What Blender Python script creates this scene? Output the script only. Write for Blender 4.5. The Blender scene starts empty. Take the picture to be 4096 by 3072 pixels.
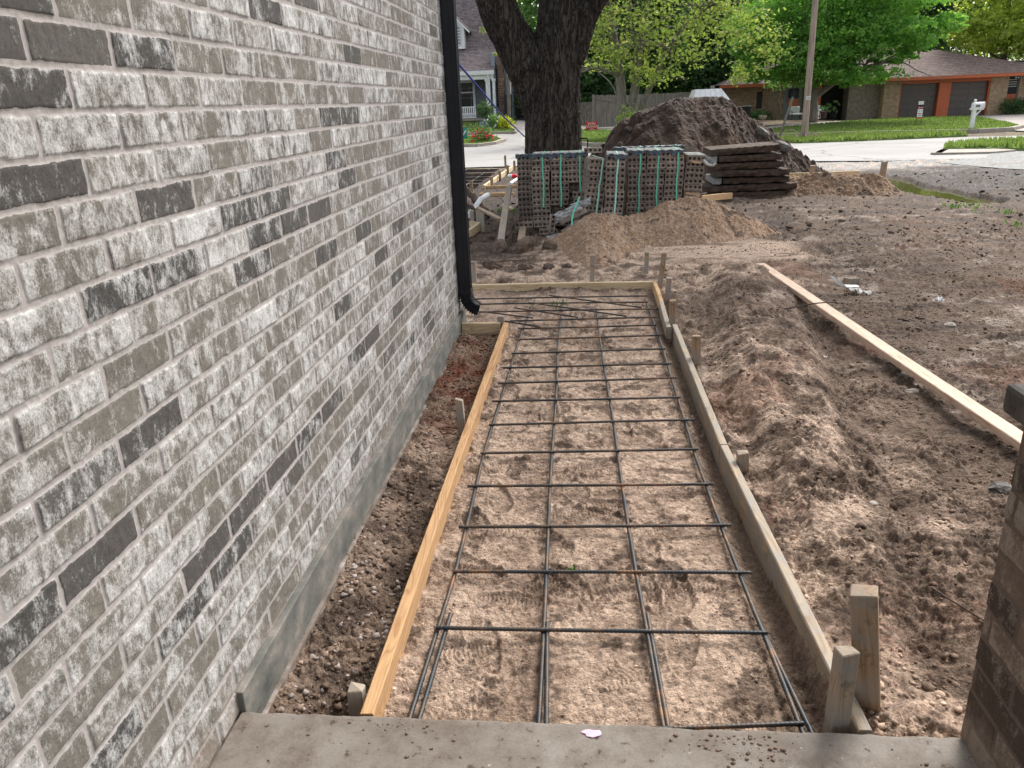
import bpy, bmesh, math, random
import numpy as np
from mathutils import Matrix, Vector, Euler

# ------------------------------------------------------------------ camera, sky, sun, exposure
SC = bpy.context.scene
COL = SC.collection
cam_d = bpy.data.cameras.new('camera')
cam_d.sensor_width = 36.0
cam_d.lens = 3085.0 / 4096.0 * 36.0
cam_d.clip_start = 0.05
cam_d.clip_end = 1500
cam = bpy.data.objects.new('camera', cam_d)
COL.objects.link(cam)
cam.matrix_world = Matrix(((0.99531118, 0.00621099, 0.09652503, 0),
                           (0.08849438, 0.34435019, -0.93466127, 0),
                           (-0.03904358, 0.93882073, 0.34218596, 1.58),
                           (0, 0, 0, 1)))
SC.camera = cam
W = bpy.data.worlds.new('World')
SC.world = W
W.use_nodes = True
nt = W.node_tree
nt.nodes.clear()
wo = nt.nodes.new('ShaderNodeOutputWorld')
bg = nt.nodes.new('ShaderNodeBackground')
sky = nt.nodes.new('ShaderNodeTexSky')
sky.sky_type = 'NISHITA'
sky.sun_disc = False
SUN_EL, SUN_AZ = math.radians(45), math.radians(30)      # azimuth measured from +Y towards +X
sky.sun_elevation = SUN_EL
sky.sun_rotation = SUN_AZ
sky.air_density = 1.0
sky.dust_density = 5.0
sky.ozone_density = 1.0
bg.inputs['Strength'].default_value = 0.15
hs = nt.nodes.new('ShaderNodeHueSaturation')
hs.inputs['Saturation'].default_value = 0.35             # thin high cloud: a nearly white sky
nt.links.new(sky.outputs[0], hs.inputs['Color'])
nt.links.new(hs.outputs[0], bg.inputs['Color'])
nt.links.new(bg.outputs[0], wo.inputs['Surface'])
sl = bpy.data.lights.new('sun', 'SUN')
sl.energy = 1.25
sl.angle = math.radians(18)
sl.color = (1.0, 0.965, 0.91)
so = bpy.data.objects.new('sun', sl)
COL.objects.link(so)
sd = Vector((math.sin(SUN_AZ) * math.cos(SUN_EL), math.cos(SUN_AZ) * math.cos(SUN_EL), math.sin(SUN_EL)))
so.rotation_euler = sd.to_track_quat('Z', 'Y').to_euler()
SC.view_settings.view_transform = 'Standard'
SC.view_settings.look = 'None'
SC.view_settings.exposure = 1.2
SC.view_settings.gamma = 1.0
SC.render.engine = 'CYCLES'
SC.cycles.max_bounces = 6
SC.cycles.diffuse_bounces = 3
SC.cycles.transparent_max_bounces = 6

RNG = np.random.RandomState(7)
R = random.Random(11)

# ------------------------------------------------------------------ numpy noise
_P = RNG.permutation(512).astype(np.int64)
_P = np.concatenate([_P, _P])
_V = RNG.rand(512)
_G = RNG.rand(512) * 2 * np.pi


def _h(ix, iy):
    return _P[(_P[ix & 511] + iy) & 511]


def pn(x, y):
    xi = np.floor(x).astype(np.int64); yi = np.floor(y).astype(np.int64)
    xf = x - xi; yf = y - yi
    u = xf * xf * xf * (xf * (xf * 6 - 15) + 10); v = yf * yf * yf * (yf * (yf * 6 - 15) + 10)

    def g(a, b, dx, dy):
        t = _G[_h(a, b)]
        return np.cos(t) * dx + np.sin(t) * dy
    n00 = g(xi, yi, xf, yf); n10 = g(xi + 1, yi, xf - 1, yf)
    n01 = g(xi, yi + 1, xf, yf - 1); n11 = g(xi + 1, yi + 1, xf - 1, yf - 1)
    return ((n00 * (1 - u) + n10 * u) * (1 - v) + (n01 * (1 - u) + n11 * u) * v) * 1.5


def fbm(x, y, s, o=4, g=0.5, seed=0):
    r = 0; a = 1.0; f = 1.0 / s; t = 0
    for i in range(o):
        r = r + a * pn(x * f + 17.3 * i + seed * 7.7, y * f + 9.1 * i + seed * 3.3)
        t += a; a *= g; f *= 2.03
    return r / t * 1.3


def worley(x, y, s, seed=0):
    x = x / s + seed * 5.1; y = y / s + seed * 2.7
    xi = np.floor(x).astype(np.int64); yi = np.floor(y).astype(np.int64)
    d = np.full(np.shape(x), 9.0); idv = np.zeros(np.shape(x))
    for a in (-1, 0, 1):
        for b in (-1, 0, 1):
            k = _h(xi + a, yi + b)
            dx = xi + a + _V[k] - x; dy = yi + b + _V[(k + 77) & 511] - y
            dd = np.sqrt(dx * dx + dy * dy)
            m = dd < d
            idv = np.where(m, _V[(k + 191) & 511], idv)
            d = np.where(m, dd, d)
    return d, idv


def ss(a, b, x):
    t = np.clip((x - a) / (b - a), 0, 1)
    return t * t * (3 - 2 * t)


def lerp(a, b, t):
    return a + (b - a) * t


# ------------------------------------------------------------------ mesh helpers
WL = {}          # world offset of every object that parents parts


def props(o, label=None, cat=None, group=None, kind=None):
    if label: o['label'] = label
    if cat: o['category'] = cat
    if group: o['group'] = group
    if kind: o['kind'] = kind
    return o


def link(name, me, mat=None, parent=None, loc=None, smooth=False):
    o = bpy.data.objects.new(name, me)
    COL.objects.link(o)
    if mat is not None:
        me.materials.append(mat)
    if parent is not None:
        o.parent = parent
    if loc is not None:
        o.location = loc
    if smooth:
        me.polygons.foreach_set('use_smooth', np.ones(len(me.polygons), dtype=bool))
    return o


def thing(name, label, cat, loc=(0, 0, 0), group=None, kind=None):
    o = bpy.data.objects.new(name, None)
    o.empty_display_size = 0.1
    COL.objects.link(o)
    o.location = loc
    WL[o.name] = Vector(loc)
    return props(o, label, cat, group, kind)


def np_mesh(name, V, F, mat=None, parent=None, smooth=True, col=None, n=4, off=None):
    """V (k,3), F (m,n) arrays -> one mesh object; col (k,3) colour attribute 'Col'"""
    V = np.asarray(V, dtype=np.float32)
    if off is None and parent is not None:
        off = WL.get(parent.name, Vector((0, 0, 0)))
    if off is not None:
        V = V - np.array(off, dtype=np.float32)
    F = np.asarray(F, dtype=np.int32)
    me = bpy.data.meshes.new(name)
    me.vertices.add(len(V)); me.vertices.foreach_set('co', V.ravel())
    me.loops.add(F.size); me.loops.foreach_set('vertex_index', F.ravel())
    me.polygons.add(len(F))
    me.polygons.foreach_set('loop_start', np.arange(0, F.size, n, dtype=np.int32))
    me.polygons.foreach_set('loop_total', np.full(len(F), n, dtype=np.int32))
    me.update(calc_edges=True)
    if col is not None:
        a = me.color_attributes.new('Col', 'FLOAT_COLOR', 'POINT')
        c = np.ones((len(V), 4), dtype=np.float32); c[:, :3] = col
        a.data.foreach_set('color', c.ravel())
    o = link(name, me, mat, parent, smooth=smooth)
    if parent is not None:
        WL[o.name] = WL.get(parent.name, Vector((0, 0, 0)))
    return o


def grid_faces(nr, nc):
    i = np.arange((nr - 1) * (nc - 1)); r = i // (nc - 1); c = i % (nc - 1)
    a = r * nc + c
    return np.stack([a, a + 1, a + nc + 1, a + nc], 1)


class MB:
    """collects shapes in world coordinates; build() links them as ONE mesh object"""
    def __init__(s):
        s.v = []; s.f = []

    def add(s, vs, fs):
        k = len(s.v)
        s.v += [tuple(v) for v in vs]
        s.f += [tuple(i + k for i in f) for f in fs]
        return s

    def box(s, a, b, bev=0.0, M=None):
        x0, y0, z0 = a; x1, y1, z1 = b
        if bev <= 0:
            vs = [(x0, y0, z0), (x1, y0, z0), (x1, y1, z0), (x0, y1, z0), (x0, y0, z1), (x1, y0, z1), (x1, y1, z1), (x0, y1, z1)]
            fs = [(0, 3, 2, 1), (4, 5, 6, 7), (0, 1, 5, 4), (1, 2, 6, 5), (2, 3, 7, 6), (3, 0, 4, 7)]
        else:
            bm = bmesh.new()
            bmesh.ops.create_cube(bm, size=1)
            for v in bm.verts:
                v.co = Vector(((x0 + x1) / 2 + v.co.x * (x1 - x0), (y0 + y1) / 2 + v.co.y * (y1 - y0), (z0 + z1) / 2 + v.co.z * (z1 - z0)))
            bmesh.ops.bevel(bm, geom=bm.edges[:], offset=bev, segments=2, affect='EDGES', profile=0.5)
            bm.verts.index_update()
            vs = [v.co.copy() for v in bm.verts]; fs = [[v.index for v in f.verts] for f in bm.faces]
            bm.free()
        if M is not None:
            vs = [M @ Vector(v) for v in vs]
        return s.add(vs, fs)

    def prism(s, pts, d):
        """pts: 3d polygon, extruded by vector d"""
        n = len(pts); d = Vector(d)
        vs = [Vector(p) for p in pts] + [Vector(p) + d for p in pts]
        fs = [tuple(range(n - 1, -1, -1)), tuple(range(n, 2 * n))] + [(i, (i + 1) % n, n + (i + 1) % n, n + i) for i in range(n)]
        return s.add(vs, fs)

    def quad(s, *p):
        return s.add(p, [tuple(range(len(p)))])

    def tube(s, pts, rad, seg=8, cap=True, jit=0.0):
        pts = [Vector(p) for p in pts]
        if not hasattr(rad, '__len__'):
            rad = [rad] * len(pts)
        vs = []; fs = []
        n = None
        for i, p in enumerate(pts):
            t = (pts[min(i + 1, len(pts) - 1)] - pts[max(i - 1, 0)]).normalized()
            if n is None:
                n = t.orthogonal().normalized()
            else:
                n = (n - t * n.dot(t))
                n = n.normalized() if n.length > 1e-6 else t.orthogonal().normalized()
            b = t.cross(n)
            for k in range(seg):
                a = 2 * math.pi * k / seg
                r = rad[i] * (1 + (R.uniform(-jit, jit) if jit else 0))
                vs.append(p + (n * math.cos(a) + b * math.sin(a)) * r)
        for i in range(len(pts) - 1):
            for k in range(seg):
                k2 = (k + 1) % seg
                fs.append((i * seg + k, i * seg + k2, (i + 1) * seg + k2, (i + 1) * seg + k))
        if cap:
            fs.append(tuple(range(seg - 1, -1, -1)))
            fs.append(tuple((len(pts) - 1) * seg + k for k in range(seg)))
        return s.add(vs, fs)

    def ball(s, c, r, sub=1, sq=(1, 1, 1), jit=0.0):
        bm = bmesh.new()
        bmesh.ops.create_icosphere(bm, subdivisions=sub, radius=1)
        bm.verts.index_update()
        vs = []
        for v in bm.verts:
            k = 1 + R.uniform(-jit, jit)
            vs.append((c[0] + v.co.x * r * sq[0] * k, c[1] + v.co.y * r * sq[1] * k, c[2] + v.co.z * r * sq[2] * k))
        fs = [[v.index for v in f.verts] for f in bm.faces]
        bm.free()
        return s.add(vs, fs)

    def build(s, name, mat=None, parent=None, smooth=False, loc=None):
        """loc: origin of a top-level mesh (vertices stay where they are)"""
        me = bpy.data.meshes.new(name)
        off = Vector((0, 0, 0))
        if parent is not None:
            off = WL.get(parent.name, Vector((0, 0, 0)))
        elif loc is not None:
            off = Vector(loc)
        me.from_pydata([tuple(Vector(v) - off) for v in s.v], [], s.f)
        me.update()
        o = link(name, me, mat, parent, loc=(loc if parent is None else None), smooth=smooth)
        WL[o.name] = off if parent is None else WL.get(parent.name, Vector((0, 0, 0)))
        return o


def text_mesh(name, body, size, M, mat, parent=None, depth=0.001, align='CENTER', sx=1.0):
    cu = bpy.data.curves.new(name, 'FONT')
    cu.body = body; cu.size = size; cu.extrude = depth; cu.align_x = align; cu.align_y = 'CENTER'
    tmp = bpy.data.objects.new(name + '_curve', cu)
    COL.objects.link(tmp)
    dg = bpy.context.evaluated_depsgraph_get()
    me = bpy.data.meshes.new_from_object(tmp.evaluated_get(dg))
    bpy.data.objects.remove(tmp); bpy.data.curves.remove(cu)
    me.name = name
    off = WL.get(parent.name, Vector((0, 0, 0))) if parent is not None else Vector((0, 0, 0))
    for v in me.vertices:
        v.co = (M @ Vector((v.co.x * sx, v.co.y, v.co.z))) - off
    me.materials.clear()
    return link(name, me, mat, parent)


# ------------------------------------------------------------------ materials
def newmat(name):
    m = bpy.data.materials.new(name); m.use_nodes = True
    n = m.node_tree; n.nodes.clear()
    out = n.nodes.new('ShaderNodeOutputMaterial')
    p = n.nodes.new('ShaderNodeBsdfPrincipled')
    n.links.new(p.outputs[0], out.inputs['Surface'])
    return m, n, p, out


def tex_coord(n, scale=(1, 1, 1), kind='Object', rot=(0, 0, 0)):
    tc = n.nodes.new('ShaderNodeTexCoord'); mp = n.nodes.new('ShaderNodeMapping')
    mp.inputs['Scale'].default_value = scale
    mp.inputs['Rotation'].default_value = rot
    n.links.new(tc.outputs[kind], mp.inputs['Vector'])
    return mp.outputs[0]


def noise(n, vec, scale, detail=5, rough=0.6, dist=0.0):
    t = n.nodes.new('ShaderNodeTexNoise')
    t.inputs['Scale'].default_value = scale; t.inputs['Detail'].default_value = detail
    t.inputs['Roughness'].default_value = rough; t.inputs['Distortion'].default_value = dist
    n.links.new(vec, t.inputs['Vector'])
    return t.outputs['Fac']


def ramp(n, fac, stops):
    r = n.nodes.new('ShaderNodeValToRGB')
    e = r.color_ramp.elements
    while len(e) < len(stops):
        e.new(0.5)
    for el, (p, c) in zip(e, stops):
        el.position = p
        el.color = (c[0], c[1], c[2], 1) if hasattr(c, '__len__') else (c, c, c, 1)
    n.links.new(fac, r.inputs[0])
    return r.outputs[0]


def mix(n, a, b, fac, mode='MIX'):
    m = n.nodes.new('ShaderNodeMix'); m.data_type = 'RGBA'; m.blend_type = mode
    for k, v in ((6, a), (7, b)):
        if isinstance(v, (tuple, list)):
            m.inputs[k].default_value = (v[0], v[1], v[2], 1)
        else:
            n.links.new(v, m.inputs[k])
    if isinstance(fac, (int, float)):
        m.inputs[0].default_value = fac
    else:
        n.links.new(fac, m.inputs[0])
    return m.outputs[2]


def math_n(n, op, a, b=None, clamp=False):
    m = n.nodes.new('ShaderNodeMath'); m.operation = op; m.use_clamp = clamp
    for k, v in ((0, a), (1, b)):
        if v is None: continue
        if isinstance(v, (int, float)): m.inputs[k].default_value = v
        else: n.links.new(v, m.inputs[k])
    return m.outputs[0]


def bump(n, p, h, strength, dist=0.01):
    b = n.nodes.new('ShaderNodeBump'); b.inputs['Strength'].default_value = strength; b.inputs['Distance'].default_value = dist
    n.links.new(h, b.inputs['Height']); n.links.new(b.outputs[0], p.inputs['Normal'])


def attr(n, name='Col'):
    a = n.nodes.new('ShaderNodeAttribute'); a.attribute_name = name
    return a.outputs['Color']


def sep(n, c):
    s = n.nodes.new('ShaderNodeSeparateColor'); n.links.new(c, s.inputs[0])
    return s.outputs


def pmat(name, c1, c2, scale=8, stretch=(1, 1, 1), rough=0.8, bmp=0.3, bdist=0.01, c3=None, metal=0.0, detail=6, spec=0.3):
    m, n, p, _ = newmat(name)
    v = tex_coord(n, stretch)
    f = noise(n, v, scale, detail, 0.65)
    stops = [(0.32, c1), (0.66, c2)] if c3 is None else [(0.28, c1), (0.52, c2), (0.72, c3)]
    n.links.new(ramp(n, f, stops), p.inputs['Base Color'])
    p.inputs['Roughness'].default_value = rough
    p.inputs['Metallic'].default_value = metal
    p.inputs['Specular IOR Level'].default_value = spec
    if bmp:
        bump(n, p, noise(n, v, scale * 3, 6, 0.7), bmp, bdist)
    return m


def plain(name, c, rough=0.6, metal=0.0, spec=0.4, var=0.12):
    return pmat(name, tuple(x * (1 - var) for x in c), tuple(min(1, x * (1 + var)) for x in c), 6, rough=rough, metal=metal, bmp=0.08, spec=spec)


def n_lum(n, c):
    b = n.nodes.new('ShaderNodeRGBToBW'); n.links.new(c, b.inputs[0])
    return b.outputs[0]


def attr_mat(name, rough=0.95, sc=60, amt=0.35, bmp=0.5, bdist=0.004, spec=0.15, sc2=None):
    """colour attribute times fine procedural mottling"""
    m, n, p, _ = newmat(name)
    v = tex_coord(n)
    f = noise(n, v, sc, 8, 0.7)
    k = ramp(n, f, [(0.25, 1 - amt), (0.75, 1 + amt * 0.9)])
    c = mix(n, attr(n), k, 1.0, 'MULTIPLY')
    c = mix(n, c, ramp(n, noise(n, v, sc * 4.5, 4, 0.8), [(0.32, 0.55), (0.5, 1.0), (0.68, 1.35)]), 0.8, 'MULTIPLY')
    n.links.new(c, p.inputs['Base Color'])
    n.links.new(ramp(n, n_lum(n, c), [(0.03, rough - 0.2), (0.12, rough)]), p.inputs['Roughness'])
    p.inputs['Specular IOR Level'].default_value = spec
    def grains(k, r=0.55):
        vo = n.nodes.new('ShaderNodeTexVoronoi'); vo.inputs['Scale'].default_value = k
        n.links.new(v, vo.inputs['Vector'])
        return math_n(n, 'SUBTRACT', 1.0, math_n(n, 'POWER', vo.outputs['Distance'], 2.0))
    hh = math_n(n, 'ADD', math_n(n, 'MULTIPLY', grains(sc * 0.8), 0.9), math_n(n, 'MULTIPLY', grains(sc * 2.1), 0.45))
    hh = math_n(n, 'ADD', hh, math_n(n, 'MULTIPLY', noise(n, v, sc * 2.5, 6, 0.85), 0.8))
    bump(n, p, hh, bmp, bdist)
    return m


def wood_mat(name, light, dark, knots=0.6, weather=0.0, ring=22):
    """grain along the object's local X"""
    m, n, p, _ = newmat(name)
    v = tex_coord(n, (0.9, 11.0, 11.0))
    w = noise(n, v, 1.3, 2, 0.4, 0.6)
    w = math_n(n, 'FRACT', math_n(n, 'MULTIPLY', w, ring * 0.55))
    c = ramp(n, w, [(0.0, tuple(lerp(a, b, 0.25) for a, b in zip(light, dark))), (0.35, light), (0.72, tuple(lerp(a, b, 0.3) for a, b in zip(light, dark))), (0.9, dark), (1.0, tuple(lerp(a, b, 0.3) for a, b in zip(light, dark)))])
    v2 = tex_coord(n, (2.0, 60, 60))
    g = noise(n, v2, 3, 5, 0.7)
    kv = n.nodes.new('ShaderNodeTexVoronoi'); kv.inputs['Scale'].default_value = 3.1; kv.inputs['Randomness'].default_value = 1.0
    n.links.new(tex_coord(n, (1.0, 2.4, 2.4)), kv.inputs['Vector'])
    c = mix(n, c, tuple(x * 0.35 for x in dark), ramp(n, kv.outputs['Distance'], [(0.03, 0.85), (0.075, 0.0)]))
    c = mix(n, c, ramp(n, g, [(0.3, 0.72), (0.7, 1.12)]), 1.0, 'MULTIPLY')
    v3 = tex_coord(n, (1, 1, 1))
    b = noise(n, v3, 7, 6, 0.7)
    if weather > 0:
        c = mix(n, c, (0.30, 0.285, 0.26), ramp(n, b, [(0.60 - 0.35 * weather, 0.0), (0.75 - 0.2 * weather, 0.9)]))
        st = noise(n, v3, 16, 7, 0.75)
        c = mix(n, c, (0.10, 0.075, 0.055), ramp(n, st, [(0.58, 0.0), (0.72, 0.75)]))
    else:
        c = mix(n, c, (0.20, 0.12, 0.06), ramp(n, b, [(0.66, 0.0), (0.78, 0.5)]))
    n.links.new(c, p.inputs['Base Color'])
    p.inputs['Roughness'].default_value = 0.75
    p.inputs['Specular IOR Level'].default_value = 0.25
    bump(n, p, g, 0.25, 0.003)
    return m


def brick_tex(name, c1, c2, mortar, axis='xz', bw=0.2, bh=0.075, ms=0.012, dark=None, bmp=0.6):
    m, n, p, _ = newmat(name)
    tc = n.nodes.new('ShaderNodeTexCoord'); sx = n.nodes.new('ShaderNodeSeparateXYZ'); cx = n.nodes.new('ShaderNodeCombineXYZ')
    n.links.new(tc.outputs['Object'], sx.inputs[0])
    n.links.new(sx.outputs['XYZ'.index(axis[0].upper())], cx.inputs[0])
    n.links.new(sx.outputs['XYZ'.index(axis[1].upper())], cx.inputs[1])
    b = n.nodes.new('ShaderNodeTexBrick')
    b.inputs['Color1'].default_value = (*c1, 1); b.inputs['Color2'].default_value = (*c2, 1); b.inputs['Mortar'].default_value = (*mortar, 1)
    b.inputs['Scale'].default_value = 1; b.inputs['Brick Width'].default_value = bw; b.inputs['Row Height'].default_value = bh
    b.inputs['Mortar Size'].default_value = ms; b.inputs['Mortar Smooth'].default_value = 0.2
    n.links.new(cx.outputs[0], b.inputs['Vector'])
    c = b.outputs['Color']
    vo = noise(n, tc.outputs['Object'], 6, 4, 0.7)
    c = mix(n, c, ramp(n, vo, [(0.3, 0.6), (0.7, 1.3)]), 1.0, 'MULTIPLY')
    n.links.new(c, p.inputs['Base Color'])
    p.inputs['Roughness'].default_value = 0.9
    p.inputs['Specular IOR Level'].default_value = 0.2
    inv = math_n(n, 'SUBTRACT', 1.0, b.outputs['Fac'])
    bump(n, p, inv, bmp, 0.01)
    return m


def leaf_mat(name, trans=0.5):
    m = bpy.data.materials.new(name); m.use_nodes = True
    n = m.node_tree; n.nodes.clear()
    out = n.nodes.new('ShaderNodeOutputMaterial')
    d = n.nodes.new('ShaderNodeBsdfPrincipled'); t = n.nodes.new('ShaderNodeBsdfTranslucent'); mx = n.nodes.new('ShaderNodeMixShader')
    d.inputs['Roughness'].default_value = 0.55; d.inputs['Specular IOR Level'].default_value = 0.3
    c = attr(n)
    n.links.new(c, d.inputs['Base Color'])
    tcol = mix(n, c, (1.25, 1.35, 0.75), 1.0, 'MULTIPLY')
    n.links.new(tcol, t.inputs['Color'])
    mx.inputs[0].default_value = trans
    n.links.new(d.outputs[0], mx.inputs[1]); n.links.new(t.outputs[0], mx.inputs[2])
    n.links.new(mx.outputs[0], out.inputs['Surface'])
    return m


M = {}
M['lumber'] = wood_mat('fresh_lumber', (0.66, 0.44, 0.24), (0.44, 0.25, 0.11), ring=24)
M['orange_lumber'] = wood_mat('orange_lumber', (0.56, 0.35, 0.18), (0.38, 0.20, 0.09), ring=26)
M['pale_lumber'] = wood_mat('pale_lumber', (0.68, 0.54, 0.35), (0.48, 0.33, 0.18), ring=20)
M['pink_lumber'] = wood_mat('pink_lumber', (0.68, 0.52, 0.40), (0.54, 0.36, 0.26), ring=20)
M['old_lumber'] = wood_mat('weathered_lumber', (0.50, 0.38, 0.25), (0.30, 0.20, 0.12), weather=0.75, ring=20)
M['stake'] = wood_mat('stake_wood', (0.50, 0.38, 0.26), (0.32, 0.22, 0.14), weather=0.7)
M['stake_new'] = wood_mat('stake_wood_new', (0.42, 0.29, 0.18), (0.26, 0.17, 0.10), weather=0.45)
M['leaf'] = leaf_mat('leaf')
M['bark_far'] = pmat('bark_far', (0.10, 0.085, 0.07), (0.26, 0.23, 0.20), 5, (3, 3, 0.6), 0.95, 0.6, 0.02)
M['rust'] = None
M['soil'] = attr_mat('soil', sc=55, amt=0.5, bmp=1.0, bdist=0.009)
M['dirt_pile'] = attr_mat('dirt_pile_soil', sc=12, amt=0.5, bmp=0.8, bdist=0.03)
M['clod'] = attr_mat('clod', sc=90, amt=0.35, bmp=0.5, bdist=0.003)
M['black_metal'] = pmat('black_gutter_metal', (0.008, 0.010, 0.014), (0.016, 0.019, 0.026), 5, rough=0.38, bmp=0.03, spec=0.4)
M['white'] = plain('white_paint', (0.78, 0.79, 0.80), 0.5)
M['black'] = plain('black_paint', (0.012, 0.012, 0.014), 0.5)
M['dark'] = plain('dark_interior', (0.010, 0.012, 0.012), 0.8)
M['strap'] = plain('green_strap', (0.16, 0.62, 0.42), 0.4)
M['strap_pale'] = plain('pale_green_strap', (0.42, 0.80, 0.68), 0.4)
M['film'] = pmat('dark_guard_film', (0.025, 0.035, 0.048), (0.14, 0.17, 0.20), 40, (1, 1, 1), 0.45, 0.4, 0.004)
M['cardboard'] = plain('cardboard', (0.36, 0.23, 0.14), 0.9)
M['plastic_wrap'] = pmat('wrap', (0.30, 0.30, 0.29), (0.62, 0.62, 0.60), 14, rough=0.35, bmp=0.5, bdist=0.01)
M['paper'] = plain('litter_white', (0.72, 0.70, 0.68), 0.7)
M['glass'] = plain('window_glass', (0.02, 0.025, 0.028), 0.12, spec=0.6)
M['rope'] = plain('blue_rope', (0.01, 0.03, 0.32), 0.6)
M['pink'] = plain('pink_paint', (0.7, 0.45, 0.6), 0.8)
M['red'] = plain('red_sign', (0.62, 0.02, 0.03), 0.5, var=0.04)
M['redcap'] = plain('red_cap', (0.72, 0.02, 0.03), 0.4)
M['teal'] = plain('teal_sign', (0.02, 0.22, 0.20), 0.5, var=0.04)

# ------------------------------------------------------------------ terrain (heights in metres, porch slab top = 0)
FOOT = []
_r = random.Random(5)
for i in range(120):
    FOOT.append((_r.uniform(-0.48, 0.48), _r.uniform(1.75, 6.6), _r.uniform(0, 2 * math.pi), _r.random()))
for i in range(22):
    FOOT.append((_r.uniform(0.9, 1.7), _r.uniform(1.9, 6.5), _r.uniform(0, 2 * math.pi), _r.random()))


def rise(x, y):
    return ss(34, 46, y) * np.interp(x, [-4, -1, 1, 9, 14], [.75, .4, .35, .35, .1])


def lane(x, y, pts, w):
    """1 on a polyline, falling to 0 at distance w"""
    d = np.full(np.shape(x), 99.0)
    for (ax, ay), (bx, by) in zip(pts[:-1], pts[1:]):
        dx, dy = bx - ax, by - ay
        t = np.clip(((x - ax) * dx + (y - ay) * dy) / (dx * dx + dy * dy), 0, 1)
        d = np.minimum(d, np.hypot(x - ax - t * dx, y - ay - t * dy))
    return 1 - ss(0.25 * w, w, d), d


def blob(x, y, cx, cy, rx, ry):
    return np.exp(-(((x - cx) / rx) ** 2 + ((y - cy) / ry) ** 2))


TRACK = [(1.75, 6.2), (1.63, 5.07), (1.33, 3.65), (1.2, 2.71), (1.05, 2.0)]


def walk_mask(x, y):
    a = ss(-0.66, -0.60, x) * (1 - ss(0.655, 0.70, x)) * ss(1.5, 1.6, y) * (1 - ss(6.85, 6.98, y))
    b = ss(-1.4, -1.35, x) * (1 - ss(0.58, 0.66, x)) * ss(5.78, 5.86, y) * (1 - ss(6.85, 6.98, y))
    return np.maximum(a, b)


def trench_mask(x, y):
    return (1 - ss(-0.72, -0.62, x)) * (1 - ss(5.68, 5.80, y)) * ss(1.4, 1.5, y)


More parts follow.
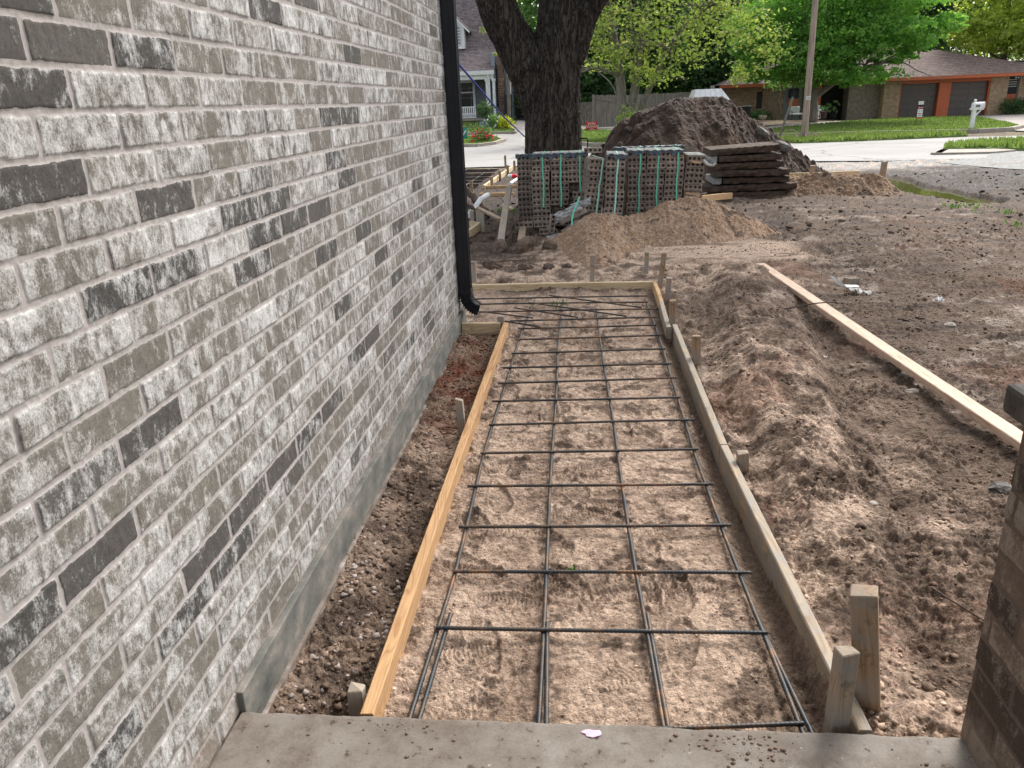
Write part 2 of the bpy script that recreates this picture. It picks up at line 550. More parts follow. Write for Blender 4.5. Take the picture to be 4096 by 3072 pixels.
def ground(x, y, detail=True):
    x = np.asarray(x, dtype=float); y = np.asarray(y, dtype=float)
    wk = walk_mask(x, y); tr = trench_mask(x, y)
    yard = (1 - wk) * (1 - tr)
    near = 1 - ss(20, 24, y)
    far = np.where(y > 20, -0.13, -0.06 - 0.045 * ss(9, 20, y)) + rise(x, y) * 1.0
    big = fbm(x, y, 1.3, 3, seed=1)
    mid = fbm(x, y, 0.28, 4, seed=2)
    h = far + near * yard * (0.035 * big + 0.022 * mid)
    # berm of loose sand thrown up outside the right form board
    berm, _ = lane(x, y, [(1.45, 7.2), (1.42, 6.6), (1.25, 5.4), (1.12, 4.4), (1.05, 3.4)], 0.42)
    h += yard * (x > 0.6) * berm * (0.13 + 0.04 * mid) * (0.35 + 0.65 * ss(2.6, 5.2, y))
    h += yard * (x > 0.6) * 0.05 * blob(x, y, 0.95, 3.0, .25, 0.9)
    h -= yard * 0.05 * blob(x, y, 0.80, 3.6, .07, 1.2)
    tk, td = lane(x, y, TRACK, 0.16)
    h -= yard * tk * (0.030 + 0.004 * np.sin(y * 2 * np.pi / 0.055 + 6 * td + 5 * fbm(x, y, 0.3, 2, seed=14)) + 0.015 * fbm(x, y, .15, 3, seed=15))
    tk2, _ = lane(x, y, [(2.6, 12), (2.3, 9.0), (2.9, 7.4), (4.2, 6.2)], 0.3)
    h -= yard * tk2 * (0.03 + 0.01 * np.sin((x + y) * 2 * np.pi / 0.14))
    tk3, _ = lane(x, y, [(6.5, 11), (4.2, 9.2), (3.2, 8.6), (1.6, 8.9)], 0.35)
    h -= yard * tk3 * (0.02 + 0.012 * np.sin(x * 2 * np.pi / 0.16))
    # walkway bed and trench beside the foundation
    bed = -0.092 + 0.010 * fbm(x, y, 0.35, 3, seed=3) + 0.006 * mid
    edge = ss(0.38, 0.58, np.abs(x)) * (x > -0.62) * (y < 6.9)
    bed = bed + 0.022 * edge * (x < 0) * (0.6 + fbm(x, y, 0.12, 3, seed=9)) - 0.045 * ss(0.53, 0.62, x) * (y < 5.6)
    h = lerp(h, bed, wk)
    trh = -0.125 + 0.03 * fbm(x, y, 0.3, 4, seed=4) + 0.02 * ss(-0.8, -0.97, x)
    trh = trh - 0.10 * blob(x, y, -0.78, 1.78, .10, .13) - 0.07 * blob(x, y, -0.70, 2.5, .08, .16) - 0.04 * blob(x, y, -0.72, 2.95, .06, .1)
    trh = trh + 0.05 * blob(x, y, -0.88, 5.4, .2, .4) + 0.035 * blob(x, y, -0.86, 4.6, .15, .35)
    h = lerp(h, trh, tr)
    # footprints
    for fx, fy, a, k in FOOT:
        sel = (np.abs(x - fx) < 0.22) & (np.abs(y - fy) < 0.22)
        if not sel.any(): continue
        dx = x[sel] - fx; dy = y[sel] - fy
        u = dx * math.cos(a) + dy * math.sin(a); v = -dx * math.sin(a) + dy * math.cos(a)
        q = (u / 0.145) ** 2 + (v / (0.052 + 0.012 * np.tanh(u * 12))) ** 2
        inside = 1 - ss(0.85, 1.0, q)
        rim = np.exp(-((q - 1.2) / 0.22) ** 2)
        tread = 0.0038 * np.sin((u + 0.5 * v * v / 0.05) * 2 * np.pi / 0.016) * inside * (k > 0.3)
        h[sel] += (-0.012 * inside * (0.4 + 0.6 * k) + 0.008 * rim * (0.4 + k) * (0.5 + fbm(x[sel], y[sel], 0.04, 2, seed=19)) + tread)
    # flat screeded sand pad and the puddle basin
    pad = ss(0.55, 0.95, x) * (1 - ss(2.05, 2.5, x)) * ss(8.0, 8.35, y) * (1 - ss(9.0, 9.5, y))
    h = lerp(h, -0.035 + 0.004 * big, pad)
    pw = puddle_mask(x, y)
    h = lerp(h, -0.165 + 0.0 * h, pw) * 1.0
    if detail:
        px = np.clip(y / 771, 0.002, 1)
        c1, id1 = worley(x, y, 0.05, 1); c2, id2 = worley(x, y, 0.022, 2); c3, id3 = worley(x, y, 0.11, 3)
        cm = ss(0.05, 0.5, fbm(x, y, 0.45, 3, seed=6) + 0.25 * yard + 0.35 * tr + 0.5 * edge * wk - 0.35 * wk)
        smooth = 1 - 0.92 * pad
        c4, id4 = worley(x, y, 0.012, 4)
        k = near * smooth * (1 - pw)
        h += k * cm * (dome(c1, 0.2 + 0.3 * id1) * 0.034 * (id1 > 0.35) + dome(c2, 0.2 + 0.3 * id2) * 0.016 * (id2 > 0.2)) * (1 + 0.25 * yard)
        h += k * yard * (0.012 * fbm(x, y, 0.13, 4, 0.62, seed=16) + 0.007 * fbm(x, y, 0.04, 4, 0.65, seed=17))
        h += k * (1 - wk) * ss(0.2, 0.6, fbm(x, y, 0.9, 3, seed=12)) * dome(c3, 0.15 + 0.32 * id3) * 0.075 * (id3 > 0.5) * (1 + 0.5 * fbm(x, y, 0.03, 2, seed=18))
        h += k * (0.0065 * fbm(x, y, 0.035, 3, seed=7) + 0.0030 * fbm(x, y, 0.010, 2, seed=8) * (1 + cm))
        h += k * (0.25 + 0.75 * np.clip(cm + yard * 0.5, 0, 1)) * dome(c4, 0.25 + 0.25 * id4) * 0.011 * (id4 > 0.25)
        h += k * wk * smooth * (0.006 * np.abs(fbm(x, y, 0.07, 3, seed=20)) - 0.002)
    return h


def dome(c, r):
    return np.sqrt(np.maximum(0, r * r - c * c))


def puddle_mask(x, y):
    w, d = lane(x, y, [(5.55, 17.4), (5.75, 16.2), (5.7, 14.8), (5.75, 13.6), (5.95, 12.6)], 0.62)
    n = fbm(x, y, 0.7, 3, seed=21) * 0.5
    return ss(0.25, 0.5, w + n * 0.6 - 0.12)


def gz(x, y):
    return float(ground(np.array([float(x)]), np.array([float(y)]), False)[0])


SAND = np.array([0.50, 0.372, 0.285]); SAND_D = np.array([0.235, 0.168, 0.125]); MUD = np.array([0.075, 0.052, 0.040])
MUD2 = np.array([0.138, 0.098, 0.073]); RED = np.array([0.19, 0.075, 0.045]); PALE = np.array([0.40, 0.325, 0.27]); GREY = np.array([0.34, 0.33, 0.32])


def ground_col(x, y):
    wk = walk_mask(x, y)[:, None]; tr = trench_mask(x, y)[:, None]
    n1 = fbm(x, y, 0.9, 4, seed=31)[:, None]; n2 = fbm(x, y, 0.22, 5, 0.6, seed=32)[:, None]; n3 = fbm(x, y, 0.06, 4, 0.6, seed=33)[:, None]
    n4 = fbm(x * 0.5, y * 1.6, 0.35, 4, 0.6, seed=34)[:, None]
    Y = y[:, None]; X = x[:, None]
    yard = lerp(MUD2, PALE * 0.80, ss(-0.05, 0.45, n1 * 0.6 + n2 * 0.7 + n3 * 0.35 - 0.10))
    yard = lerp(yard, MUD, ss(0.0, 0.35, n4 + 0.25 * n2 - 0.06 + 0.22 * ss(8, 13, Y)))
    sandy = ss(1.95, 1.0, X) * ss(0.6, 0.75, X) * ss(7.6, 3.0, Y) * 0.95 + ss(2.6, 1.2, X) * ss(6.4, 7.3, Y) * ss(10.8, 9.5, Y)
    yard = lerp(yard, lerp(SAND_D, SAND, ss(-0.3, 0.3, n2 + n3 * 0.5)), np.clip(sandy * (0.80 + 1.6 * n2), 0, 1))
    yard = lerp(yard, RED, ss(0.32, 0.55, fbm(x, y, 1.1, 3, seed=41)[:, None] + n3 * 0.3) * 0.35 * ss(12, 9, Y))
    # dark organic mud on the left past the house corner
    lf = ss(-0.35, -0.9, X + 0.15 * n2) * ss(7.9, 8.8, Y)
    yard = lerp(yard, lerp(MUD * 0.8, MUD2, ss(-0.2, 0.5, n2 + n3)), lf * 0.9)
    yard = lerp(yard, MUD * (0.75 + 0.5 * n2), ss(-1.0, -1.3, X) * ss(11.5, 12.5, Y) * ss(21.8, 21.0, Y) * 0.92)
    # wet grey gravelly mud towards the street on the right
    g = ss(4.2, 6.5, X) * ss(11, 14, Y)
    yard = lerp(yard, lerp(MUD * 0.6, GREY * 0.42, ss(0.0, 0.3, n4 + n3 * 0.6)), g * 0.92)
    gr = ss(17.4, 18.6, Y + 0.9 * n1) * ss(3, 6, X)
    yard = lerp(yard, lerp(GREY, PALE * 1.3, ss(-0.1, 0.4, n2)), gr * 0.85)
    pad = (ss(0.45, 0.8, x) * (1 - ss(2.1, 2.7, x)) * ss(7.9, 8.3, y) * (1 - ss(9.0, 9.6, y)))[:, None]
    yard = lerp(yard, SAND * 0.92 * (1 + 0.15 * n4), pad)
    yard = lerp(yard, MUD2, pad * ss(0.22, 0.34, fbm(x, y * 4, 0.8, 3, seed=51)[:, None] + 0.25 * blob(x, y, 0.95, 9.1, 0.35, 0.15)[:, None]) * 0.8)
    tk, _ = lane(x, y, TRACK, 0.15)
    yard = lerp(yard, MUD2 * 1.0, tk[:, None] * 0.65)
    bed = lerp(SAND_D * 1.25, SAND * 1.02, ss(-0.45, 0.25, n2 * 0.8 + n3 * 0.5 + n1 * 0.3))
    bed = lerp(bed, MUD * 1.3, ss(0.22, 0.42, fbm(x, y, 0.16, 5, 0.65, seed=35)[:, None] + 0.16 * ss(3.6, 4.4, Y) * ss(7, 5.5, Y)) * 0.8)
    bed = lerp(bed, SAND_D * 0.75, ss(0.46, 0.60, X + 0.1 * n2) * 0.85)  # dark strip inside the right board: damp sand plus painted shadow
    trc = lerp(SAND_D, SAND * 0.85, ss(-0.2, 0.35, n2 + 0.5 * n3 + 0.5 * blob(x, y, -.85, 3.4, .3, .7)[:, None]))
    trc = lerp(trc, MUD * 1.1, ss(-0.05, 0.3, n2 * 0.7 - n1 * 0.6 + 0.25 * ss(2.6, 2.1, Y)) * 0.85)
    trc = lerp(trc, RED * 0.8, np.clip(blob(x, y, -0.8, 4.7, 0.25, 0.75)[:, None] * (0.8 + 2 * n2), 0, 1))
    trc = lerp(trc, MUD, np.clip((blob(x, y, -0.78, 1.78, .12, .15) + blob(x, y, -0.70, 2.5, .1, .18))[:, None], 0, 1) * 0.85)
    c = lerp(lerp(yard, bed, wk), trc, tr)
    pm = puddle_mask(x, y)[:, None]
    c = lerp(c, MUD, pm)
    far = ss(20.5, 23, Y)
    c = lerp(c, np.array([0.16, 0.13, 0.09]) * (1 + 0.3 * n1), far)
    _, idd = worley(x, y, 0.022, 2)
    return c * (0.84 + 0.32 * idd[:, None])


def build_ground():
    s = np.concatenate([np.linspace(-1.5, -0.72, 60)[:-1], np.linspace(-0.72, 0.98, 1250), np.linspace(0.98, 2.0, 60)[1:]])
    ys = [0.9]
    while ys[-1] < 600:
        y = ys[-1]
        ys.append(y + (max(0.006, 0.00058 * y * y) if y < 26 else 0.05 * y) if y > 1.45 else y + 0.06)
    ys = np.array(ys)
    Yg, Sg = np.meshgrid(ys, s, indexing='ij')
    Xg = Sg * (Yg + 0.8)
    x = Xg.ravel(); y = Yg.ravel()
    z = ground(x, y)
    z = np.where(x < -1.0, np.where(y < 5.75, np.minimum(z, -0.2), z), z)
    c = ground_col(x, y)
    o = np_mesh('ground', np.stack([x, y, z], 1), grid_faces(len(ys), len(s)), M['soil'], col=c)
    props(o, kind='structure')
    return o


build_ground()

# loose clods and pebbles scattered over the diggings
ICO = None


def scatter(name, n, fn_pos, fn_size, fn_col, mat, sub=1, jit=0.5, flat=0.7, sink=0.25, label=None, cat=None):
    bm = bmesh.new(); bmesh.ops.create_icosphere(bm, subdivisions=sub, radius=1)
    bm.verts.index_update()
    bv = np.array([v.co[:] for v in bm.verts]); bf = np.array([[v.index for v in f.verts] for f in bm.faces]); bm.free()
    rs = np.random.RandomState(abs(hash(name)) % 1000 if False else len(name) * 13 + n)
    P = fn_pos(rs, n); n = len(P)
    S = fn_size(rs, n, P)
    sc = S[:, None] * (1 + rs.uniform(-0.45, 0.45, (n, 3))); sc[:, 2] *= flat
    V = bv[None] * (1 + rs.uniform(-jit, jit, (n, len(bv), 1)))
    V = V * sc[:, None, :]
    a = rs.uniform(0, 6.28, n); ca, sa = np.cos(a)[:, None], np.sin(a)[:, None]
    Vx = V[:, :, 0] * ca - V[:, :, 1] * sa; Vy = V[:, :, 0] * sa + V[:, :, 1] * ca
    V = np.stack([Vx, Vy, V[:, :, 2]], 2)
    Z = ground(P[:, 0], P[:, 1], False) + S * flat * (1 - sink * 2) * 0.9
    V += np.stack([P[:, 0], P[:, 1], Z], 1)[:, None, :]
    F = bf[None] + (np.arange(n) * len(bv))[:, None, None]
    C = np.repeat(fn_col(rs, n, P), len(bv), axis=0)
    o = np_mesh(name, V.reshape(-1, 3), F.reshape(-1, 3), mat, col=C, n=3, smooth=False)
    props(o, label, cat, kind='stuff')
    return o


def pos_yard(rs, n):
    y = 1.7 + 8.5 * rs.rand(n) ** 1.5; x = 0.75 + rs.rand(n) * (0.7 + 0.62 * y)
    k = fbm(x, y, 0.5, 3, seed=61) + 0.3 * fbm(x, y, 0.1, 2, seed=64) > rs.uniform(-0.35, 0.45, n)
    return np.stack([x, y], 1)[k]


def col_near(rs, n, P):
    c = ground_col(P[:, 0], P[:, 1])
    return np.clip(c * rs.uniform(0.75, 1.3, (n, 1)), 0, 0.6)


scatter('soil_clods', 34000, pos_yard, lambda rs, n, P: 0.0022 + 0.011 * rs.rand(n) ** 6 + 0.0011 * P[:, 1] * rs.rand(n) ** 2, col_near, M['clod'],
        label='loose brown soil clods scattered over the bare yard', cat='soil clods')


def pos_trench(rs, n):
    y = 1.66 + 4.0 * rs.rand(n) ** 1.3; x = -0.95 + 0.27 * rs.rand(n)
    return np.stack([x, y], 1)


def col_tr(rs, n, P):
    c = ground_col(P[:, 0], P[:, 1]); w = rs.rand(n)[:, None]
    wh = np.array([0.50, 0.43, 0.40])
    near = ss(3.2, 2.2, P[:, 1])[:, None]
    return np.where(w < 0.30 * near + 0.03, wh * rs.uniform(0.55, 1.0, (n, 1)), c * rs.uniform(0.6, 1.3, (n, 1)))


scatter('foundation_rubble', 3800, pos_trench, lambda rs, n, P: 0.0025 + 0.011 * rs.rand(n) ** 3.2, col_tr, M['clod'],
        label='small whitish and brown rubble lying in the trench by the foundation', cat='rubble')


def pos_bed(rs, n):
    y = 1.67 + 5.1 * rs.rand(n) ** 1.4; x = rs.uniform(-0.6, 0.62, n)
    k = (np.abs(x) > 0.42) | (fbm(x, y, 0.2, 3, seed=62) > rs.uniform(-0.1, 0.6, n))
    return np.stack([x, y], 1)[k]


scatter('sand_crumbs', 9000, pos_bed, lambda rs, n, P: 0.0016 + 0.0036 * rs.rand(n) ** 3, col_near, M['clod'],
        label='crumbs of damp sand between the rebar in the walkway bed', cat='sand crumbs')


def pos_far(rs, n):
    y = 9.5 + 7.5 * rs.rand(n); x = -2.6 + rs.rand(n) * (3 + 0.5 * y)
    return np.stack([x, y], 1)[puddle_mask(x, y) < 0.1]


scatter('mud_lumps', 2200, pos_far, lambda rs, n, P: 0.008 + 0.03 * rs.rand(n) ** 4, lambda rs, n, P: np.clip(ground_col(P[:, 0], P[:, 1]) * 0.95, 0.05, .25), M['clod'],
        label='dark mud lumps strewn over the far yard near the street', cat='mud lumps')

# puddle
def build_puddle():
    xs = np.linspace(4.6, 6.9, 70); ys = np.linspace(11.9, 18.2, 130)
    Y, X = np.meshgrid(ys, xs, indexing='ij'); x = X.ravel(); y = Y.ravel()
    m, n, p, _ = newmat('puddle_water')
    p.inputs['Base Color'].default_value = (0.075, 0.075, 0.022, 1); p.inputs['Roughness'].default_value = 0.06
    p.inputs['Specular IOR Level'].default_value = 0.5
    bump(n, p, noise(n, tex_coord(n), 9, 3), 0.02, 0.01)
    pm = puddle_mask(x, y)
    F = grid_faces(130, 70)
    keep = pm[F].max(1) > 0.02
    o = np_mesh('puddle', np.stack([x, y, np.full_like(x, -0.135)], 1), F[keep], m)
    props(o, kind='structure')


build_puddle()

# ------------------------------------------------------------------ brick walls as relief meshes
def brick_relief_mat(name, base_a, base_b, dark, wash, mortar, wash_amt):
    m, n, p, _ = newmat(name)
    c = attr(n); s = sep(n, c)          # r: brick mask, g: tone, b: random
    def shift(vec):
        cb = n.nodes.new('ShaderNodeCombineXYZ')
        n.links.new(math_n(n, 'MULTIPLY', s[2], 37.0), cb.inputs[1]); n.links.new(math_n(n, 'MULTIPLY', s[2], 11.0), cb.inputs[2])
        ad = n.nodes.new('ShaderNodeVectorMath'); ad.operation = 'ADD'; n.links.new(vec, ad.inputs[0]); n.links.new(cb.outputs[0], ad.inputs[1])
        return ad.outputs[0]
    v = tex_coord(n)
    vs = shift(tex_coord(n, (1.25, 1.25, 0.62)))
    n1 = noise(n, v, 17, 8, 0.75)
    big = noise(n, shift(tex_coord(n, (1, 1, 0.75))), 14, 4, 0.65, 0.5)
    n2 = noise(n, vs, 46, 10, 0.8)
    n3 = noise(n, v, 210, 4, 0.8)
    body = mix(n, base_a, base_b, ramp(n, n1, [(0.3, 0), (0.7, 1)]))
    body = mix(n, body, dark, s[1])
    w = math_n(n, 'ADD', math_n(n, 'MULTIPLY', big, 0.62), math_n(n, 'MULTIPLY', n2, 0.62))
    w = math_n(n, 'ADD', w, math_n(n, 'MULTIPLY', s[2], 0.16))
    w = math_n(n, 'SUBTRACT', w, math_n(n, 'MULTIPLY', s[1], 0.10))
    w = math_n(n, 'ADD', w, math_n(n, 'MULTIPLY', n3, 0.22))
    wm = ramp(n, w, [(0.0, 0.0), (0.75, 0.06), (0.84, 0.48), (0.95, wash_amt)])
    body = mix(n, body, wash, wm)
    body = mix(n, body, ramp(n, n3, [(0.28, 0.60), (0.55, 1.06)]), 1.0, 'MULTIPLY')
    mo = mix(n, tuple(x * 0.8 for x in mortar), mortar, ramp(n, noise(n, v, 60, 6, 0.7), [(0.3, 0), (0.7, 1)]))
    smear = ramp(n, math_n(n, 'ADD', s[0], math_n(n, 'MULTIPLY', math_n(n, 'SUBTRACT', noise(n, v, 35, 6, 0.7), 0.5), 1.3)), [(0.35, 0), (0.55, 1)])
    col = mix(n, mo, body, smear)
    sz = n.nodes.new('ShaderNodeSeparateXYZ'); n.links.new(v, sz.inputs[0])
    dirt = math_n(n, 'ADD', sz.outputs[2], math_n(n, 'MULTIPLY', noise(n, v, 9, 7, 0.75), 0.55))
    col = mix(n, col, (0.27, 0.215, 0.175), ramp(n, dirt, [(0.27, 0.7), (0.41, 0.0)]))
    n.links.new(col, p.inputs['Base Color'])
    p.inputs['Roughness'].default_value = 0.88
    p.inputs['Specular IOR Level'].default_value = 0.2
    bump(n, p, math_n(n, 'ADD', n3, math_n(n, 'MULTIPLY', n2, 1.2)), 0.4, 0.0025)
    return m


def brick_face(name, us, zs, to_world, mat, parent, darks=None, z0=0.068, course=0.0805, pitch=0.264, seed=0, dark_p=0.1, ofs=None):
    """us, zs: sample positions along the wall and up; relief goes along the face normal"""
    Z, U = np.meshgrid(zs, us, indexing='ij'); u = U.ravel(); z = Z.ravel()
    wob = 0.003 * fbm(u, z, 0.12, 3, seed=seed + 71)
    wz = 0.0022 * fbm(u, z, 0.09, 3, seed=seed + 72)
    zz = (z + wz - z0) / course
    row = np.floor(zz).astype(int)
    rj = _V[(row * 7 + 31 + seed) & 511]
    off = np.where(row % 2 == 0, 0.060, 0.192) + (rj - 0.5) * 0.05
    uu = (u + wob - off) / pitch
    col = np.floor(uu).astype(int)
    bid = _h(col + 100, row + 100 + seed)
    r1 = _V[bid]; r2 = _V[(bid + 41) & 511]; r3 = _V[(bid + 97) & 511]
    jw = 0.0052 + 0.0018 * fbm(u, z, 0.05, 2, seed=seed + 73)
    du = (0.5 - np.abs(uu - col - 0.5)) * pitch - jw * (0.8 + 0.6 * r2)
    dz = (0.5 - np.abs(zz - row - 0.5)) * course - jw * 1.05
    d = np.minimum(du, dz)
    rag = 0.0016 * fbm(u, z, 0.018, 3, seed=seed + 74)
    prof = ss(-0.0005, 0.0035, d + rag)
    h = prof * (0.0017 + 0.003 * (r1 - 0.5)) + prof * ((uu - col - 0.5) * 0.004 * (r3 - 0.5) * 2)
    h += prof * 0.0014 * fbm(u, z, 0.03, 4, 0.6, seed=seed + 75) + (1 - prof) * (0.0012 * fbm(u, z, 0.02, 3, seed=seed + 76))
    h += (1 - prof) * -0.001
    mask = ss(0.0, 0.0028, d + rag)
    tone = np.where(r3 < dark_p, 0.75 + 0.25 * r1, 0.18 * r2 + 0.12 * (r1 > 0.7))
    if darks:
        ukey = set()
        for (du_, dz_) in darks:
            k = int(math.floor((dz_ - z0) / course))
            o_ = (0.060 if k % 2 == 0 else 0.192) + (_V[(k * 7 + 31 + seed) & 511] - 0.5) * 0.05
            ukey.add((int(math.floor((du_ - o_) / pitch)), k))
        tone = np.where(r3 < 0.03, 0.6, 0.18 * r2 + 0.15 * (r1 > 0.72))
        for (cu_, k) in ukey:
            tone = np.where((col == cu_) & (row == k), 0.66 + 0.26 * r1, tone)
    Vw = to_world(u, z, h)
    C = np.stack([mask, tone, r1], 1)
    return np_mesh(name, Vw, grid_faces(len(zs), len(us)), mat, parent, col=C)


M['brick_wall'] = brick_relief_mat('washed_grey_brick', (0.112, 0.098, 0.078), (0.205, 0.186, 0.155), (0.020, 0.018, 0.019), (0.66, 0.66, 0.65), (0.43, 0.398, 0.38), 0.9)
M['brick_pier'] = brick_relief_mat('pier_brick', (0.125, 0.092, 0.070), (0.23, 0.175, 0.135), (0.045, 0.030, 0.024), (0.42, 0.36, 0.31), (0.17, 0.13, 0.105), 0.6)
M['concrete'] = pmat('concrete', (0.20, 0.185, 0.17), (0.30, 0.28, 0.26), 5, rough=0.85, bmp=0.25, bdist=0.003, detail=9)
M['stem'] = pmat('foundation_concrete', (0.075, 0.08, 0.072), (0.17, 0.168, 0.15), 7, (1, 1, 1.6), rough=0.8, bmp=0.7, bdist=0.005, c3=(0.34, 0.29, 0.25), detail=12)

DARKS = [(1.36, 1.71), (1.42, 1.64), (1.4, 1.48), (1.78, 1.4), (1.51, 1.22), (1.79, 1.23), (1.46, 1.78), (2.57, 1.88), (1.84, 1.72), (2.15, 1.33), (2.29, 1.27), (1.76, 1.4), (2.43, 1.31), (3.08, 0.85), (3.12, 0.59), (3.24, 0.6), (1.64, 0.9), (1.55, 0.91), (1.34, 0.74), (1.12, 0.73), (1.22, 0.73), (1.55, 0.41), (1.65, 0.39), (1.23, 0.32), (2.54, 0.53), (2.39, 0.54), (1.78, 0.52), (1.91, 0.53), (2.12, 0.51), (4.12, 1.03), (4.47, 1.0), (3.46, 1.06), (2.9, 1.04), (4.61, 1.17), (4.16, 0.37), (3.1, 1.4), (3.27, 1.33), (3.52, 1.8), (3.0, 1.58), (3.35, 1.55), (5.06, 0.98), (3.8, 0.77), (1.77, 0.5), (2.61, 1.24), (2.82, 1.26), (4.55, 0.31), (2.21, 1.13), (2.83, 0.53), (0.96, 0.65), (1.14, 0.35), (1.22, 0.32), (2.66, 0.5), (3.58, 0.94), (5.24, 1.23), (4.52, 1.13)]
wall = thing('brick_wall', 'tall house wall of whitewashed grey brick running along the left of the form boards', 'brick wall', (-0.9825, 1.0, 0))
XW = -0.9825
us = []
u = -0.6
while u < 5.93:
    us.append(u); u += 0.02 if u < 0.9 else 0.0026 + 0.0007 * max(0, u - 1.3)
us = np.array(us + [5.93])
zs = np.concatenate([np.arange(0.068, 2.42, 0.0031), [2.44, 2.5, 2.6, 2.8, 3.0]])
brick_face('brick_facing', us, zs, lambda u, z, h: np.stack([XW + h, u, z], 1), M['brick_wall'], wall, darks=DARKS, seed=3)
mb = MB()
mb.box((-1.25, -0.6, 0.06), (XW - 0.004, 5.928, 3.0))
mb.build('wall_core', M['brick_wall'], wall)
# corner return of the wall beyond the downspout
zs2 = np.arange(0.068, 2.42, 0.01); us2 = np.arange(-1.25, XW + 0.001, 0.01)
mb = MB()
# foundation
fo = MB()
fo.box((-1.3, 1.648, -0.6), (-0.962, 5.96, 0.064), bev=0.004)
foo = fo.build('foundation', M['stem'], wall)
fo = MB()
pts = []
for i in range(120):
    y = 1.66 + i * 0.0723
    pts.append((y, 0.012 * R.random()))
fo.box((-0.965, 1.65, -0.4), (-0.948, 5.95, -0.085), bev=0.004)
fo.build('footing_ledge', pmat('muddy_footing', (0.10, 0.075, 0.06), (0.24, 0.20, 0.17), 9, (1, 1, 2), 0.95, 0.6, 0.01, c3=(0.42, 0.38, 0.35)), foo)
brick_face('brick_base', np.arange(-0.6, 1.65, 0.004), np.arange(-0.094, 0.069, 0.0035), lambda u, z, h: np.stack([XW + h + 0.0, u, z], 1), M['brick_wall'], wall, seed=3, darks=[(0.9, 0.01)])

# porch slab (concrete with stains, crumbs)
m, n, p, _ = newmat('porch_concrete')
v = tex_coord(n)
c = ramp(n, noise(n, v, 3.0, 9, 0.65), [(0.3, (0.17, 0.145, 0.125)), (0.55, (0.235, 0.21, 0.185)), (0.75, (0.30, 0.28, 0.255))])
c = mix(n, c, (0.11, 0.08, 0.06), ramp(n, noise(n, v, 7, 10, 0.75), [(0.44, 0), (0.64, 0.75)]))
c = mix(n, c, (0.05, 0.035, 0.028), ramp(n, noise(n, v, 28, 4, 0.6), [(0.63, 0), (0.69, 0.8)]))
c = mix(n, c, (0.5, 0.48, 0.46), ramp(n, noise(n, v, 45, 2, 0.5), [(0.72, 0), (0.76, 0.5)]))
c = mix(n, c, ramp(n, noise(n, v, 130, 4, 0.8), [(0.3, 0.8), (0.7, 1.1)]), 1.0, 'MULTIPLY')
n.links.new(c, p.inputs['Base Color']); p.inputs['Roughness'].default_value = 0.8; p.inputs['Specular IOR Level'].default_value = 0.25
bump(n, p, noise(n, v, 60, 9, 0.75), 0.35, 0.002)
M['porch'] = m
xs = np.linspace(-0.972, 2.4, 500); prof_y = np.concatenate([np.linspace(-2.5, 1.2, 20), np.linspace(1.22, 1.640, 60)])
Yg, Xg = np.meshgrid(prof_y, xs, indexing='ij')
x = Xg.ravel(); y = Yg.ravel()
ey = 0.006 * fbm(x, y * 0 + 1.0, 0.05, 4, seed=81) + 0.004 * fbm(x, y * 0 + 1.0, 0.3, 2, seed=82)
tt = ss(1.5, 1.64, y)
yy = y + tt * ey
zz_ = 0.0012 * fbm(x, y, 0.2, 3, seed=83)
edge_drop = [0.0, 0.002, 0.012, 0.3]
V = [np.stack([x, yy, zz_], 1)]
last = V[0][-len(xs):]
extra = []
for dy, dz in ((0.004, -0.001), (0.0075, -0.004), (0.009, -0.012), (0.010, -0.35)):
    e = last.copy(); e[:, 1] += dy; e[:, 2] = dz
    if dz > -0.05: e[:, 1] += 0.001 * fbm(xs, xs * 0, 0.02, 3, seed=84)
    extra.append(e)
V = np.concatenate(V + extra)
props(np_mesh('porch_slab', V, grid_faces(len(prof_y) + 4, len(xs)), M['porch']), kind='structure')

# dirt on the slab
def crumbs():
    rs = np.random.RandomState(3)
    mb = MB()
    for i in range(420):
        if i < 190:
            x = rs.normal(0.40, 0.07); y = 1.625 - abs(rs.normal(0, 0.06)); r = 0.0008 + 0.006 * rs.rand() ** 4
        elif i < 230:
            x = rs.normal(-0.52, 0.05); y = 1.62 - abs(rs.normal(0, 0.02)); r = 0.0006 + 0.003 * rs.rand() ** 3
        else:
            x = rs.uniform(-0.9, 0.95); y = rs.uniform(1.35, 1.63); r = 0.0008 + 0.0045 * rs.rand() ** 4
        mb.ball((x, y, r * 0.4), r, 1, (1.2, 1, 0.6), 0.25)
    props(mb.build('dirt_crumbs', pmat('crumb', (0.10, 0.068, 0.05), (0.24, 0.17, 0.13), 60), None), 'dark dirt crumbs fallen on the edge of the porch slab', 'dirt crumbs', kind='stuff')
    mb = MB()
    mb.ball((0.01, 1.612, 0.002), 0.02, 2, (1.3, 0.6, 0.08), 0.3)
    props(mb.build('paint_blot', M['pink']), 'small pale pink paint blot on the edge of the porch slab', 'paint blot')


crumbs()

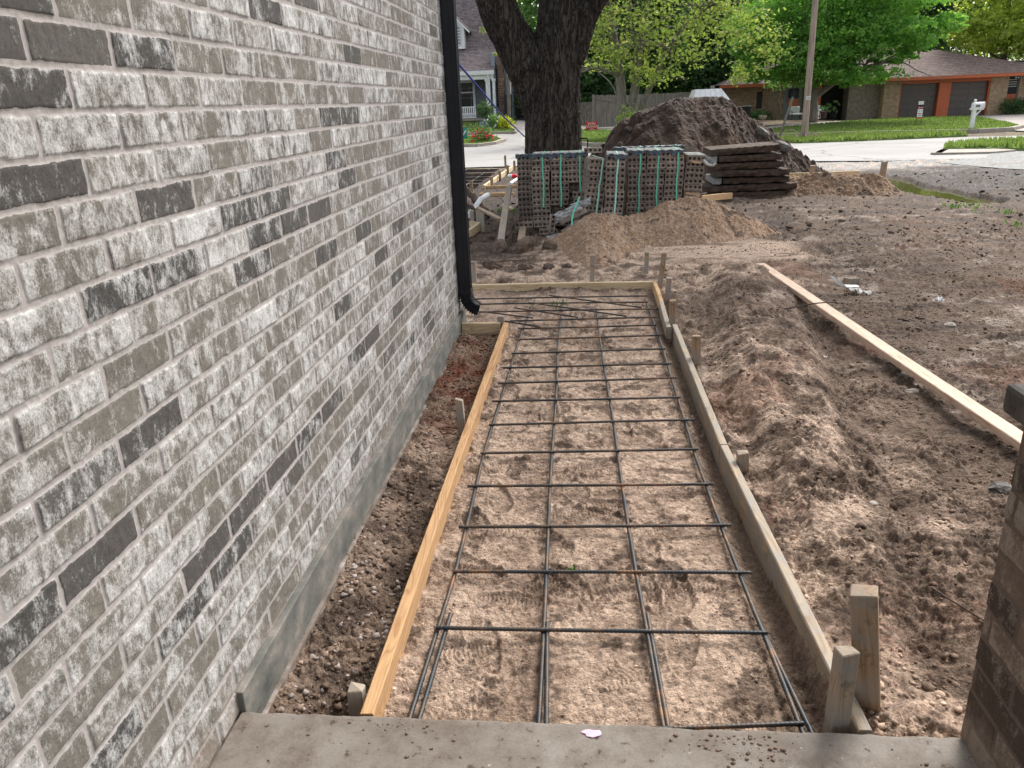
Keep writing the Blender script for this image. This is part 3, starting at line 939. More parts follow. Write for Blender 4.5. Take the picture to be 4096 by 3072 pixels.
# pier
pier = thing('brick_pier', 'waist-high dark brown brick pier with stone cap at the right end of the slab', 'brick pier', (1.15, 1.4, 0))
PX = 0.957
brick_face('brick_facing', np.arange(1.10, 1.658, 0.003), np.arange(-0.004, 0.885, 0.003), lambda u, z, h: np.stack([PX - h, u, z], 1)[:, :], M['brick_pier'], pier, seed=9, z0=-0.01, dark_p=0.35)
brick_face('brick_facing', np.arange(0.962, 1.36, 0.004), np.arange(-0.004, 0.885, 0.004), lambda u, z, h: np.stack([u, 1.650 + h, z], 1), M['brick_pier'], pier, seed=12, z0=-0.01, dark_p=0.35)
MB().box((PX + 0.002, 1.0, 0.0), (1.36, 1.648, 0.884)).build('pier_core', M['brick_pier'], pier)
mb = MB(); mb.box((PX - 0.032, 0.95, 0.886), (1.42, 1.70, 0.955), bev=0.012)
mb.build('stone_cap', pmat('cap_stone', (0.045, 0.04, 0.035), (0.12, 0.11, 0.10), 14, rough=0.9, bmp=0.5, bdist=0.004), pier)

# porch ceiling overhead (what shades the near end of the wall)
props(MB().box((-1.2, -2.6, 2.75), (2.6, 1.7, 2.85)).build('porch_ceiling', M['white']), kind='structure')

# downspout
dsx, dsy = -0.925, 5.80
ds = thing('downspout', 'black metal gutter downspout at the far corner of the brick wall', 'downspout', (dsx, dsy, 0))
mb = MB()
mb.box((-0.981, 5.755, 0.21), (-0.888, 5.86, 3.0), bev=0.006)
for k in (0.035, 0.07):
    mb.box((-0.960 + k, 5.748, 0.215), (-0.952 + k, 5.757, 3.0), bev=0.002)
for k in (0.012, 0.05, 0.085):
    mb.box((-0.8895, 5.757 + k, 0.215), (-0.884, 5.765 + k, 3.0), bev=0.002)
mb.build('pipe', M['black_metal'], ds)
mb = MB()
c0 = Vector((-0.80, 5.80, 0.205)); rad0 = 0.127
V = []; F = []
K = 40
for i in range(K + 1):
    a = math.radians(180 + 75 * i / K)
    cc = c0 + Vector((math.cos(a) * rad0, 0, math.sin(a) * rad0))
    outw = Vector((math.cos(a), 0, math.sin(a)))
    crimp = 0.006 * (1 if i % 4 < 2 else -0.3)
    hw, hd = 0.055 + crimp, 0.041 + crimp
    for (p_, q_) in ((-1, -1), (1, -1), (1, 1), (-1, 1)):
        for (e1, e2) in ((0.85, 1.0), (1.0, 0.85)) if p_ * q_ > 0 else ((1.0, 0.85), (0.85, 1.0)):
            V.append(cc + outw * hd * q_ * e2 + Vector((0, 1, 0)) * hw * p_ * e1)
for i in range(K):
    for k in range(8):
        k2 = (k + 1) % 8
        F.append((i * 8 + k, i * 8 + k2, (i + 1) * 8 + k2, (i + 1) * 8 + k))
mb.add(V, F)
mb.build('elbow', M['black_metal'], ds)
MB().box((-0.972, 5.75, 0.205), (-0.880, 5.866, 0.245), bev=0.004).build('collar', M['black_metal'], ds)


# ------------------------------------------------------------------ boards and stakes
def board(name, p0, p1, w, hgt, mat, label, cat='form board', group=None, warp=0.004, seed=0, roll=0.0, rot_end=0.0, ends=None):
    """a sawn board: p0,p1 = centres of the top edge at both ends; local X runs along it"""
    p0 = Vector(p0); p1 = Vector(p1); L = (p1 - p0).length
    n = max(6, int(L / 0.06)); r = random.Random(seed)
    ph = r.uniform(0, 6)
    sec = [(-w / 2, -hgt), (-w / 2, -0.005), (-w / 2 + 0.004, 0), (w / 2 - 0.004, 0), (w / 2, -0.005), (w / 2, -hgt + 0.005), (w / 2 - 0.004, -hgt)]
    sec[0] = (-w / 2 + 0.004, -hgt); sec.insert(1, (-w / 2, -hgt + 0.005))
    V = []; F = []
    for i in range(n + 1):
        t = i / n; x = t * L
        dy = warp * math.sin(t * math.pi + ph) * 1.0; dz = warp * 0.5 * math.sin(t * 5 + ph)
        for (a, b) in sec:
            V.append((x + (r.uniform(-.002, .002) if i in (0, n) else 0), a + dy + r.uniform(-.0004, .0004), b + dz))
    m_ = len(sec)
    for i in range(n):
        for k in range(m_):
            F.append((i * m_ + k, (i + 1) * m_ + k, (i + 1) * m_ + (k + 1) % m_, i * m_ + (k + 1) % m_))
    F.append(tuple(range(m_))); F.append(tuple(n * m_ + k for k in range(m_ - 1, -1, -1)))
    me = bpy.data.meshes.new(name); me.from_pydata(V, [], F); me.update()
    o = link(name, me, mat)
    xa = (p1 - p0).normalized(); ya = Vector((0, 0, 1)).cross(xa).normalized(); za = xa.cross(ya)
    Rm = Matrix((xa, ya, za)).transposed()
    Rm = Rm @ Matrix.Rotation(roll, 3, 'X')
    o.matrix_world = Matrix.Translation(p0) @ Rm.to_4x4()
    return props(o, label, cat, group)


board('form_board', (-0.612, 1.655, -0.002), (-0.622, 5.70, -0.002), 0.040, 0.09, M['orange_lumber'], 'orange-brown timber form board along the left edge of the walkway bed', seed=1, warp=0.006)
board('form_board', (0.723, 1.665, -0.004), (0.655, 3.45, 0.0), 0.038, 0.15, M['old_lumber'], 'weathered grey form board, near half of the right walkway edge', seed=2, warp=0.002)
board('form_board', (0.655, 3.455, 0.0), (0.646, 5.58, 0.0), 0.038, 0.14, M['old_lumber'], 'weathered mud-smeared form board, middle stretch of the right walkway edge', seed=3, warp=0.002)
board('form_board', (0.600, 5.50, 0.0), (0.612, 6.30, 0.0), 0.036, 0.09, M['old_lumber'], 'short white-weathered form board behind the leaning stake at the far right corner', seed=4, warp=0.003)
board('form_board', (0.616, 6.30, 0.0), (0.622, 7.0, 0.0), 0.036, 0.09, M['lumber'], 'short clean form board closing the far right corner of the walkway', seed=5, warp=0.002)
board('form_board', (-1.5, 7.035, 0.0), (0.605, 7.02, 0.0), 0.038, 0.092, M['pale_lumber'], 'pale new form board across the far end of the walkway', seed=6, warp=0.003)
board('form_board', (-0.955, 5.70, 0.0), (-0.66, 5.69, 0.0), 0.036, 0.09, M['pale_lumber'], 'short pale form board below the downspout outlet', seed=7, warp=0.001)
board('lumber', (1.66, 7.55, 0.035), (2.02, 3.36, 0.035), 0.092, 0.04, M['pink_lumber'], 'long new pinkish timber board lying across the bare soil on the right', 'board', seed=8, warp=0.008)


def stake(base, top, w, t, mat, label, seed=0, yaw=0.0, bevel=True):
    b = Vector(base); tp = Vector(top); L = (tp - b).length + 0.12
    r = random.Random(seed)
    name = 'wooden_stake'
    bm = bmesh.new(); bmesh.ops.create_cube(bm, size=1)
    for v in bm.verts:
        v.co = Vector(((v.co.x + 0.5) * L, v.co.y * w, v.co.z * t))
        if v.co.x > L * 0.9:
            v.co.x += r.uniform(-.008, .008)
    bmesh.ops.bevel(bm, geom=bm.edges[:], offset=0.003, segments=1, affect='EDGES')
    me = bpy.data.meshes.new(name); bm.to_mesh(me); bm.free()
    o = link(name, me, mat)
    xa = (tp - b).normalized()
    ya = (Vector((math.cos(yaw), math.sin(yaw), 0)) - xa * xa.dot(Vector((math.cos(yaw), math.sin(yaw), 0)))).normalized(); za = xa.cross(ya)
    o.matrix_world = Matrix.Translation(b - xa * 0.12) @ Matrix((xa, ya, za)).transposed().to_4x4()
    return props(o, label, 'stake', 'wooden stakes holding the forms')


stake((-0.678, 1.745, -0.15), (-0.672, 1.75, 0.005), 0.045, 0.040, M['stake'], 'stubby grey stake beside the near end of the orange form board', 1)
stake((-0.680, 3.83, -0.1), (-0.690, 3.85, 0.085), 0.042, 0.035, M['stake'], 'grey stake halfway along the orange form board, on its wall side', 2)
stake((-0.660, 5.72, -0.1), (-0.655, 5.72, 0.045), 0.050, 0.03, M['stake'], 'stake at the far end of the orange form board by the downspout outlet', 3)
stake((-1.098, 7.395, -0.1), (-1.095, 7.395, 0.152), 0.055, 0.035, M['stake'], 'grey stake behind the far form board, nearest the downspout', 4)
stake((0.056, 7.10, -0.09), (0.060, 7.10, 0.235), 0.042, 0.035, M['stake'], 'pale stake behind the middle of the far form board', 5)
stake((0.590, 7.60, -0.09), (0.592, 7.60, 0.160), 0.042, 0.035, M['stake'], 'grey stake in the sand beyond the far right corner of the forms', 6)
stake((0.665, 7.01, -0.09), (0.703, 7.03, 0.255), 0.045, 0.035, M['stake_new'], 'tall brown stake leaning outside the far right corner', 7)
stake((0.690, 6.54, -0.09), (0.700, 6.544, 0.137), 0.045, 0.035, M['stake'], 'dark grey stake outside the clean short form board', 8)
stake((0.640, 5.66, -0.09), (0.634, 5.64, 0.168), 0.045, 0.035, M['stake_new'], 'brown stake with pale top where the right form boards meet', 9)
stake((0.702, 4.78, -0.09), (0.694, 4.78, 0.150), 0.052, 0.045, M['stake_new'], 'thick tan stake outside the middle stretch of the right form board', 10)
stake((0.715, 3.28, -0.09), (0.705, 3.27, 0.045), 0.050, 0.045, M['stake_new'], 'low stake showing just above the right form board', 11)
stake((0.664, 1.705, -0.10), (0.664, 1.70, 0.222), 0.052, 0.042, M['stake'], 'short pale stake at the porch end of the right form board, inner side', 12, yaw=0.3)
stake((0.790, 1.82, -0.09), (0.732, 1.815, 0.322), 0.068, 0.050, M['stake_new'], 'taller brown stake at the porch end of the right form board, outer side', 13, yaw=-0.35)


# ------------------------------------------------------------------ rebar
def rebar_mat():
    m, n, p, _ = newmat('rebar_steel')
    v = tex_coord(n)
    c = ramp(n, noise(n, v, 7, 6, 0.7), [(0.40, (0.022, 0.028, 0.036)), (0.54, (0.06, 0.048, 0.038)), (0.64, (0.20, 0.10, 0.05))])
    n.links.new(c, p.inputs['Base Color']); p.inputs['Roughness'].default_value = 0.5; p.inputs['Metallic'].default_value = 0.25
    bump(n, p, noise(n, v, 300, 3), 0.3, 0.001)
    return m


M['rebar'] = rebar_mat()


def rebar(name, p0, p1, parent=None, r0=0.0064, sag=0.004, seed=0, ribs=True, label=None):
    p0 = np.array(p0, float); p1 = np.array(p1, float); L = np.linalg.norm(p1 - p0)
    rs = np.random.RandomState(seed + 5)
    step = 0.0045 if ribs else 0.05
    n = int(L / step) + 2; t = np.linspace(0, 1, n)[:, None]
    ph = rs.uniform(0, 6, 4)
    P = p0 + (p1 - p0) * t
    d = (p1 - p0) / L; side = np.cross(d, [0, 0, 1.0]); side /= np.linalg.norm(side); up = np.cross(side, d)
    P = P + side * sag * np.sin(t * L * 2.2 + ph[0]) + up * sag * 0.6 * np.sin(t * L * 3 + ph[1])
    S = 8
    a = np.arange(S) * 2 * np.pi / S
    rr = r0 * (1 + (0.20 * (np.arange(n) % 3 == 0) if ribs else 0 * np.arange(n)))[:, None]
    rib2 = 1 + 0.12 * (np.abs(np.sin(a)) < 0.1)
    V = P[:, None, :] + (np.cos(a)[None, :, None] * side + np.sin(a)[None, :, None] * up) * (rr * rib2)[:, :, None]
    i = np.arange((n - 1) * S); ri = i // S; ci = i % S; c2 = (ci + 1) % S
    F = np.stack([ri * S + ci, ri * S + c2, (ri + 1) * S + c2, (ri + 1) * S + ci], 1)
    ends = np.array([[0, 1, 2, 3], [0, 3, 4, 7], [4, 5, 6, 7]]); F = np.concatenate([F, ends[:, ::-1], ends + (n - 1) * S])
    return np_mesh(name, V.reshape(-1, 3), F, M['rebar'], parent)


grid = thing('rebar_grid', 'tied steel rebar grid lying over the sand of the walkway bed', 'rebar grid', (0, 3.5, -0.07))
LONG = [[(-0.512, 1.655), (-0.500, 2.42), (-0.514, 3.46), (-0.505, 5.08), (-0.458, 6.64)],
        [(-0.140, 1.65), (-0.157, 2.43), (-0.172, 3.47), (-0.198, 5.07), (-0.208, 6.62)],
        [(0.207, 1.65), (0.177, 2.44), (0.151, 3.47), (0.114, 4.85), (0.078, 6.3)],
        [(0.580, 1.67), (0.553, 2.46), (0.522, 3.47), (0.530, 5.16), (0.511, 6.65)]]
for k, ln in enumerate(LONG):
    # one continuous bar through the measured points
    pts = np.array(ln); yy = np.arange(pts[0, 1], pts[-1, 1], 0.0045)
    xx = np.interp(yy, pts[:, 1], pts[:, 0]) + 0.003 * np.sin(yy * 3 + k)
    zz = -0.069 + 0.003 * np.sin(yy * 2.3 + k)
    P = np.stack([xx, yy, zz], 1); S = 8; a = np.arange(S) * 2 * np.pi / S
    rr = 0.0066 * (1 + 0.20 * (np.arange(len(P)) % 3 == 0))[:, None] * (1 + 0.12 * (np.abs(np.sin(a)) < 0.1))
    V = P[:, None, :] + np.stack([np.cos(a), 0 * a, np.sin(a)], 1)[None] * rr[:, :, None]
    n = len(P); i = np.arange((n - 1) * S); ri = i // S; ci = i % S; c2 = (ci + 1) % S
    np_mesh('rebar', V.reshape(-1, 3), np.stack([ri * S + ci, ri * S + c2, (ri + 1) * S + c2, (ri + 1) * S + ci], 1), M['rebar'], grid)
for k, (x0, y0, x1, y1) in enumerate([(0.207, 1.65, 0.187, 2.22), (-0.130, 1.65, -0.150, 2.16), (-0.500, 1.66, -0.485, 2.20), (0.596, 1.67, 0.545, 2.25)]):
    rebar('rebar', (x0 + 0.014, y0, -0.067), (x1 + 0.012, y1, -0.067), grid, seed=k, sag=0.001)
CROSS = [((-0.02, 1.675), (0.590, 1.738)), ((-0.505, 2.109), (0.570, 2.12)), ((-0.500, 2.439), (0.590, 2.457)), ((-0.530, 2.755), (0.575, 2.797)),
         ((-0.545, 3.111), (0.560, 3.158)), ((-0.530, 3.464), (0.545, 3.524)), ((-0.530, 3.831), (0.575, 3.892)), ((-0.55, 4.173), (0.54, 4.236)),
         ((-0.55, 4.487), (0.56, 4.568)), ((-0.56, 4.787), (0.55, 4.836)), ((-0.52, 5.082), (0.54, 5.164)), ((-0.523, 5.42), (0.53, 5.488)),
         ((-0.523, 5.708), (0.532, 5.768)), ((-0.612, 5.945), (0.56, 5.982)), ((-0.896, 6.24), (0.593, 6.244)), ((-1.001, 6.5), (0.52, 6.486)), ((-1.032, 6.69), (0.542, 6.707))]
for k, (a, b) in enumerate(CROSS):
    rebar('rebar', (*a, -0.057), (*b, -0.057), grid, seed=20 + k, sag=0.0025, ribs=True)
    yk = (a[1] + b[1]) / 2
    for ln in LONG:
        if k > 9: continue
        pts = np.array(ln); xk = float(np.interp(yk, pts[:, 1], pts[:, 0]))
        if xk < a[0]: continue
        t = (xk - a[0]) / (b[0] - a[0]); yk2 = a[1] + t * (b[1] - a[1])
        w = MB(); q = Vector((xk, yk2, -0.062))
        w.tube([q + Vector((0.010 * math.cos(s * 1.0), 0.010 * math.sin(s * 1.0), 0.010 * math.sin(s * 2.1 + 1))) for s in range(8)] +
               [q + Vector((0.018, -0.012, 0.014)), q + Vector((0.022, -0.026, 0.004))], 0.0013, 4)
        w.build('tie_wire', M['black'], grid)
for k, (a, b, lab) in enumerate([((-0.326, 6.72), (0.451, 6.24), 'loose rebar rod lying slantwise over the grid, farthest and nearest the right corner'),
                            ((-0.488, 6.466), (0.316, 5.977), 'loose rebar rod slanting across the middle of the far grid'),
                            ((-0.597, 6.296), (-0.067, 5.96), 'shorter loose rebar rod crossing the grid left of the middle'),
                            ((-0.831, 6.176), (-0.424, 5.961), 'loose rebar rod starting at the downspout outlet'),
                            ((-0.66, 5.90), (-0.35, 5.70), 'short loose rebar rod by the far end of the orange form board')]):
    o = rebar('rebar_rod', (*a, -0.042), (*b, -0.042), None, seed=60 + k, ribs=False, sag=0.002)
    props(o, lab, 'rebar', 'loose rebar rods on the far end of the grid')


# ------------------------------------------------------------------ piles
def patch(name, x0, x1, y0, y1, nx, ny, hf, cf, mat, label, cat):
    xs = np.linspace(x0, x1, nx); ys = np.linspace(y0, y1, ny)
    Yg, Xg = np.meshgrid(ys, xs, indexing='ij'); x = Xg.ravel(); y = Yg.ravel()
    g = ground(x, y, False); z = hf(x, y, g)
    F = grid_faces(ny, nx); keep = (z > g - 0.06)[F].any(1)
    z = np.maximum(z, g - 0.15)
    return props(np_mesh(name, np.stack([x, y, z], 1), F[keep], mat, col=cf(x, y, z)), label, cat)


def lumps(x, y, a=1.0, s=1.0, seed=0):
    c1, i1 = worley(x, y, 0.07 * s, 5 + seed); c2, i2 = worley(x, y, 0.03 * s, 6 + seed)
    return a * (dome(c1, .2 + .3 * i1) * 0.04 * s * (i1 > 0.35) + dome(c2, .2 + .3 * i2) * 0.02 * s * (i2 > 0.2) + 0.006 * s * fbm(x, y, 0.03 * s, 3, seed=70 + seed))


def sand_h(x, y, g):
    p = np.interp(x, [-0.75, -0.45, -0.2, 0.0, 0.17, 0.45, 0.7, 1.0, 1.38, 1.68, 1.99, 2.25, 2.6], [-0.2, -0.02, 0.13, 0.27, 0.30, 0.22, 0.24, 0.38, 0.41, 0.30, 0.16, 0.02, -0.2])
    cy = np.interp(x, [-0.6, 0.2, 1.2, 2.2], [9.45, 9.55, 9.95, 10.0])
    front = np.maximum(0, cy - y); back = np.maximum(0, y - cy)
    slope = np.interp(x, [-0.6, 0.3, 0.9, 2.2], [0.22, 0.20, 0.50, 0.45])
    h = p - slope * front - 0.55 * back + 0.045 * fbm(x, y, 0.35, 3, seed=91) + lumps(x, y, 1.0, 0.9)
    return h


def sand_c(x, y, z):
    n = fbm(x, y, 0.25, 5, 0.6, seed=92)[:, None]; n2 = fbm(x, y, 0.06, 4, 0.6, seed=93)[:, None]
    c = lerp(np.array([0.33, 0.215, 0.14]), np.array([0.45, 0.315, 0.225]), ss(-0.3, 0.3, n + n2))
    return lerp(c, MUD * 1.2, ss(0.28, 0.5, n + 0.35 * blob(x, y, 1.75, 9.75, .22, .3)[:, None]) * 0.8)


patch('sand_pile', -0.9, 2.7, 7.9, 10.9, 620, 430, sand_h, sand_c, M['soil'], 'long heap of loose tan sand in front of the brick packs', 'sand pile')


def ridge_h(x, y, g):
    p = np.interp(x, [3.2, 3.5, 4.0, 4.5, 4.8, 5.05, 5.4], [0.0, 0.17, 0.25, 0.23, 0.22, 0.05, -0.25])
    cy = 14.0 - 0.35 * (x - 3.5)
    return p - 0.62 * np.maximum(0, cy - y) - 1.4 * np.maximum(0, y - cy - .15) + 0.05 * fbm(x, y, 0.3, 3, seed=94) + lumps(x, y, .9, 1.2, 1)


patch('sand_ridge', 3.0, 5.7, 12.6, 14.7, 380, 260, ridge_h, lambda x, y, z: sand_c(x, y, z) * 0.72, M['soil'], 'low bank of damp brown sand running from the slab stack to the puddle', 'sand bank')


def pile_h(x, y, g):
    p = -0.05 + np.interp(x, [-0.7, -0.2, 0.32, 0.7, 1.0, 1.35, 1.93, 2.4, 2.89, 3.3, 3.55, 4.21, 4.66, 5.17, 5.6],
                  [-0.15, 0.1, 0.52, 0.98, 1.17, 1.35, 1.58, 1.58, 1.56, 1.30, 1.08, 0.64, 0.33, -0.10, -0.3])
    cy = 18.0 + 0.12 * fbm(x, y * 0, 0.8, 2, seed=95)
    d = np.abs(y - cy)
    gully = fbm(x + 0.2 * y, y * 0.25, 0.38, 4, 0.55, seed=96)
    h = p - 0.74 * np.maximum(0, d - 0.25) + 0.10 * fbm(x, y, 0.6, 4, seed=97) * ss(0, 0.5, d) + 0.09 * gully * ss(0.1, 0.7, d)
    c, i = worley(x, y, 0.30, 9)
    h += dome(c, .5) * 0.25 * (i > 0.6) * ss(1.6, 0.9, x) * ss(0.05, 0.4, p)
    cc, ii = worley(x, y, 0.16, 10)
    h += dome(cc, .2 + .3 * ii) * 0.12 * (ii > 0.5) * ss(3.0, 3.8, x)
    return h + lumps(x, y, 1.0, 1.8, 2) * (0.5 + ss(2.6, 3.2, x))


def pile_c(x, y, z):
    n = fbm(x, z * 1.5 + y * .3, 0.5, 4, seed=98)[:, None]; n2 = fbm(x, y, 0.12, 4, 0.6, seed=99)[:, None]
    c = lerp(np.array([0.048, 0.031, 0.024]), np.array([0.085, 0.056, 0.042]), ss(-0.35, 0.35, n + 0.5 * n2))
    c = lerp(c, np.array([0.125, 0.078, 0.056]), (blob(x, z, 2.6, 0.7, 0.5, 0.6)[:, None] * ss(-0.3, 0.3, n2)) * 0.9)
    return lerp(c, np.array([0.13, 0.10, 0.08]), (ss(3.2, 3.9, x)[:, None] * ss(-0.2, 0.4, n2)) * 0.7)


patch('dirt_pile', -1.0, 5.8, 15.4, 20.6, 620, 460, pile_h, pile_c, M['dirt_pile'], 'tall heap of dark brown excavated dirt behind the brick packs', 'dirt pile')

# broken pavement chunks on the heap
M['chunk'] = pmat('broken_concrete', (0.07, 0.062, 0.056), (0.24, 0.225, 0.21), 6, rough=0.95, bmp=0.8, bdist=0.02)
M['chunk_dark'] = pmat('dirty_chunk', (0.030, 0.022, 0.018), (0.085, 0.065, 0.055), 7, rough=0.95, bmp=0.8, bdist=0.02)


M['clod_soil'] = pmat('clod_soil', (0.07, 0.048, 0.036), (0.20, 0.145, 0.11), 12, rough=0.98, bmp=0.9, bdist=0.01)


def chunk(loc, size, seed, mat, label, rot=(0, 0, 0), name='pavement_chunk', cat='concrete chunk'):
    bm = bmesh.new(); bmesh.ops.create_icosphere(bm, subdivisions=4, radius=1)
    bm.verts.ensure_lookup_table()
    pw = 0.45 if name == 'pavement_chunk' else 0.85
    P = np.array([v.co[:] for v in bm.verts]); Q = np.sign(P) * np.abs(P) ** pw * 0.55
    k = 0.16 * fbm(P[:, 0] + seed, P[:, 1] + P[:, 2] * 1.3, 0.9, 4, 0.6, seed=seed) + 0.10 * fbm(P[:, 0] * 1.2 + P[:, 2], P[:, 1] - P[:, 2], 0.3, 3, 0.6, seed=seed + 1)
    Q = Q * (1 + k)[:, None] * np.array(size)
    for v, q in zip(bm.verts, Q): v.co = Vector(q)
    me = bpy.data.meshes.new(name); bm.to_mesh(me); bm.free()
    o = link(name, me, mat, loc=loc); o.rotation_euler = rot
    return props(o, label, cat)


chunk((3.72, 17.55, 0.80), (0.26, 0.25, 0.12), 1, M['chunk'], 'grey broken pavement chunk on the right shoulder of the dirt pile, uppermost', (0.3, 0.5, 0.2))
chunk((4.14, 17.5, 0.50), (0.30, 0.25, 0.15), 2, M['chunk'], 'largest grey broken pavement chunk on the right slope of the dirt pile, below another', (0.2, 0.35, 0.1))
chunk((1.36, 17.85, 1.22), (0.36, 0.3, 0.15), 3, M['chunk_dark'], 'dark chunk jutting from the upper left shoulder of the dirt pile', (0.3, -0.4, 0.3))
chunk((0.98, 17.6, 0.88), (0.28, 0.25, 0.2), 4, M['chunk_dark'], 'dark earthy chunk low on the left shoulder of the dirt pile', (0.4, -0.3, 0.9))
chunk((1.66, 17.8, 1.38), (0.24, 0.2, 0.10), 5, M['chunk_dark'], 'thin dark chunk near the top left of the dirt pile', (0.1, -0.3, 0.5))
for k, (a, b, c, s, lab) in enumerate([(-1.0, 8.15, 0.0, 0.13, 'large dark clod of mud near the downspout beyond the far form board'),
                                   (-0.62, 7.85, 0.0, 0.11, 'brown mud clod left of the middle stake'),
                                   (-0.38, 7.85, 0.0, 0.085, 'dark round clod just left of the middle stake'),
                                   (-0.20, 7.9, 0.0, 0.06, 'small dark clod beside the middle stake'),
                                   (-0.72, 9.0, 0.02, 0.19, 'biggest mud lump in the dark soil left of the sand pile'),
                                   (-1.02, 9.1, 0.03, 0.16, 'pinkish-caked mud lump near the leaning grey plank'),
                                   (-0.42, 9.05, 0.02, 0.11, 'pale mud lump at the left foot of the sand pile'),
                                   (-0.80, 7.3, -0.03, 0.06, 'small clod touching the back of the far form board')]):
    o = chunk((a, b, gz(a, b) + s * 0.25), (s * 1.5, s * 1.2, s * 0.9), 20 + k, M['clod_soil'], lab, (0.2 * k, 0.3, k), 'mud_clod', 'mud clod')

# ------------------------------------------------------------------ concrete slab stack
M['dirty_slab'] = pmat('mud_stained_concrete', (0.040, 0.026, 0.019), (0.105, 0.070, 0.050), 5, (1, 1, 3), rough=0.95, bmp=0.7, bdist=0.01)
M['slab_end'] = pmat('clean_concrete_end', (0.22, 0.21, 0.20), (0.34, 0.33, 0.32), 9, rough=0.9, bmp=0.6, bdist=0.01)


def slab(x0, x1, zb, zt, tilt, seed, label, depth=0.9, endm=False, yaw=0.0):
    r = random.Random(seed); L = x1 - x0; t = zt - zb
    y0 = 13.75 + r.uniform(-.06, .06)
    root = thing('concrete_slab', label, 'concrete slab', ((x0 + x1) / 2, y0, zb), 'concrete slabs stacked by the dirt pile')
    def piece(xa, xb, mat, name):
        n = max(3, int((xb - xa) / 0.05)); V = []; F = []
        for i in range(n + 1):
            x = lerp(xa, xb, i / n); zz = tilt * (x - (x0 + x1) / 2)
            e = 0.018
            ring = [(y0 + r.uniform(-e, e), zb + zz + r.uniform(-.008, .008)), (y0 + r.uniform(-e, e), zt + zz + r.uniform(-.006, .006)),
                    (y0 + depth, zt + zz), (y0 + depth, zb + zz)]
            ring.insert(1, (y0 - 0.01 + r.uniform(-e, e), (zb + zt) / 2 + zz))
            xe = x + (r.uniform(-.02, .02) if i in (0, n) else 0)
            for (a, b) in ring: V.append((xe, a, b))
        for i in range(n):
            for k in range(5):
                F.append((i * 5 + k, (i + 1) * 5 + k, (i + 1) * 5 + (k + 1) % 5, i * 5 + (k + 1) % 5))
        F.append(tuple(range(5))); F.append(tuple(n * 5 + k for k in range(4, -1, -1)))
        MB().add(V, F).build(name, mat, root)
    if endm:
        piece(x0, x0 + 0.16, M['slab_end'], 'clean_end'); piece(x0 + 0.165, x1, M['dirty_slab'], 'slab_body')
    else:
        piece(x0, x1, M['dirty_slab'], 'slab_body')


zz0 = -0.10
SL = [(2.22, 3.45, 'lowest, shifted right'), (1.98, 3.56, 'second from the bottom, the widest'), (2.15, 3.43, 'third from the bottom, with a pale end'),
      (2.18, 3.38, 'fourth from the bottom, with ragged top edge'), (2.16, 3.32, 'third from the top, dark'), (2.06, 3.28, 'second from the top, with a pale grey end'), (2.10, 3.24, 'topmost, tilted up to the right')]
for k, (a, b, lab) in enumerate(SL):
    zb = zz0 + k * 0.122
    slab(a, b, zb, zb + 0.100 - 0.004 * (k % 3), [0, 0.012, 0.0, -0.01, 0.01, 0.012, 0.045][k], 40 + k, 'mud-stained concrete slab in the stack, ' + lab, endm=(k in (2, 5)))
o = MB().box((3.55, 14.3, -0.06), (4.1, 14.6, -0.035)).build('foam_sheet', M['white'], loc=(3.8, 14.4, -0.05))
props(o, 'thin white sheet lying on the mud right of the slab stack', 'sheet')

# ------------------------------------------------------------------ brick packs
BW, BH, BD = 0.236, 0.0715, 0.066


def brick_mesh(name, holes=4, tint=0):
    """a perforated brick lying on edge; its holed face looks along -Y; origin at the lower left front"""
    V = []; F = []
    g = 0.0025
    w, hh, d = BW - g, BH - g * 1.2, BD - g
    cw = w / holes
    seg = 16; rr = 0.0205
    z_m = hh / 2
    def add(p): V.append(p); return len(V) - 1
    for k in range(holes):
        cx = g / 2 + cw * (k + 0.5)
        per = []; cir = []; deep = []
        hw = cw / 2; hz = hh / 2
        edge = [(hw, -hz), (hw, -hz / 2), (hw, 0), (hw, hz / 2), (hw, hz), (hw / 2, hz), (0, hz), (-hw / 2, hz), (-hw, hz), (-hw, hz / 2), (-hw, 0), (-hw, -hz / 2), (-hw, -hz), (-hw / 2, -hz), (0, -hz), (hw / 2, -hz)]
        for (ex, ez) in edge:
            a = math.atan2(ez, ex)
            per.append(add((cx + ex, 0, z_m + ez)))
            cir.append(add((cx + rr * math.cos(a), 0.001, z_m + rr * math.sin(a))))
            deep.append(add((cx + rr * .9 * math.cos(a), 0.055, z_m + rr * .9 * math.sin(a))))
        for s in range(seg):
            t = (s + 1) % seg
            F.append((per[s], per[t], cir[t], cir[s])); F.append((cir[s], cir[t], deep[t], deep[s]))
        F.append(tuple(reversed(deep)))
    # corners missed by the radial sampling are covered by a slightly recessed face frame
    x0, x1 = g / 2, w + g / 2
    bx = [add(p) for p in [(x0, 0.001, 0), (x1, 0.001, 0), (x1, 0.001, hh), (x0, 0.001, hh), (x0, d, 0), (x1, d, 0), (x1, d, hh), (x0, d, hh)]]
    F += [(bx[0], bx[4], bx[5], bx[1]), (bx[1], bx[5], bx[6], bx[2]), (bx[2], bx[6], bx[7], bx[3]), (bx[3], bx[7], bx[4], bx[0]), (bx[4], bx[7], bx[6], bx[5])]
    me = bpy.data.meshes.new(name); me.from_pydata(V, [], F); me.update()
    return me


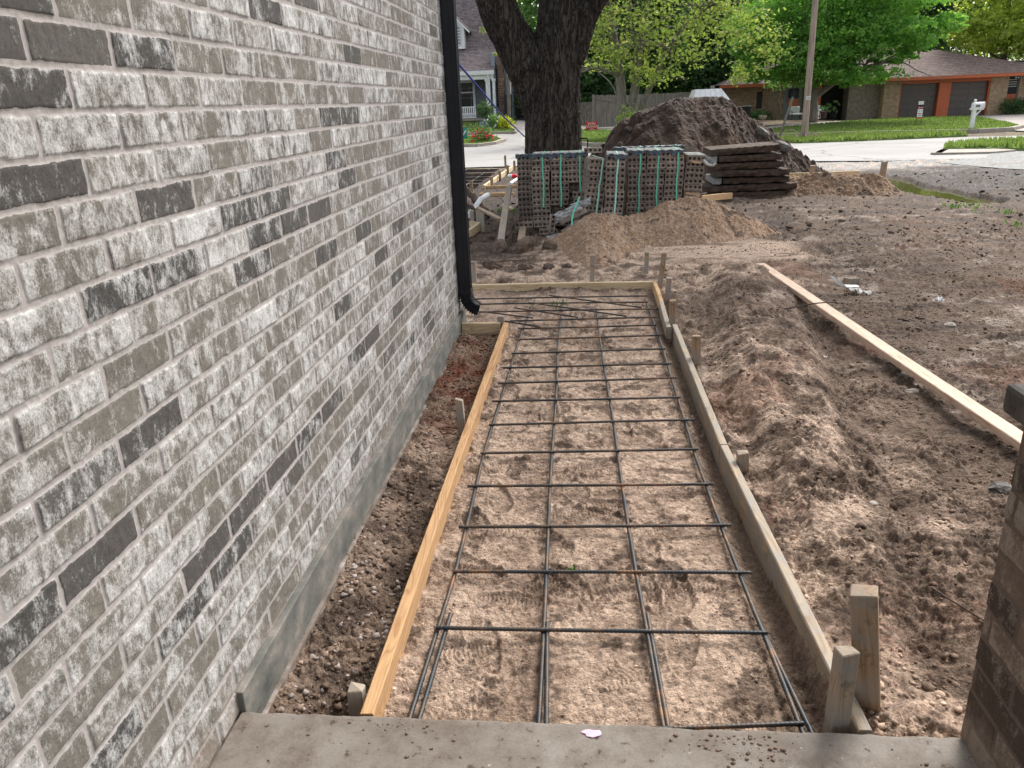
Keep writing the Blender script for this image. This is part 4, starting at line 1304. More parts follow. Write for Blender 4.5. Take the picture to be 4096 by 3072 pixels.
def pack_mat(name, a, b, c):
    m, n, p, _ = newmat(name)
    v = tex_coord(n)
    oi = n.nodes.new('ShaderNodeObjectInfo')
    base = ramp(n, oi.outputs['Random'], [(0, a), (0.6, b), (1, c)])
    f = noise(n, v, 22, 6, 0.7)
    col = mix(n, base, ramp(n, f, [(0.3, 0.55), (0.7, 1.35)]), 1.0, 'MULTIPLY')
    n.links.new(col, p.inputs['Base Color']); p.inputs['Roughness'].default_value = 0.92; p.inputs['Specular IOR Level'].default_value = 0.15
    bump(n, p, noise(n, v, 90, 6, 0.75), 0.5, 0.003)
    return m


M['pack_brick'] = pack_mat('brown_brick', (0.22, 0.18, 0.15), (0.31, 0.25, 0.205), (0.38, 0.31, 0.25))
M['pack_brick_dark'] = pack_mat('dark_brick', (0.018, 0.015, 0.014), (0.035, 0.028, 0.025), (0.05, 0.04, 0.034))
M['brick_top'] = pmat('limewashed_brick_top', (0.30, 0.30, 0.27), (0.58, 0.57, 0.52), 18, rough=0.9, bmp=0.5, bdist=0.004)
BR4 = brick_mesh('perforated_brick', 4); BR4.materials.append(M['pack_brick'])
BR4D = brick_mesh('perforated_brick_dark', 4); BR4D.materials.append(M['pack_brick_dark'])
BR4T = brick_mesh('perforated_brick_top', 4); BR4T.materials.append(M['brick_top'])


def pack(name, label, origin, cols, rows, slices, lean=0.0, yaw=0.0, seed=0, straps=True, strap_m='strap', dark=False, skip=None, guard=True, top=True, strap_x=0.55, strap_len=None):
    """strapped pack of bricks; lean = sideways tilt about the front edge"""
    r = random.Random(seed)
    root = thing(name, label, 'brick pack', origin, 'strapped packs of bricks under the big tree')
    root.rotation_euler = (0, lean, yaw)
    WL[root.name] = Vector((0, 0, 0))
    me0 = BR4D if dark else BR4
    inner = MB()
    for c in range(cols):
        cj = r.uniform(-0.006, 0.006)
        for k in range(rows):
            for s in range(slices):
                if skip and skip(c, k, s): continue
                x = c * (BW + 0.004) + cj + r.uniform(-.006, .006) + 0.007 * math.sin(k * .6 + c * 2 + seed); y = s * BD + r.uniform(-.008, .006); z = k * BH
                front = s == 0 or (skip and skip(c, k, s - 1))
                if front:
                    o = bpy.data.objects.new('brick', me0)
                    COL.objects.link(o); o.parent = root; o.location = (x, y, z)
                    o.rotation_euler = (0, r.uniform(-.022, .022), r.uniform(-.04, .04))
                else:
                    g = 0.003
                    inner.box((x, y + g, z), (x + BW - g, y + BD - g, z + BH - g))
    if inner.v:
        o = inner.build('bricks_behind', M['pack_brick_dark'] if dark else M['pack_brick'], root); o['kind'] = 'stuff'
    Wd = cols * (BW + 0.004); H = rows * BH; D = slices * BD
    if top:
        t = MB()
        for c in range(cols):
            for s in range(slices):
                t.box((c * (BW + .004) + 0.004, s * BD + 0.004, H), (c * (BW + .004) + BW - 0.004, s * BD + BD - 0.002, H + 0.008 + r.uniform(0, .004)))
        t.build('brick_tops', M['brick_top'], root)
    if straps:
        for c in range(cols):
            xm = c * (BW + .004) + BW * strap_x + r.uniform(-.01, .01)
            b = MB(); lo = 0.0 if strap_len is None else H * (1 - strap_len)
            pts = [(xm + r.uniform(-.006, .006) - 0.0, -0.013, z) for z in np.linspace(lo, H + 0.012, 9)]
            for (p, q) in zip(pts[:-1], pts[1:]):
                b.add([(p[0] - .010, p[1], p[2]), (p[0] + .010, p[1], p[2]), (q[0] + .010, q[1], q[2]), (q[0] - .010, q[1], q[2])], [(0, 1, 2, 3)])
            b.box((xm - .010, -0.013, H + 0.012), (xm + .010, D + 0.01, H + 0.015))
            b.build('strap', M[strap_m], root)
    if guard:
        b = MB(); N = cols * 14
        for face in (0, 1):
            V = []
            for i in range(N + 1):
                x = -0.01 + (Wd + 0.015) * i / N; wv = 0.010 * math.sin(i * 1.1 + seed) + 0.006 * r.uniform(-1, 1)
                dr = 0.032 + 0.016 * math.sin(i * 0.45 + seed)
                V += [(x, -0.016 + wv * 0.5, H - dr + wv), (x, -0.018, H + 0.014 + wv * 0.5), (x, 0.085 + wv, H + 0.016 + 0.004 * math.sin(i))]
            if face == 0:
                b.add(V, [(i * 3 + k, (i + 1) * 3 + k, (i + 1) * 3 + k + 1, i * 3 + k + 1) for i in range(N) for k in (0, 1)])
        b.build('edge_guard', M['film'], root)
    return root


pack('brick_pack', 'strapped brick pack left of the collapse, three columns of holed bricks with green straps', (-0.70, 10.42, 0.0), 3, 13, 9, seed=1, strap_x=0.6,
     skip=lambda c, k, s: (c == 2 and k < 8 and s < 2 + (8 - k) // 3) or (c == 1 and k < 4 and s < 2), strap_len=0.72)
pack('brick_pack', 'dark brick pack set behind and left of the other brick packs', (-0.97, 11.25, -0.05), 4, 13, 3, seed=2, dark=False, straps=False)
pack('brick_pack', 'brick pack leaning hard to the right with its side slices showing', (-0.055, 10.05, -0.03), 1, 13, 11, lean=0.135, yaw=0.20, seed=3, strap_m='strap_pale', strap_x=0.62, guard=False, top=False)
pack('brick_pack', 'single nearly upright brick column beside the leaning pack, topped with dark film', (0.215, 9.98, -0.07), 1, 14, 10, lean=0.055, seed=4, strap_m='strap_pale', strap_x=0.58)
pack('brick_pack', 'neat brick pack right of the leaning one, three columns with green straps', (0.535, 10.5, 0.0), 3, 13, 10, lean=0.02, seed=5, strap_x=0.66)
pack('brick_pack', 'brick pack set behind the right packs, only its pale top showing', (0.40, 11.25, 0.0), 4, 13, 3, seed=6, straps=True)
pack('brick_pack', 'rightmost unstrapped brick column with cardboard between its rows', (1.262, 10.5, 0.0), 1, 12, 8, lean=0.05, seed=7, straps=False, guard=False)


def cardboard(pts, label, thick=(0, 0.004, 0)):
    o = MB().prism(pts, thick).build('cardboard_piece', M['cardboard'], loc=pts[0])
    return props(o, label, 'cardboard')


def at105(x, z, y=10.43): return (x, y, z)


cardboard([at105(0.0 - .04, .63), at105(.125, .62), at105(.12, .555), at105(-.035, .56)], 'folded brown cardboard piece on top of the collapsed bricks')
cardboard([(-.045, 10.38, .52), (.125, 10.38, .535), (.12, 10.34, .47), (.0, 10.30, .40)], 'torn brown cardboard piece hanging below the folded one')
cardboard([(1.30, 10.47, .115), (1.46, 10.47, .11), (1.455, 10.45, .05), (1.36, 10.45, .055), (1.30, 10.45, .07)], 'pale cardboard scrap at the foot of the rightmost brick column')
cardboard([(1.29, 10.46, .40), (1.49, 10.46, .385), (1.485, 10.44, .345), (1.30, 10.44, .375)], 'torn cardboard strip sticking out of the rightmost brick column, halfway up')
cardboard([(1.33, 10.46, .80), (1.50, 10.46, .775), (1.47, 10.42, .755), (1.38, 10.42, .765)], 'torn cardboard strip sticking out of the rightmost brick column, near its top')


def loose_brick(loc, rot, label, me=BR4):
    o = bpy.data.objects.new('loose_brick', me); COL.objects.link(o); o.location = loc; o.rotation_euler = rot
    return props(o, label, 'brick', 'loose bricks spilled from the packs')


LB = [((-0.93, 10.22, 0.03), (0, 0, 0.0), 'loose brick resting across a short plank left of the packs'),
      ((-0.60, 10.0, -0.03), (0, 0.03, 0.1), 'loose holed brick on the soil behind the short plank'),
      ((-0.40, 10.0, -0.02), (0, -1.45, 0.3), 'loose brick standing on end in the spill'),
      ((-0.44, 10.1, -0.03), (0.2, -1.0, 0.5), 'loose brick slumped against the one standing on end'),
      ((-0.32, 9.95, 0.10), (1.45, -0.35, 0.25), 'loose brick lying flat in the upper spill'),
      ((-0.20, 9.98, 0.15), (1.5, -0.40, 0.2), 'loose brick lying flat above its neighbour in the spill'),
      ((-0.28, 9.85, -0.02), (1.4, -0.6, 0.2), 'loose brick tilted near the end of the broken strap'),
      ((-0.22, 9.80, -0.01), (1.4, -0.5, 0.6), 'loose brick at the toe of the spill, half in sand'),
      ((-0.15, 10.15, 0.33), (0.05, 0.05, 0.1), 'loose brick high in the collapse under the cardboard'),
      ((-0.14, 10.18, 0.255), (0.0, -0.08, 0.15), 'loose brick in the collapse, second below the cardboard'),
      ((-0.17, 10.2, 0.405), (0.0, 0.04, -0.1), 'loose brick jutting out just beneath the cardboard'),
      ((-0.20, 10.12, 0.19), (1.2, 0.1, 0.2), 'loose brick wrapped in torn film in the collapse'),
      ((-0.02, 10.45, 0.93), (0.0, 0.0, 0.0), 'loose brick lying on top of the left packs beside the leaning pack')]
for l, r_, lab in LB:
    loose_brick(l, r_, lab)
# torn film over the collapse
def film(name, cx, cy, cz, w, h, seed, label, mat='plastic_wrap', tilt=0.5):
    rs = np.random.RandomState(seed); n = 14
    V = []
    for i in range(n):
        for j in range(n):
            u, v = i / (n - 1) - .5, j / (n - 1) - .5
            V.append((cx + u * w + 0.12 * w * fbm(np.array([u * 3.]), np.array([v * 3.]), .7, 2, seed=seed)[0], cy + 0.10 * abs(v) * tilt + 0.12 * w * fbm(np.array([u * 4. + 3]), np.array([v * 4.]), .5, 3, seed=seed)[0],
                      cz + v * h + u * h * 0.9 + 0.1 * h * fbm(np.array([u * 4.]), np.array([v * 4. + 5]), .5, 3, seed=seed)[0]))
    o = np_mesh(name, np.array(V), grid_faces(n, n), M[mat], off=(cx, cy, cz)); o.location = (cx, cy, cz)
    return props(o, label, 'plastic film')


film('torn_film', -0.22, 9.92, 0.24, 0.34, 0.13, 3, 'crumpled whitish plastic film over the spilled bricks, lower sheet')
film('torn_film', -0.07, 10.02, 0.33, 0.26, 0.10, 5, 'crumpled whitish plastic film higher up under the cardboard')
film('torn_film', -0.40, 9.55, 0.015, 0.16, 0.05, 8, 'grey scrap of plastic on the soil at the foot of the spill', tilt=0.1)
st = MB()
pts = [(-0.075, 9.96, 0.44), (-0.11, 9.90, 0.36), (-0.15, 9.80, 0.28), (-0.17, 9.74, 0.2), (-0.17, 9.70, 0.12), (-0.145, 9.68, 0.05), (-0.12, 9.66, 0.0)]
for p, q in zip(pts[:-1], pts[1:]):
    st.add([(p[0] - .010, p[1], p[2]), (p[0] + .010, p[1], p[2]), (q[0] + .010, q[1], q[2]), (q[0] - .010, q[1], q[2])], [(0, 1, 2, 3)])
props(st.build('broken_strap', M['strap'], loc=(-0.17, 9.7, 0)), 'broken green strap curling down over the spilled bricks', 'strap')
st = MB().tube([(1.50, 10.44, .80), (1.56, 10.42, .74), (1.62, 10.40, .73), (1.66, 10.40, .76)], 0.018, 6)
props(st.build('film_roll', M['plastic_wrap'], loc=(1.5, 10.44, .75)), 'loose end of clear film sticking out right of the rightmost bricks', 'plastic film')

# ------------------------------------------------------------------ timber and debris left of the packs
board('plank', (-1.03, 9.3, 0.0), (-1.06, 11.0, 0.50), 0.085, 0.03, M['stake'], 'long weathered grey plank leaning at the left of the brick packs', 'plank', seed=31)
board('plank', (-0.78, 9.35, 0.02), (-0.83, 10.35, 0.055), 0.09, 0.03, M['stake_new'], 'short tan plank on the soil with a brick across its far end', 'plank', seed=32)
board('plank', (-1.80, 12.2, 0.14), (-1.22, 11.2, 0.02), 0.08, 0.03, M['stake_new'], 'pointed brown plank lying slantwise on the dark soil', 'plank', seed=33)
board('plank', (-1.26, 11.9, 0.13), (-1.1, 11.8, 0.10), 0.08, 0.03, M['pale_lumber'], 'small pale board scrap on the dark soil', 'plank', seed=36)
board('form_board', (-1.62, 10.9, 0.04), (-1.42, 10.7, 0.04), 0.04, 0.10, M['pale_lumber'], 'short pale board of the small form near the downspout, far side', seed=34)
board('form_board', (-1.62, 9.15, 0.05), (-1.46, 10.65, 0.05), 0.04, 0.11, M['pale_lumber'], 'pale board of the small form near the downspout, running away', seed=35)
for k, (b, t, lab) in enumerate([((-1.41, 10.6, -.02), (-1.41, 10.6, .19), 'pale stake nailed at the corner of the small form'), ((-1.60, 10.95, -.02), (-1.60, 10.95, .18), 'grey stake behind the small form'),
                                 ((-1.50, 10.85, -.02), (-1.5, 10.85, .20), 'thin stake between two others at the small form')]):
    stake(b, t, 0.055, 0.03, M['stake'], lab, 50 + k)
# garden form farther left: two long boards meeting at a point
board('form_board', (-2.02, 15.0, -0.02), (-1.36, 15.0, -0.02), 0.04, 0.11, M['lumber'], 'near board of the far left form, closest to the packs', seed=41)
board('form_board', (-2.08, 16.4, -0.02), (-1.30, 16.35, -0.02), 0.04, 0.14, M['lumber'], 'second board of the far left form, just beyond a parallel one', seed=42)
board('form_board', (-2.10, 16.3, 0.0), (-1.95, 21.3, 0.0), 0.05, 0.12, M['pale_lumber'], 'long pale board of the far left form running towards the street', seed=43)
for k, (b, lab) in enumerate([((-2.0, 16.9, 0), 'nearest stake along the long board of the far left form'), ((-1.97, 18.3, 0), 'second stake along the long board of the far left form'),
                              ((-1.93, 19.8, 0), 'third stake along the long board of the far left form'), ((-1.90, 21.4, 0), 'farthest stake along the long board of the far left form'),
                              ((-2.25, 22.5, 0), 'lone short stake at the street edge left of the packs'), ((-2.2, 15.2, 0), 'stake where the near boards of the far left form meet')]):
    stake((b[0], b[1], -0.1), (b[0], b[1], 0.12 if k < 4 else 0.2), 0.06, 0.04, M['stake_new'], lab, 60 + k)
rm_ = thing('rebar_mat', 'dark mat of closely laid steel rods in the far bed beyond the downspout', 'rebar mat', (-3.5, 18, -.05))
mb = MB()
for i in range(34):
    y = 14.6 + i * .175 + R.uniform(-.03, .03); mb.tube([(-6.5, y, -.03 + R.uniform(0, .05)), (-4.5, y + R.uniform(-.04, .04), .0 + R.uniform(0, .04)), (-2.25 + .03 * (i > 20), y + R.uniform(-.05, .05), -.03 + R.uniform(0, .05))], .013, 5)
mb.build('cross_rods', M['rebar'], rm_)
mb = MB()
for x in (-2.5, -3.1, -3.7, -4.3, -5.0): mb.tube([(x, 14.4, .0), (x + .05, 20.9, .0)], .012, 5)
mb.build('long_rods', M['rebar'], rm_)
# bottle and pipe in the form
b = thing('bottle', 'white bottle with a red top lying inside the far left form', 'bottle', (-1.68, 18.2, 0.0))
MB().tube([(-1.78, 18.2, .0), (-1.68, 18.2, .0)], [.04, .045], 10).build('bottle_body', M['white'], b)
MB().tube([(-1.68, 18.2, .0), (-1.60, 18.2, .0), (-1.56, 18.2, .0)], [.046, .046, .03], 10).build('bottle_top', M['redcap'], b)
props(MB().tube([(-1.55, 16.3, 0.02), (-1.42, 17.6, 0.04)], 0.03, 10).build('pvc_pipe', M['white'], loc=(-1.5, 17, 0)), 'white plastic pipe lying in the far left form', 'pipe')
props(MB().tube([(-1.75, 11.6, 0.02), (-1.70, 11.9, 0.08), (-1.62, 12.1, 0.20), (-1.52, 12.3, 0.24)], 0.04, 10).build('pvc_pipe', M['white'], loc=(-1.7, 12, 0)), 'bent white plastic drain pipe near the downspout', 'pipe')
M['root'] = pmat('root_bark', (0.05, 0.035, 0.028), (0.14, 0.10, 0.08), 9, rough=0.95, bmp=0.6)
for k, (pts, r0, lab) in enumerate([([(-2.0, 12.6, .35), (-1.75, 12.3, .22), (-1.6, 12.0, .08), (-1.45, 11.8, -.03)], .06, 'thick dark root sloping down behind the downspout'),
                                    ([(-1.9, 11.9, .20), (-1.7, 11.7, .12), (-1.55, 11.5, -.02)], .045, 'second dark root crossing below the thick one'),
                                    ([(-0.99, 9.55, 0.02), (-0.97, 9.9, .08), (-0.90, 10.1, .12), (-0.84, 10.3, .13)], .028, 'curved grey root between the leaning plank and the spill'),
                                    ([(-1.1, 7.9, 0.03), (-0.7, 8.0, .03), (-0.45, 7.75, .01)], .006, 'thin stick on the sand left of the middle stake'),
                                    ([(-0.95, 10.8, .0), (-0.9, 10.6, .1), (-0.85, 10.5, .22)], .008, 'thin twig standing beside the left brick pack'),
                                    ([(1.42, 5.75, .05), (1.6, 5.82, .06), (1.78, 5.86, .075), (1.95, 5.9, .06)], .007, 'thin bent twig lying over the long pinkish board'),
                                    ([(1.15, 2.3, -.0), (1.25, 2.1, .0), (1.45, 2.05, .0), (1.6, 2.1, .0)], .003, 'thin wiry twig on the soil near the pier')]):
    mb = MB(); n_ = len(pts)
    fine = []
    for i in range((n_ - 1) * 4 + 1):
        t = i / 4; a = min(int(t), n_ - 2); fr = t - a
        fine.append(Vector(pts[a]).lerp(Vector(pts[a + 1]), fr) + Vector((R.uniform(-1, 1), R.uniform(-1, 1), R.uniform(-1, 1))) * r0 * 0.5)
    mb.tube(fine, [r0 * (1 - 0.5 * i / len(fine)) for i in range(len(fine))], 7, jit=0.12)
    props(mb.build('root' if k < 3 else 'twig', M['root'], smooth=True, loc=pts[0]), lab, 'root' if k < 3 else 'twig')


# small litter in the yard
def crumpled(name, cx, cy, w, d, seed, label, mat='paper', hgt=0.03):
    n = 12; V = []
    for i in range(n):
        for j in range(n):
            u, v = i / (n - 1) - .5, j / (n - 1) - .5
            z = abs(fbm(np.array([u * 3.]), np.array([v * 3.]), .35, 3, seed=seed)[0]) * hgt * 2
            V.append((u * w, v * d, z + 0.004))
    g_ = gz(cx, cy) + 0.012
    o = np_mesh(name, np.array(V), grid_faces(n, n), M[mat]); o.location = (cx, cy, g_)
    o.rotation_euler = (0, 0, seed * 0.7)
    return props(o, label, 'litter')


crumpled('paper_scrap', 2.33, 6.72, 0.22, 0.06, 3, 'long crumpled whitish wrapper on the bare soil near the lone brick')
o = MB().prism([(2.16, 6.74, 0.0), (2.30, 6.70, 0.0), (2.30, 6.64, 0.0), (2.20, 6.64, 0.0), (2.13, 6.80, 0.06), (2.11, 6.82, 0.06)], (0, 0, 0.006)).build('plastic_offcut', M['white'], loc=(2.2, 6.7, 0))
props(o, 'white curved plastic offcut left of the crumpled wrapper', 'litter')
crumpled('paper_scrap', 2.81, 6.30, 0.07, 0.05, 5, 'small white scrap alone on the soil right of the wrapper')
crumpled('paper_scrap', 1.62, 12.1, 0.22, 0.05, 6, 'pale flat scrap on dark mud in front of the slab stack')
lb = bpy.data.objects.new('lone_brick', BR4); COL.objects.link(lb)
lb.location = (2.32, 7.0, gz(2.4, 7.05) + 0.055); lb.rotation_euler = (-math.pi / 2, 0, 0.25); lb.scale = (0.5, 1, 1)
props(lb, 'lone broken brick sitting on the bare soil beyond the wrapper', 'brick')
M['stone_pale'] = plain('pale_stone', (0.42, 0.37, 0.32), 0.9)
STL = ['pale pebble right of the berm, a step short of the long board', 'small grey stone close to the middle of the long board', 'pebble on the right flank of the sand berm, farthest from the porch',
       'grey stone beside the near end of the long board', 'pale pebble beyond the middle of the long board', 'tiny grey pebble on the soil just outside the right form board',
       'dark flat stone nearest the brick pier but one', 'dark flat stone nearest the brick pier', 'flat grey stone beside the long board, halfway along']
for k, (x, y, s, c) in enumerate([(1.85, 4.3, .03, 0), (2.05, 4.05, .022, 0), (1.52, 4.9, .02, 0), (2.2, 3.6, .03, 0), (2.6, 5.6, .03, 0), (1.2, 3.0, .014, 0), (1.75, 3.1, .035, 1), (1.55, 2.6, .03, 1), (1.9, 4.6, .028, 1)]):
    o = MB().ball((0, 0, 0), s, 2, (1.3, 0.9, 0.5), 0.25).build('stone', M['stone_pale'] if c == 0 else M['chunk'], loc=None)
    o.location = (x, y, gz(x, y) + s * 0.3)
    props(o, STL[k], 'stone', 'stones lying on the bare soil')
# green sprigs
def sprig(cx, cy, n, s, label, name='weed', hgt=0.06, seed=0, wide=0.05):
    if n >= 60: n = n // 2; hgt *= 0.6
    rs = np.random.RandomState(seed + 3); V = []; F = []; C = []
    z0 = gz(cx, cy)
    for i in range(n):
        a = rs.uniform(0, 6.28); x = cx + rs.normal(0, wide); y = cy + rs.normal(0, wide); L = hgt * rs.uniform(.5, 1.2); w = s * rs.uniform(.6, 1.2)
        d = np.array([math.cos(a), math.sin(a), 0]); p = np.array([x, y, z0]); lean = rs.uniform(.2, .9)
        q = p + np.array([0, 0, L]) + d * L * lean; sd = np.array([-d[1], d[0], 0]) * w
        k = len(V); m_ = (p + q) / 2 + np.array([0, 0, L * .12])
        V += [p, m_ - sd, q, m_ + sd]; F.append((k, k + 1, k + 2, k + 3))
        c = np.array([0.07, 0.14, 0.035]) * rs.uniform(.6, 1.4); C += [c] * 4
    o = np_mesh(name, np.array(V), F, M['leaf'], col=np.array(C), smooth=False)
    return props(o, label, 'weed', kind='stuff' if n >= 30 else None)


sprig(-0.055, 2.50, 5, 0.008, 'tiny green leaf lying by a rebar near the middle of the bed', hgt=0.03, wide=0.01)
sprig(-0.22, 6.45, 16, 0.004, 'small grass tuft growing through the far rebar', hgt=0.10, wide=0.05)
sprig(-1.25, 12.5, 60, 0.02, 'bright green weed in the dark soil left of the packs', hgt=0.12, wide=0.10)
sprig(5.3, 11.6, 90, 0.012, 'green weed clump on the bank in front of the puddle, nearest the puddle', hgt=0.14, wide=0.15)
sprig(5.35, 9.9, 70, 0.012, 'green weed clump in the mud at the right edge of the yard', hgt=0.10, wide=0.18)
sprig(5.6, 10.8, 60, 0.012, 'thin green weeds between two larger clumps at the right edge of the yard', hgt=0.13, wide=0.12)
sprig(1.9, 11.3, 60, 0.01, 'low green weed patch on the dark mud before the slab stack', hgt=0.05, wide=0.12)
# stakes around the sand bank
stake((3.92, 14.25, 0.0), (3.92, 14.25, 0.36), 0.09, 0.03, M['stake_new'], 'short stake at the back of the brown sand bank, left one', 71)
stake((5.02, 14.05, 0.0), (5.04, 14.05, 0.40), 0.10, 0.03, M['stake_new'], 'taller stake at the right end of the brown sand bank', 72)
board('form_board', (3.2, 14.5, 0.22), (4.7, 14.2, 0.25), 0.04, 0.1, M['pale_lumber'], 'pale board edge showing behind the brown sand bank', seed=73)
board('form_board', (1.75, 12.4, 0.12), (2.4, 13.3, 0.05), 0.04, 0.1, M['lumber'], 'yellowish board end between the rightmost bricks and the slab stack', seed=74)

# ------------------------------------------------------------------ near oak: trunk, limbs
def bark_mat():
    m, n, p, _ = newmat('furrowed_bark')
    v = tex_coord(n, (1, 1, 0.17))
    f = noise(n, v, 11, 5, 0.6, 1.6)
    r1 = math_n(n, 'ABSOLUTE', math_n(n, 'SUBTRACT', f, 0.5))
    f2 = noise(n, tex_coord(n, (1, 1, 0.22)), 34, 4, 0.6, 1.2)
    r2 = math_n(n, 'ABSOLUTE', math_n(n, 'SUBTRACT', f2, 0.5))
    hgt = math_n(n, 'ADD', ramp(n, r1, [(0.0, 0.0), (0.10, 0.8)]), ramp(n, r2, [(0.0, 0.0), (0.12, 0.5)]))
    fine = noise(n, tex_coord(n, (1, 1, 0.5)), 60, 6, 0.7)
    hgt = math_n(n, 'ADD', hgt, math_n(n, 'MULTIPLY', fine, 0.3))
    c = ramp(n, hgt, [(0.15, (0.016, 0.013, 0.011)), (0.7, (0.065, 0.054, 0.046)), (1.0, (0.14, 0.118, 0.10))])
    n.links.new(c, p.inputs['Base Color']); p.inputs['Roughness'].default_value = 0.95; p.inputs['Specular IOR Level'].default_value = 0.15
    bump(n, p, hgt, 1.0, 0.03)
    return m


M['bark'] = bark_mat()


def smooth_path(pts, k=6):
    P = [np.array(p, float) for p in pts]; out = []
    P = [2 * P[0] - P[1]] + P + [2 * P[-1] - P[-2]]
    for i in range(1, len(P) - 2):
        for j in range(k):
            t = j / k
            out.append(0.5 * ((2 * P[i]) + (-P[i - 1] + P[i + 1]) * t + (2 * P[i - 1] - 5 * P[i] + 4 * P[i + 1] - P[i + 2]) * t * t + (-P[i - 1] + 3 * P[i] - 3 * P[i + 1] + P[i + 2]) * t ** 3))
    out.append(P[-2])
    return [tuple(o[:3]) for o in out], [float(o[3]) for o in out]


oak = thing('oak_tree', 'massive dark-barked tree forking low just behind the brick packs', 'tree', (-0.52, 13.5, -0.1))
mb = MB()
for pts in ([(-.54, 13.5, -.25, .60), (-.54, 13.5, .2, .50), (-.535, 13.5, .87, .458), (-.52, 13.5, 1.6, .425), (-.48, 13.5, 2.2, .42), (-.36, 13.5, 2.65, .385), (-.32, 13.55, 3.2, .37), (-.30, 13.6, 4.6, .33), (-.2, 13.7, 7, .25)],
            [(-.60, 13.5, 1.2, .30), (-.72, 13.48, 1.7, .37), (-.90, 13.45, 2.12, .34), (-1.12, 13.42, 2.5, .31), (-1.37, 13.4, 3.05, .285), (-1.7, 13.4, 4.0, .26), (-2.6, 13.5, 6.2, .2)],
            [(-.22, 13.45, 2.2, .20), (-.06, 13.42, 2.62, .19), (.12, 13.4, 2.95, .15), (.42, 13.4, 3.35, .14), (1.4, 13.6, 4.8, .12), (2.4, 14, 6.2, .07)]):
    sp, sr = smooth_path(pts); mb.tube(sp, sr, 28)
mb.ball((-.93, 13.12, 2.13), .115, 3, (1, .6, 1)); mb.ball((-.98, 13.2, 1.98), .16, 3, (1.3, .6, .8))
mb.ball((.0, 13.12, 2.32), .035, 2, (1, .8, 1))
tr = mb.build('trunk', M['bark'], oak)
bpy.context.view_layer.objects.active = tr
rm = tr.modifiers.new('r', 'REMESH'); rm.mode = 'VOXEL'; rm.voxel_size = 0.022
sm_ = tr.modifiers.new('s', 'SMOOTH'); sm_.factor = 0.6; sm_.iterations = 9
dg = bpy.context.evaluated_depsgraph_get()
me = bpy.data.meshes.new_from_object(tr.evaluated_get(dg))
tr.modifiers.clear(); tr.data = me
co = np.empty(len(me.vertices) * 3, np.float32); no = np.empty_like(co)
me.vertices.foreach_get('co', co); me.vertices.foreach_get('normal', no)
co = co.reshape(-1, 3); no = no.reshape(-1, 3)
ang = np.arctan2(no[:, 1], no[:, 0]); zc = co[:, 2]
xx_ = co[:, 0] + co[:, 1] * 0.9
ridg = 1 - np.abs(fbm(xx_ + 0.02 * np.sin(zc * 9), zc * 0.14, 0.055, 3, 0.6, seed=131)) * 2.2
co += no * (0.024 * ridg + 0.02 * fbm(xx_, zc * 0.4, 0.3, 2, seed=132))[:, None]
me.vertices.foreach_set('co', co.ravel()); me.update()
me.polygons.foreach_set('use_smooth', np.ones(len(me.polygons), dtype=bool))
# rope from the wall to the trunk, and the black stand beside the tree
props(MB().tube([(-0.915, 5.88, 1.88), (-0.955, 9.5, 1.44), (-0.985, 13.2, 1.05)], 0.008, 6).build('rope', M['rope'], loc=(-0.95, 9.5, 1.4)), 'taut blue rope stretched from the wall corner down to the big tree', 'rope')
props(MB().tube([(-.12, 13.4, .99), (.03, 13.3, .985), (.04, 13.3, .96)], .011, 6).tube([(.04, 13.3, .98), (.025, 13.3, -.1)], .012, 6).build('steel_rod', M['black'], loc=(.03, 13.3, 0)), 'thin black bent steel rod standing just right of the big trunk', 'rod')


# ------------------------------------------------------------------ foliage
def crown(name, blobs, n_cl, per, size, parent, cols, seed=0, flat=0.6, sig=0.22, shell=0.45, droop=0.0, aspect=0.6, kind=None):
    rs = np.random.RandomState(seed)
    B = np.array(blobs, float); vol = (B[:, 3] * B[:, 4] * B[:, 5]) ** (2 / 3); pick = rs.choice(len(B), n_cl, p=vol / vol.sum())
    d = rs.normal(size=(n_cl, 3)); d /= np.linalg.norm(d, axis=1)[:, None]
    rad = (shell + (1 - shell) * rs.rand(n_cl)) ** 0.6
    CC = B[pick, :3] + d * B[pick, 3:6] * rad[:, None]
    cs = sig * np.exp(rs.normal(0, 0.3, n_cl)) * B[pick, 3:6].mean(1)
    cid = np.repeat(np.arange(n_cl), per); N = len(cid)
    off = rs.normal(size=(N, 3)) * cs[cid][:, None]; off[:, 2] *= flat
    P = CC[cid] + off
    P[:, 2] -= droop * (off[:, 0] ** 2 + off[:, 1] ** 2)
    a = rs.normal(size=(N, 3)); a[:, 2] *= 0.7; a /= np.linalg.norm(a, axis=1)[:, None]
    b = rs.normal(size=(N, 3)); b -= a * (a * b).sum(1)[:, None]; b /= np.linalg.norm(b, axis=1)[:, None]
    s = size * np.exp(rs.normal(0, 0.25, N))[:, None]
    fold = np.cross(a, b) * s * 0.15
    V = np.stack([P - a * s, P + b * s * aspect + fold, P + a * s, P - b * s * aspect + fold], 1).reshape(-1, 3)
    F = np.arange(N * 4).reshape(-1, 4)
    c0, c1 = np.array(cols[0]), np.array(cols[1])
    t = np.clip(rs.rand(n_cl)[cid] * 0.6 + rs.rand(N) * 0.4, 0, 1)[:, None]
    C = lerp(c0, c1, t) * rs.uniform(0.8, 1.2, (N, 1))
    if len(cols) > 2:
        k = rs.rand(N) < 0.1; C[k] = np.array(cols[2])
    o = np_mesh(name, V, F, M['leaf'], parent, col=np.repeat(C, 4, axis=0), smooth=False)
    if kind: o['kind'] = kind
    return o


def limbs(paths, parent, mat, name='trunk', seg=8, k=4):
    mb = MB()
    for p in paths:
        sp, sr = smooth_path(p, k); mb.tube(sp, sr, seg, jit=0.05)
    return mb.build(name, mat, parent, smooth=True)


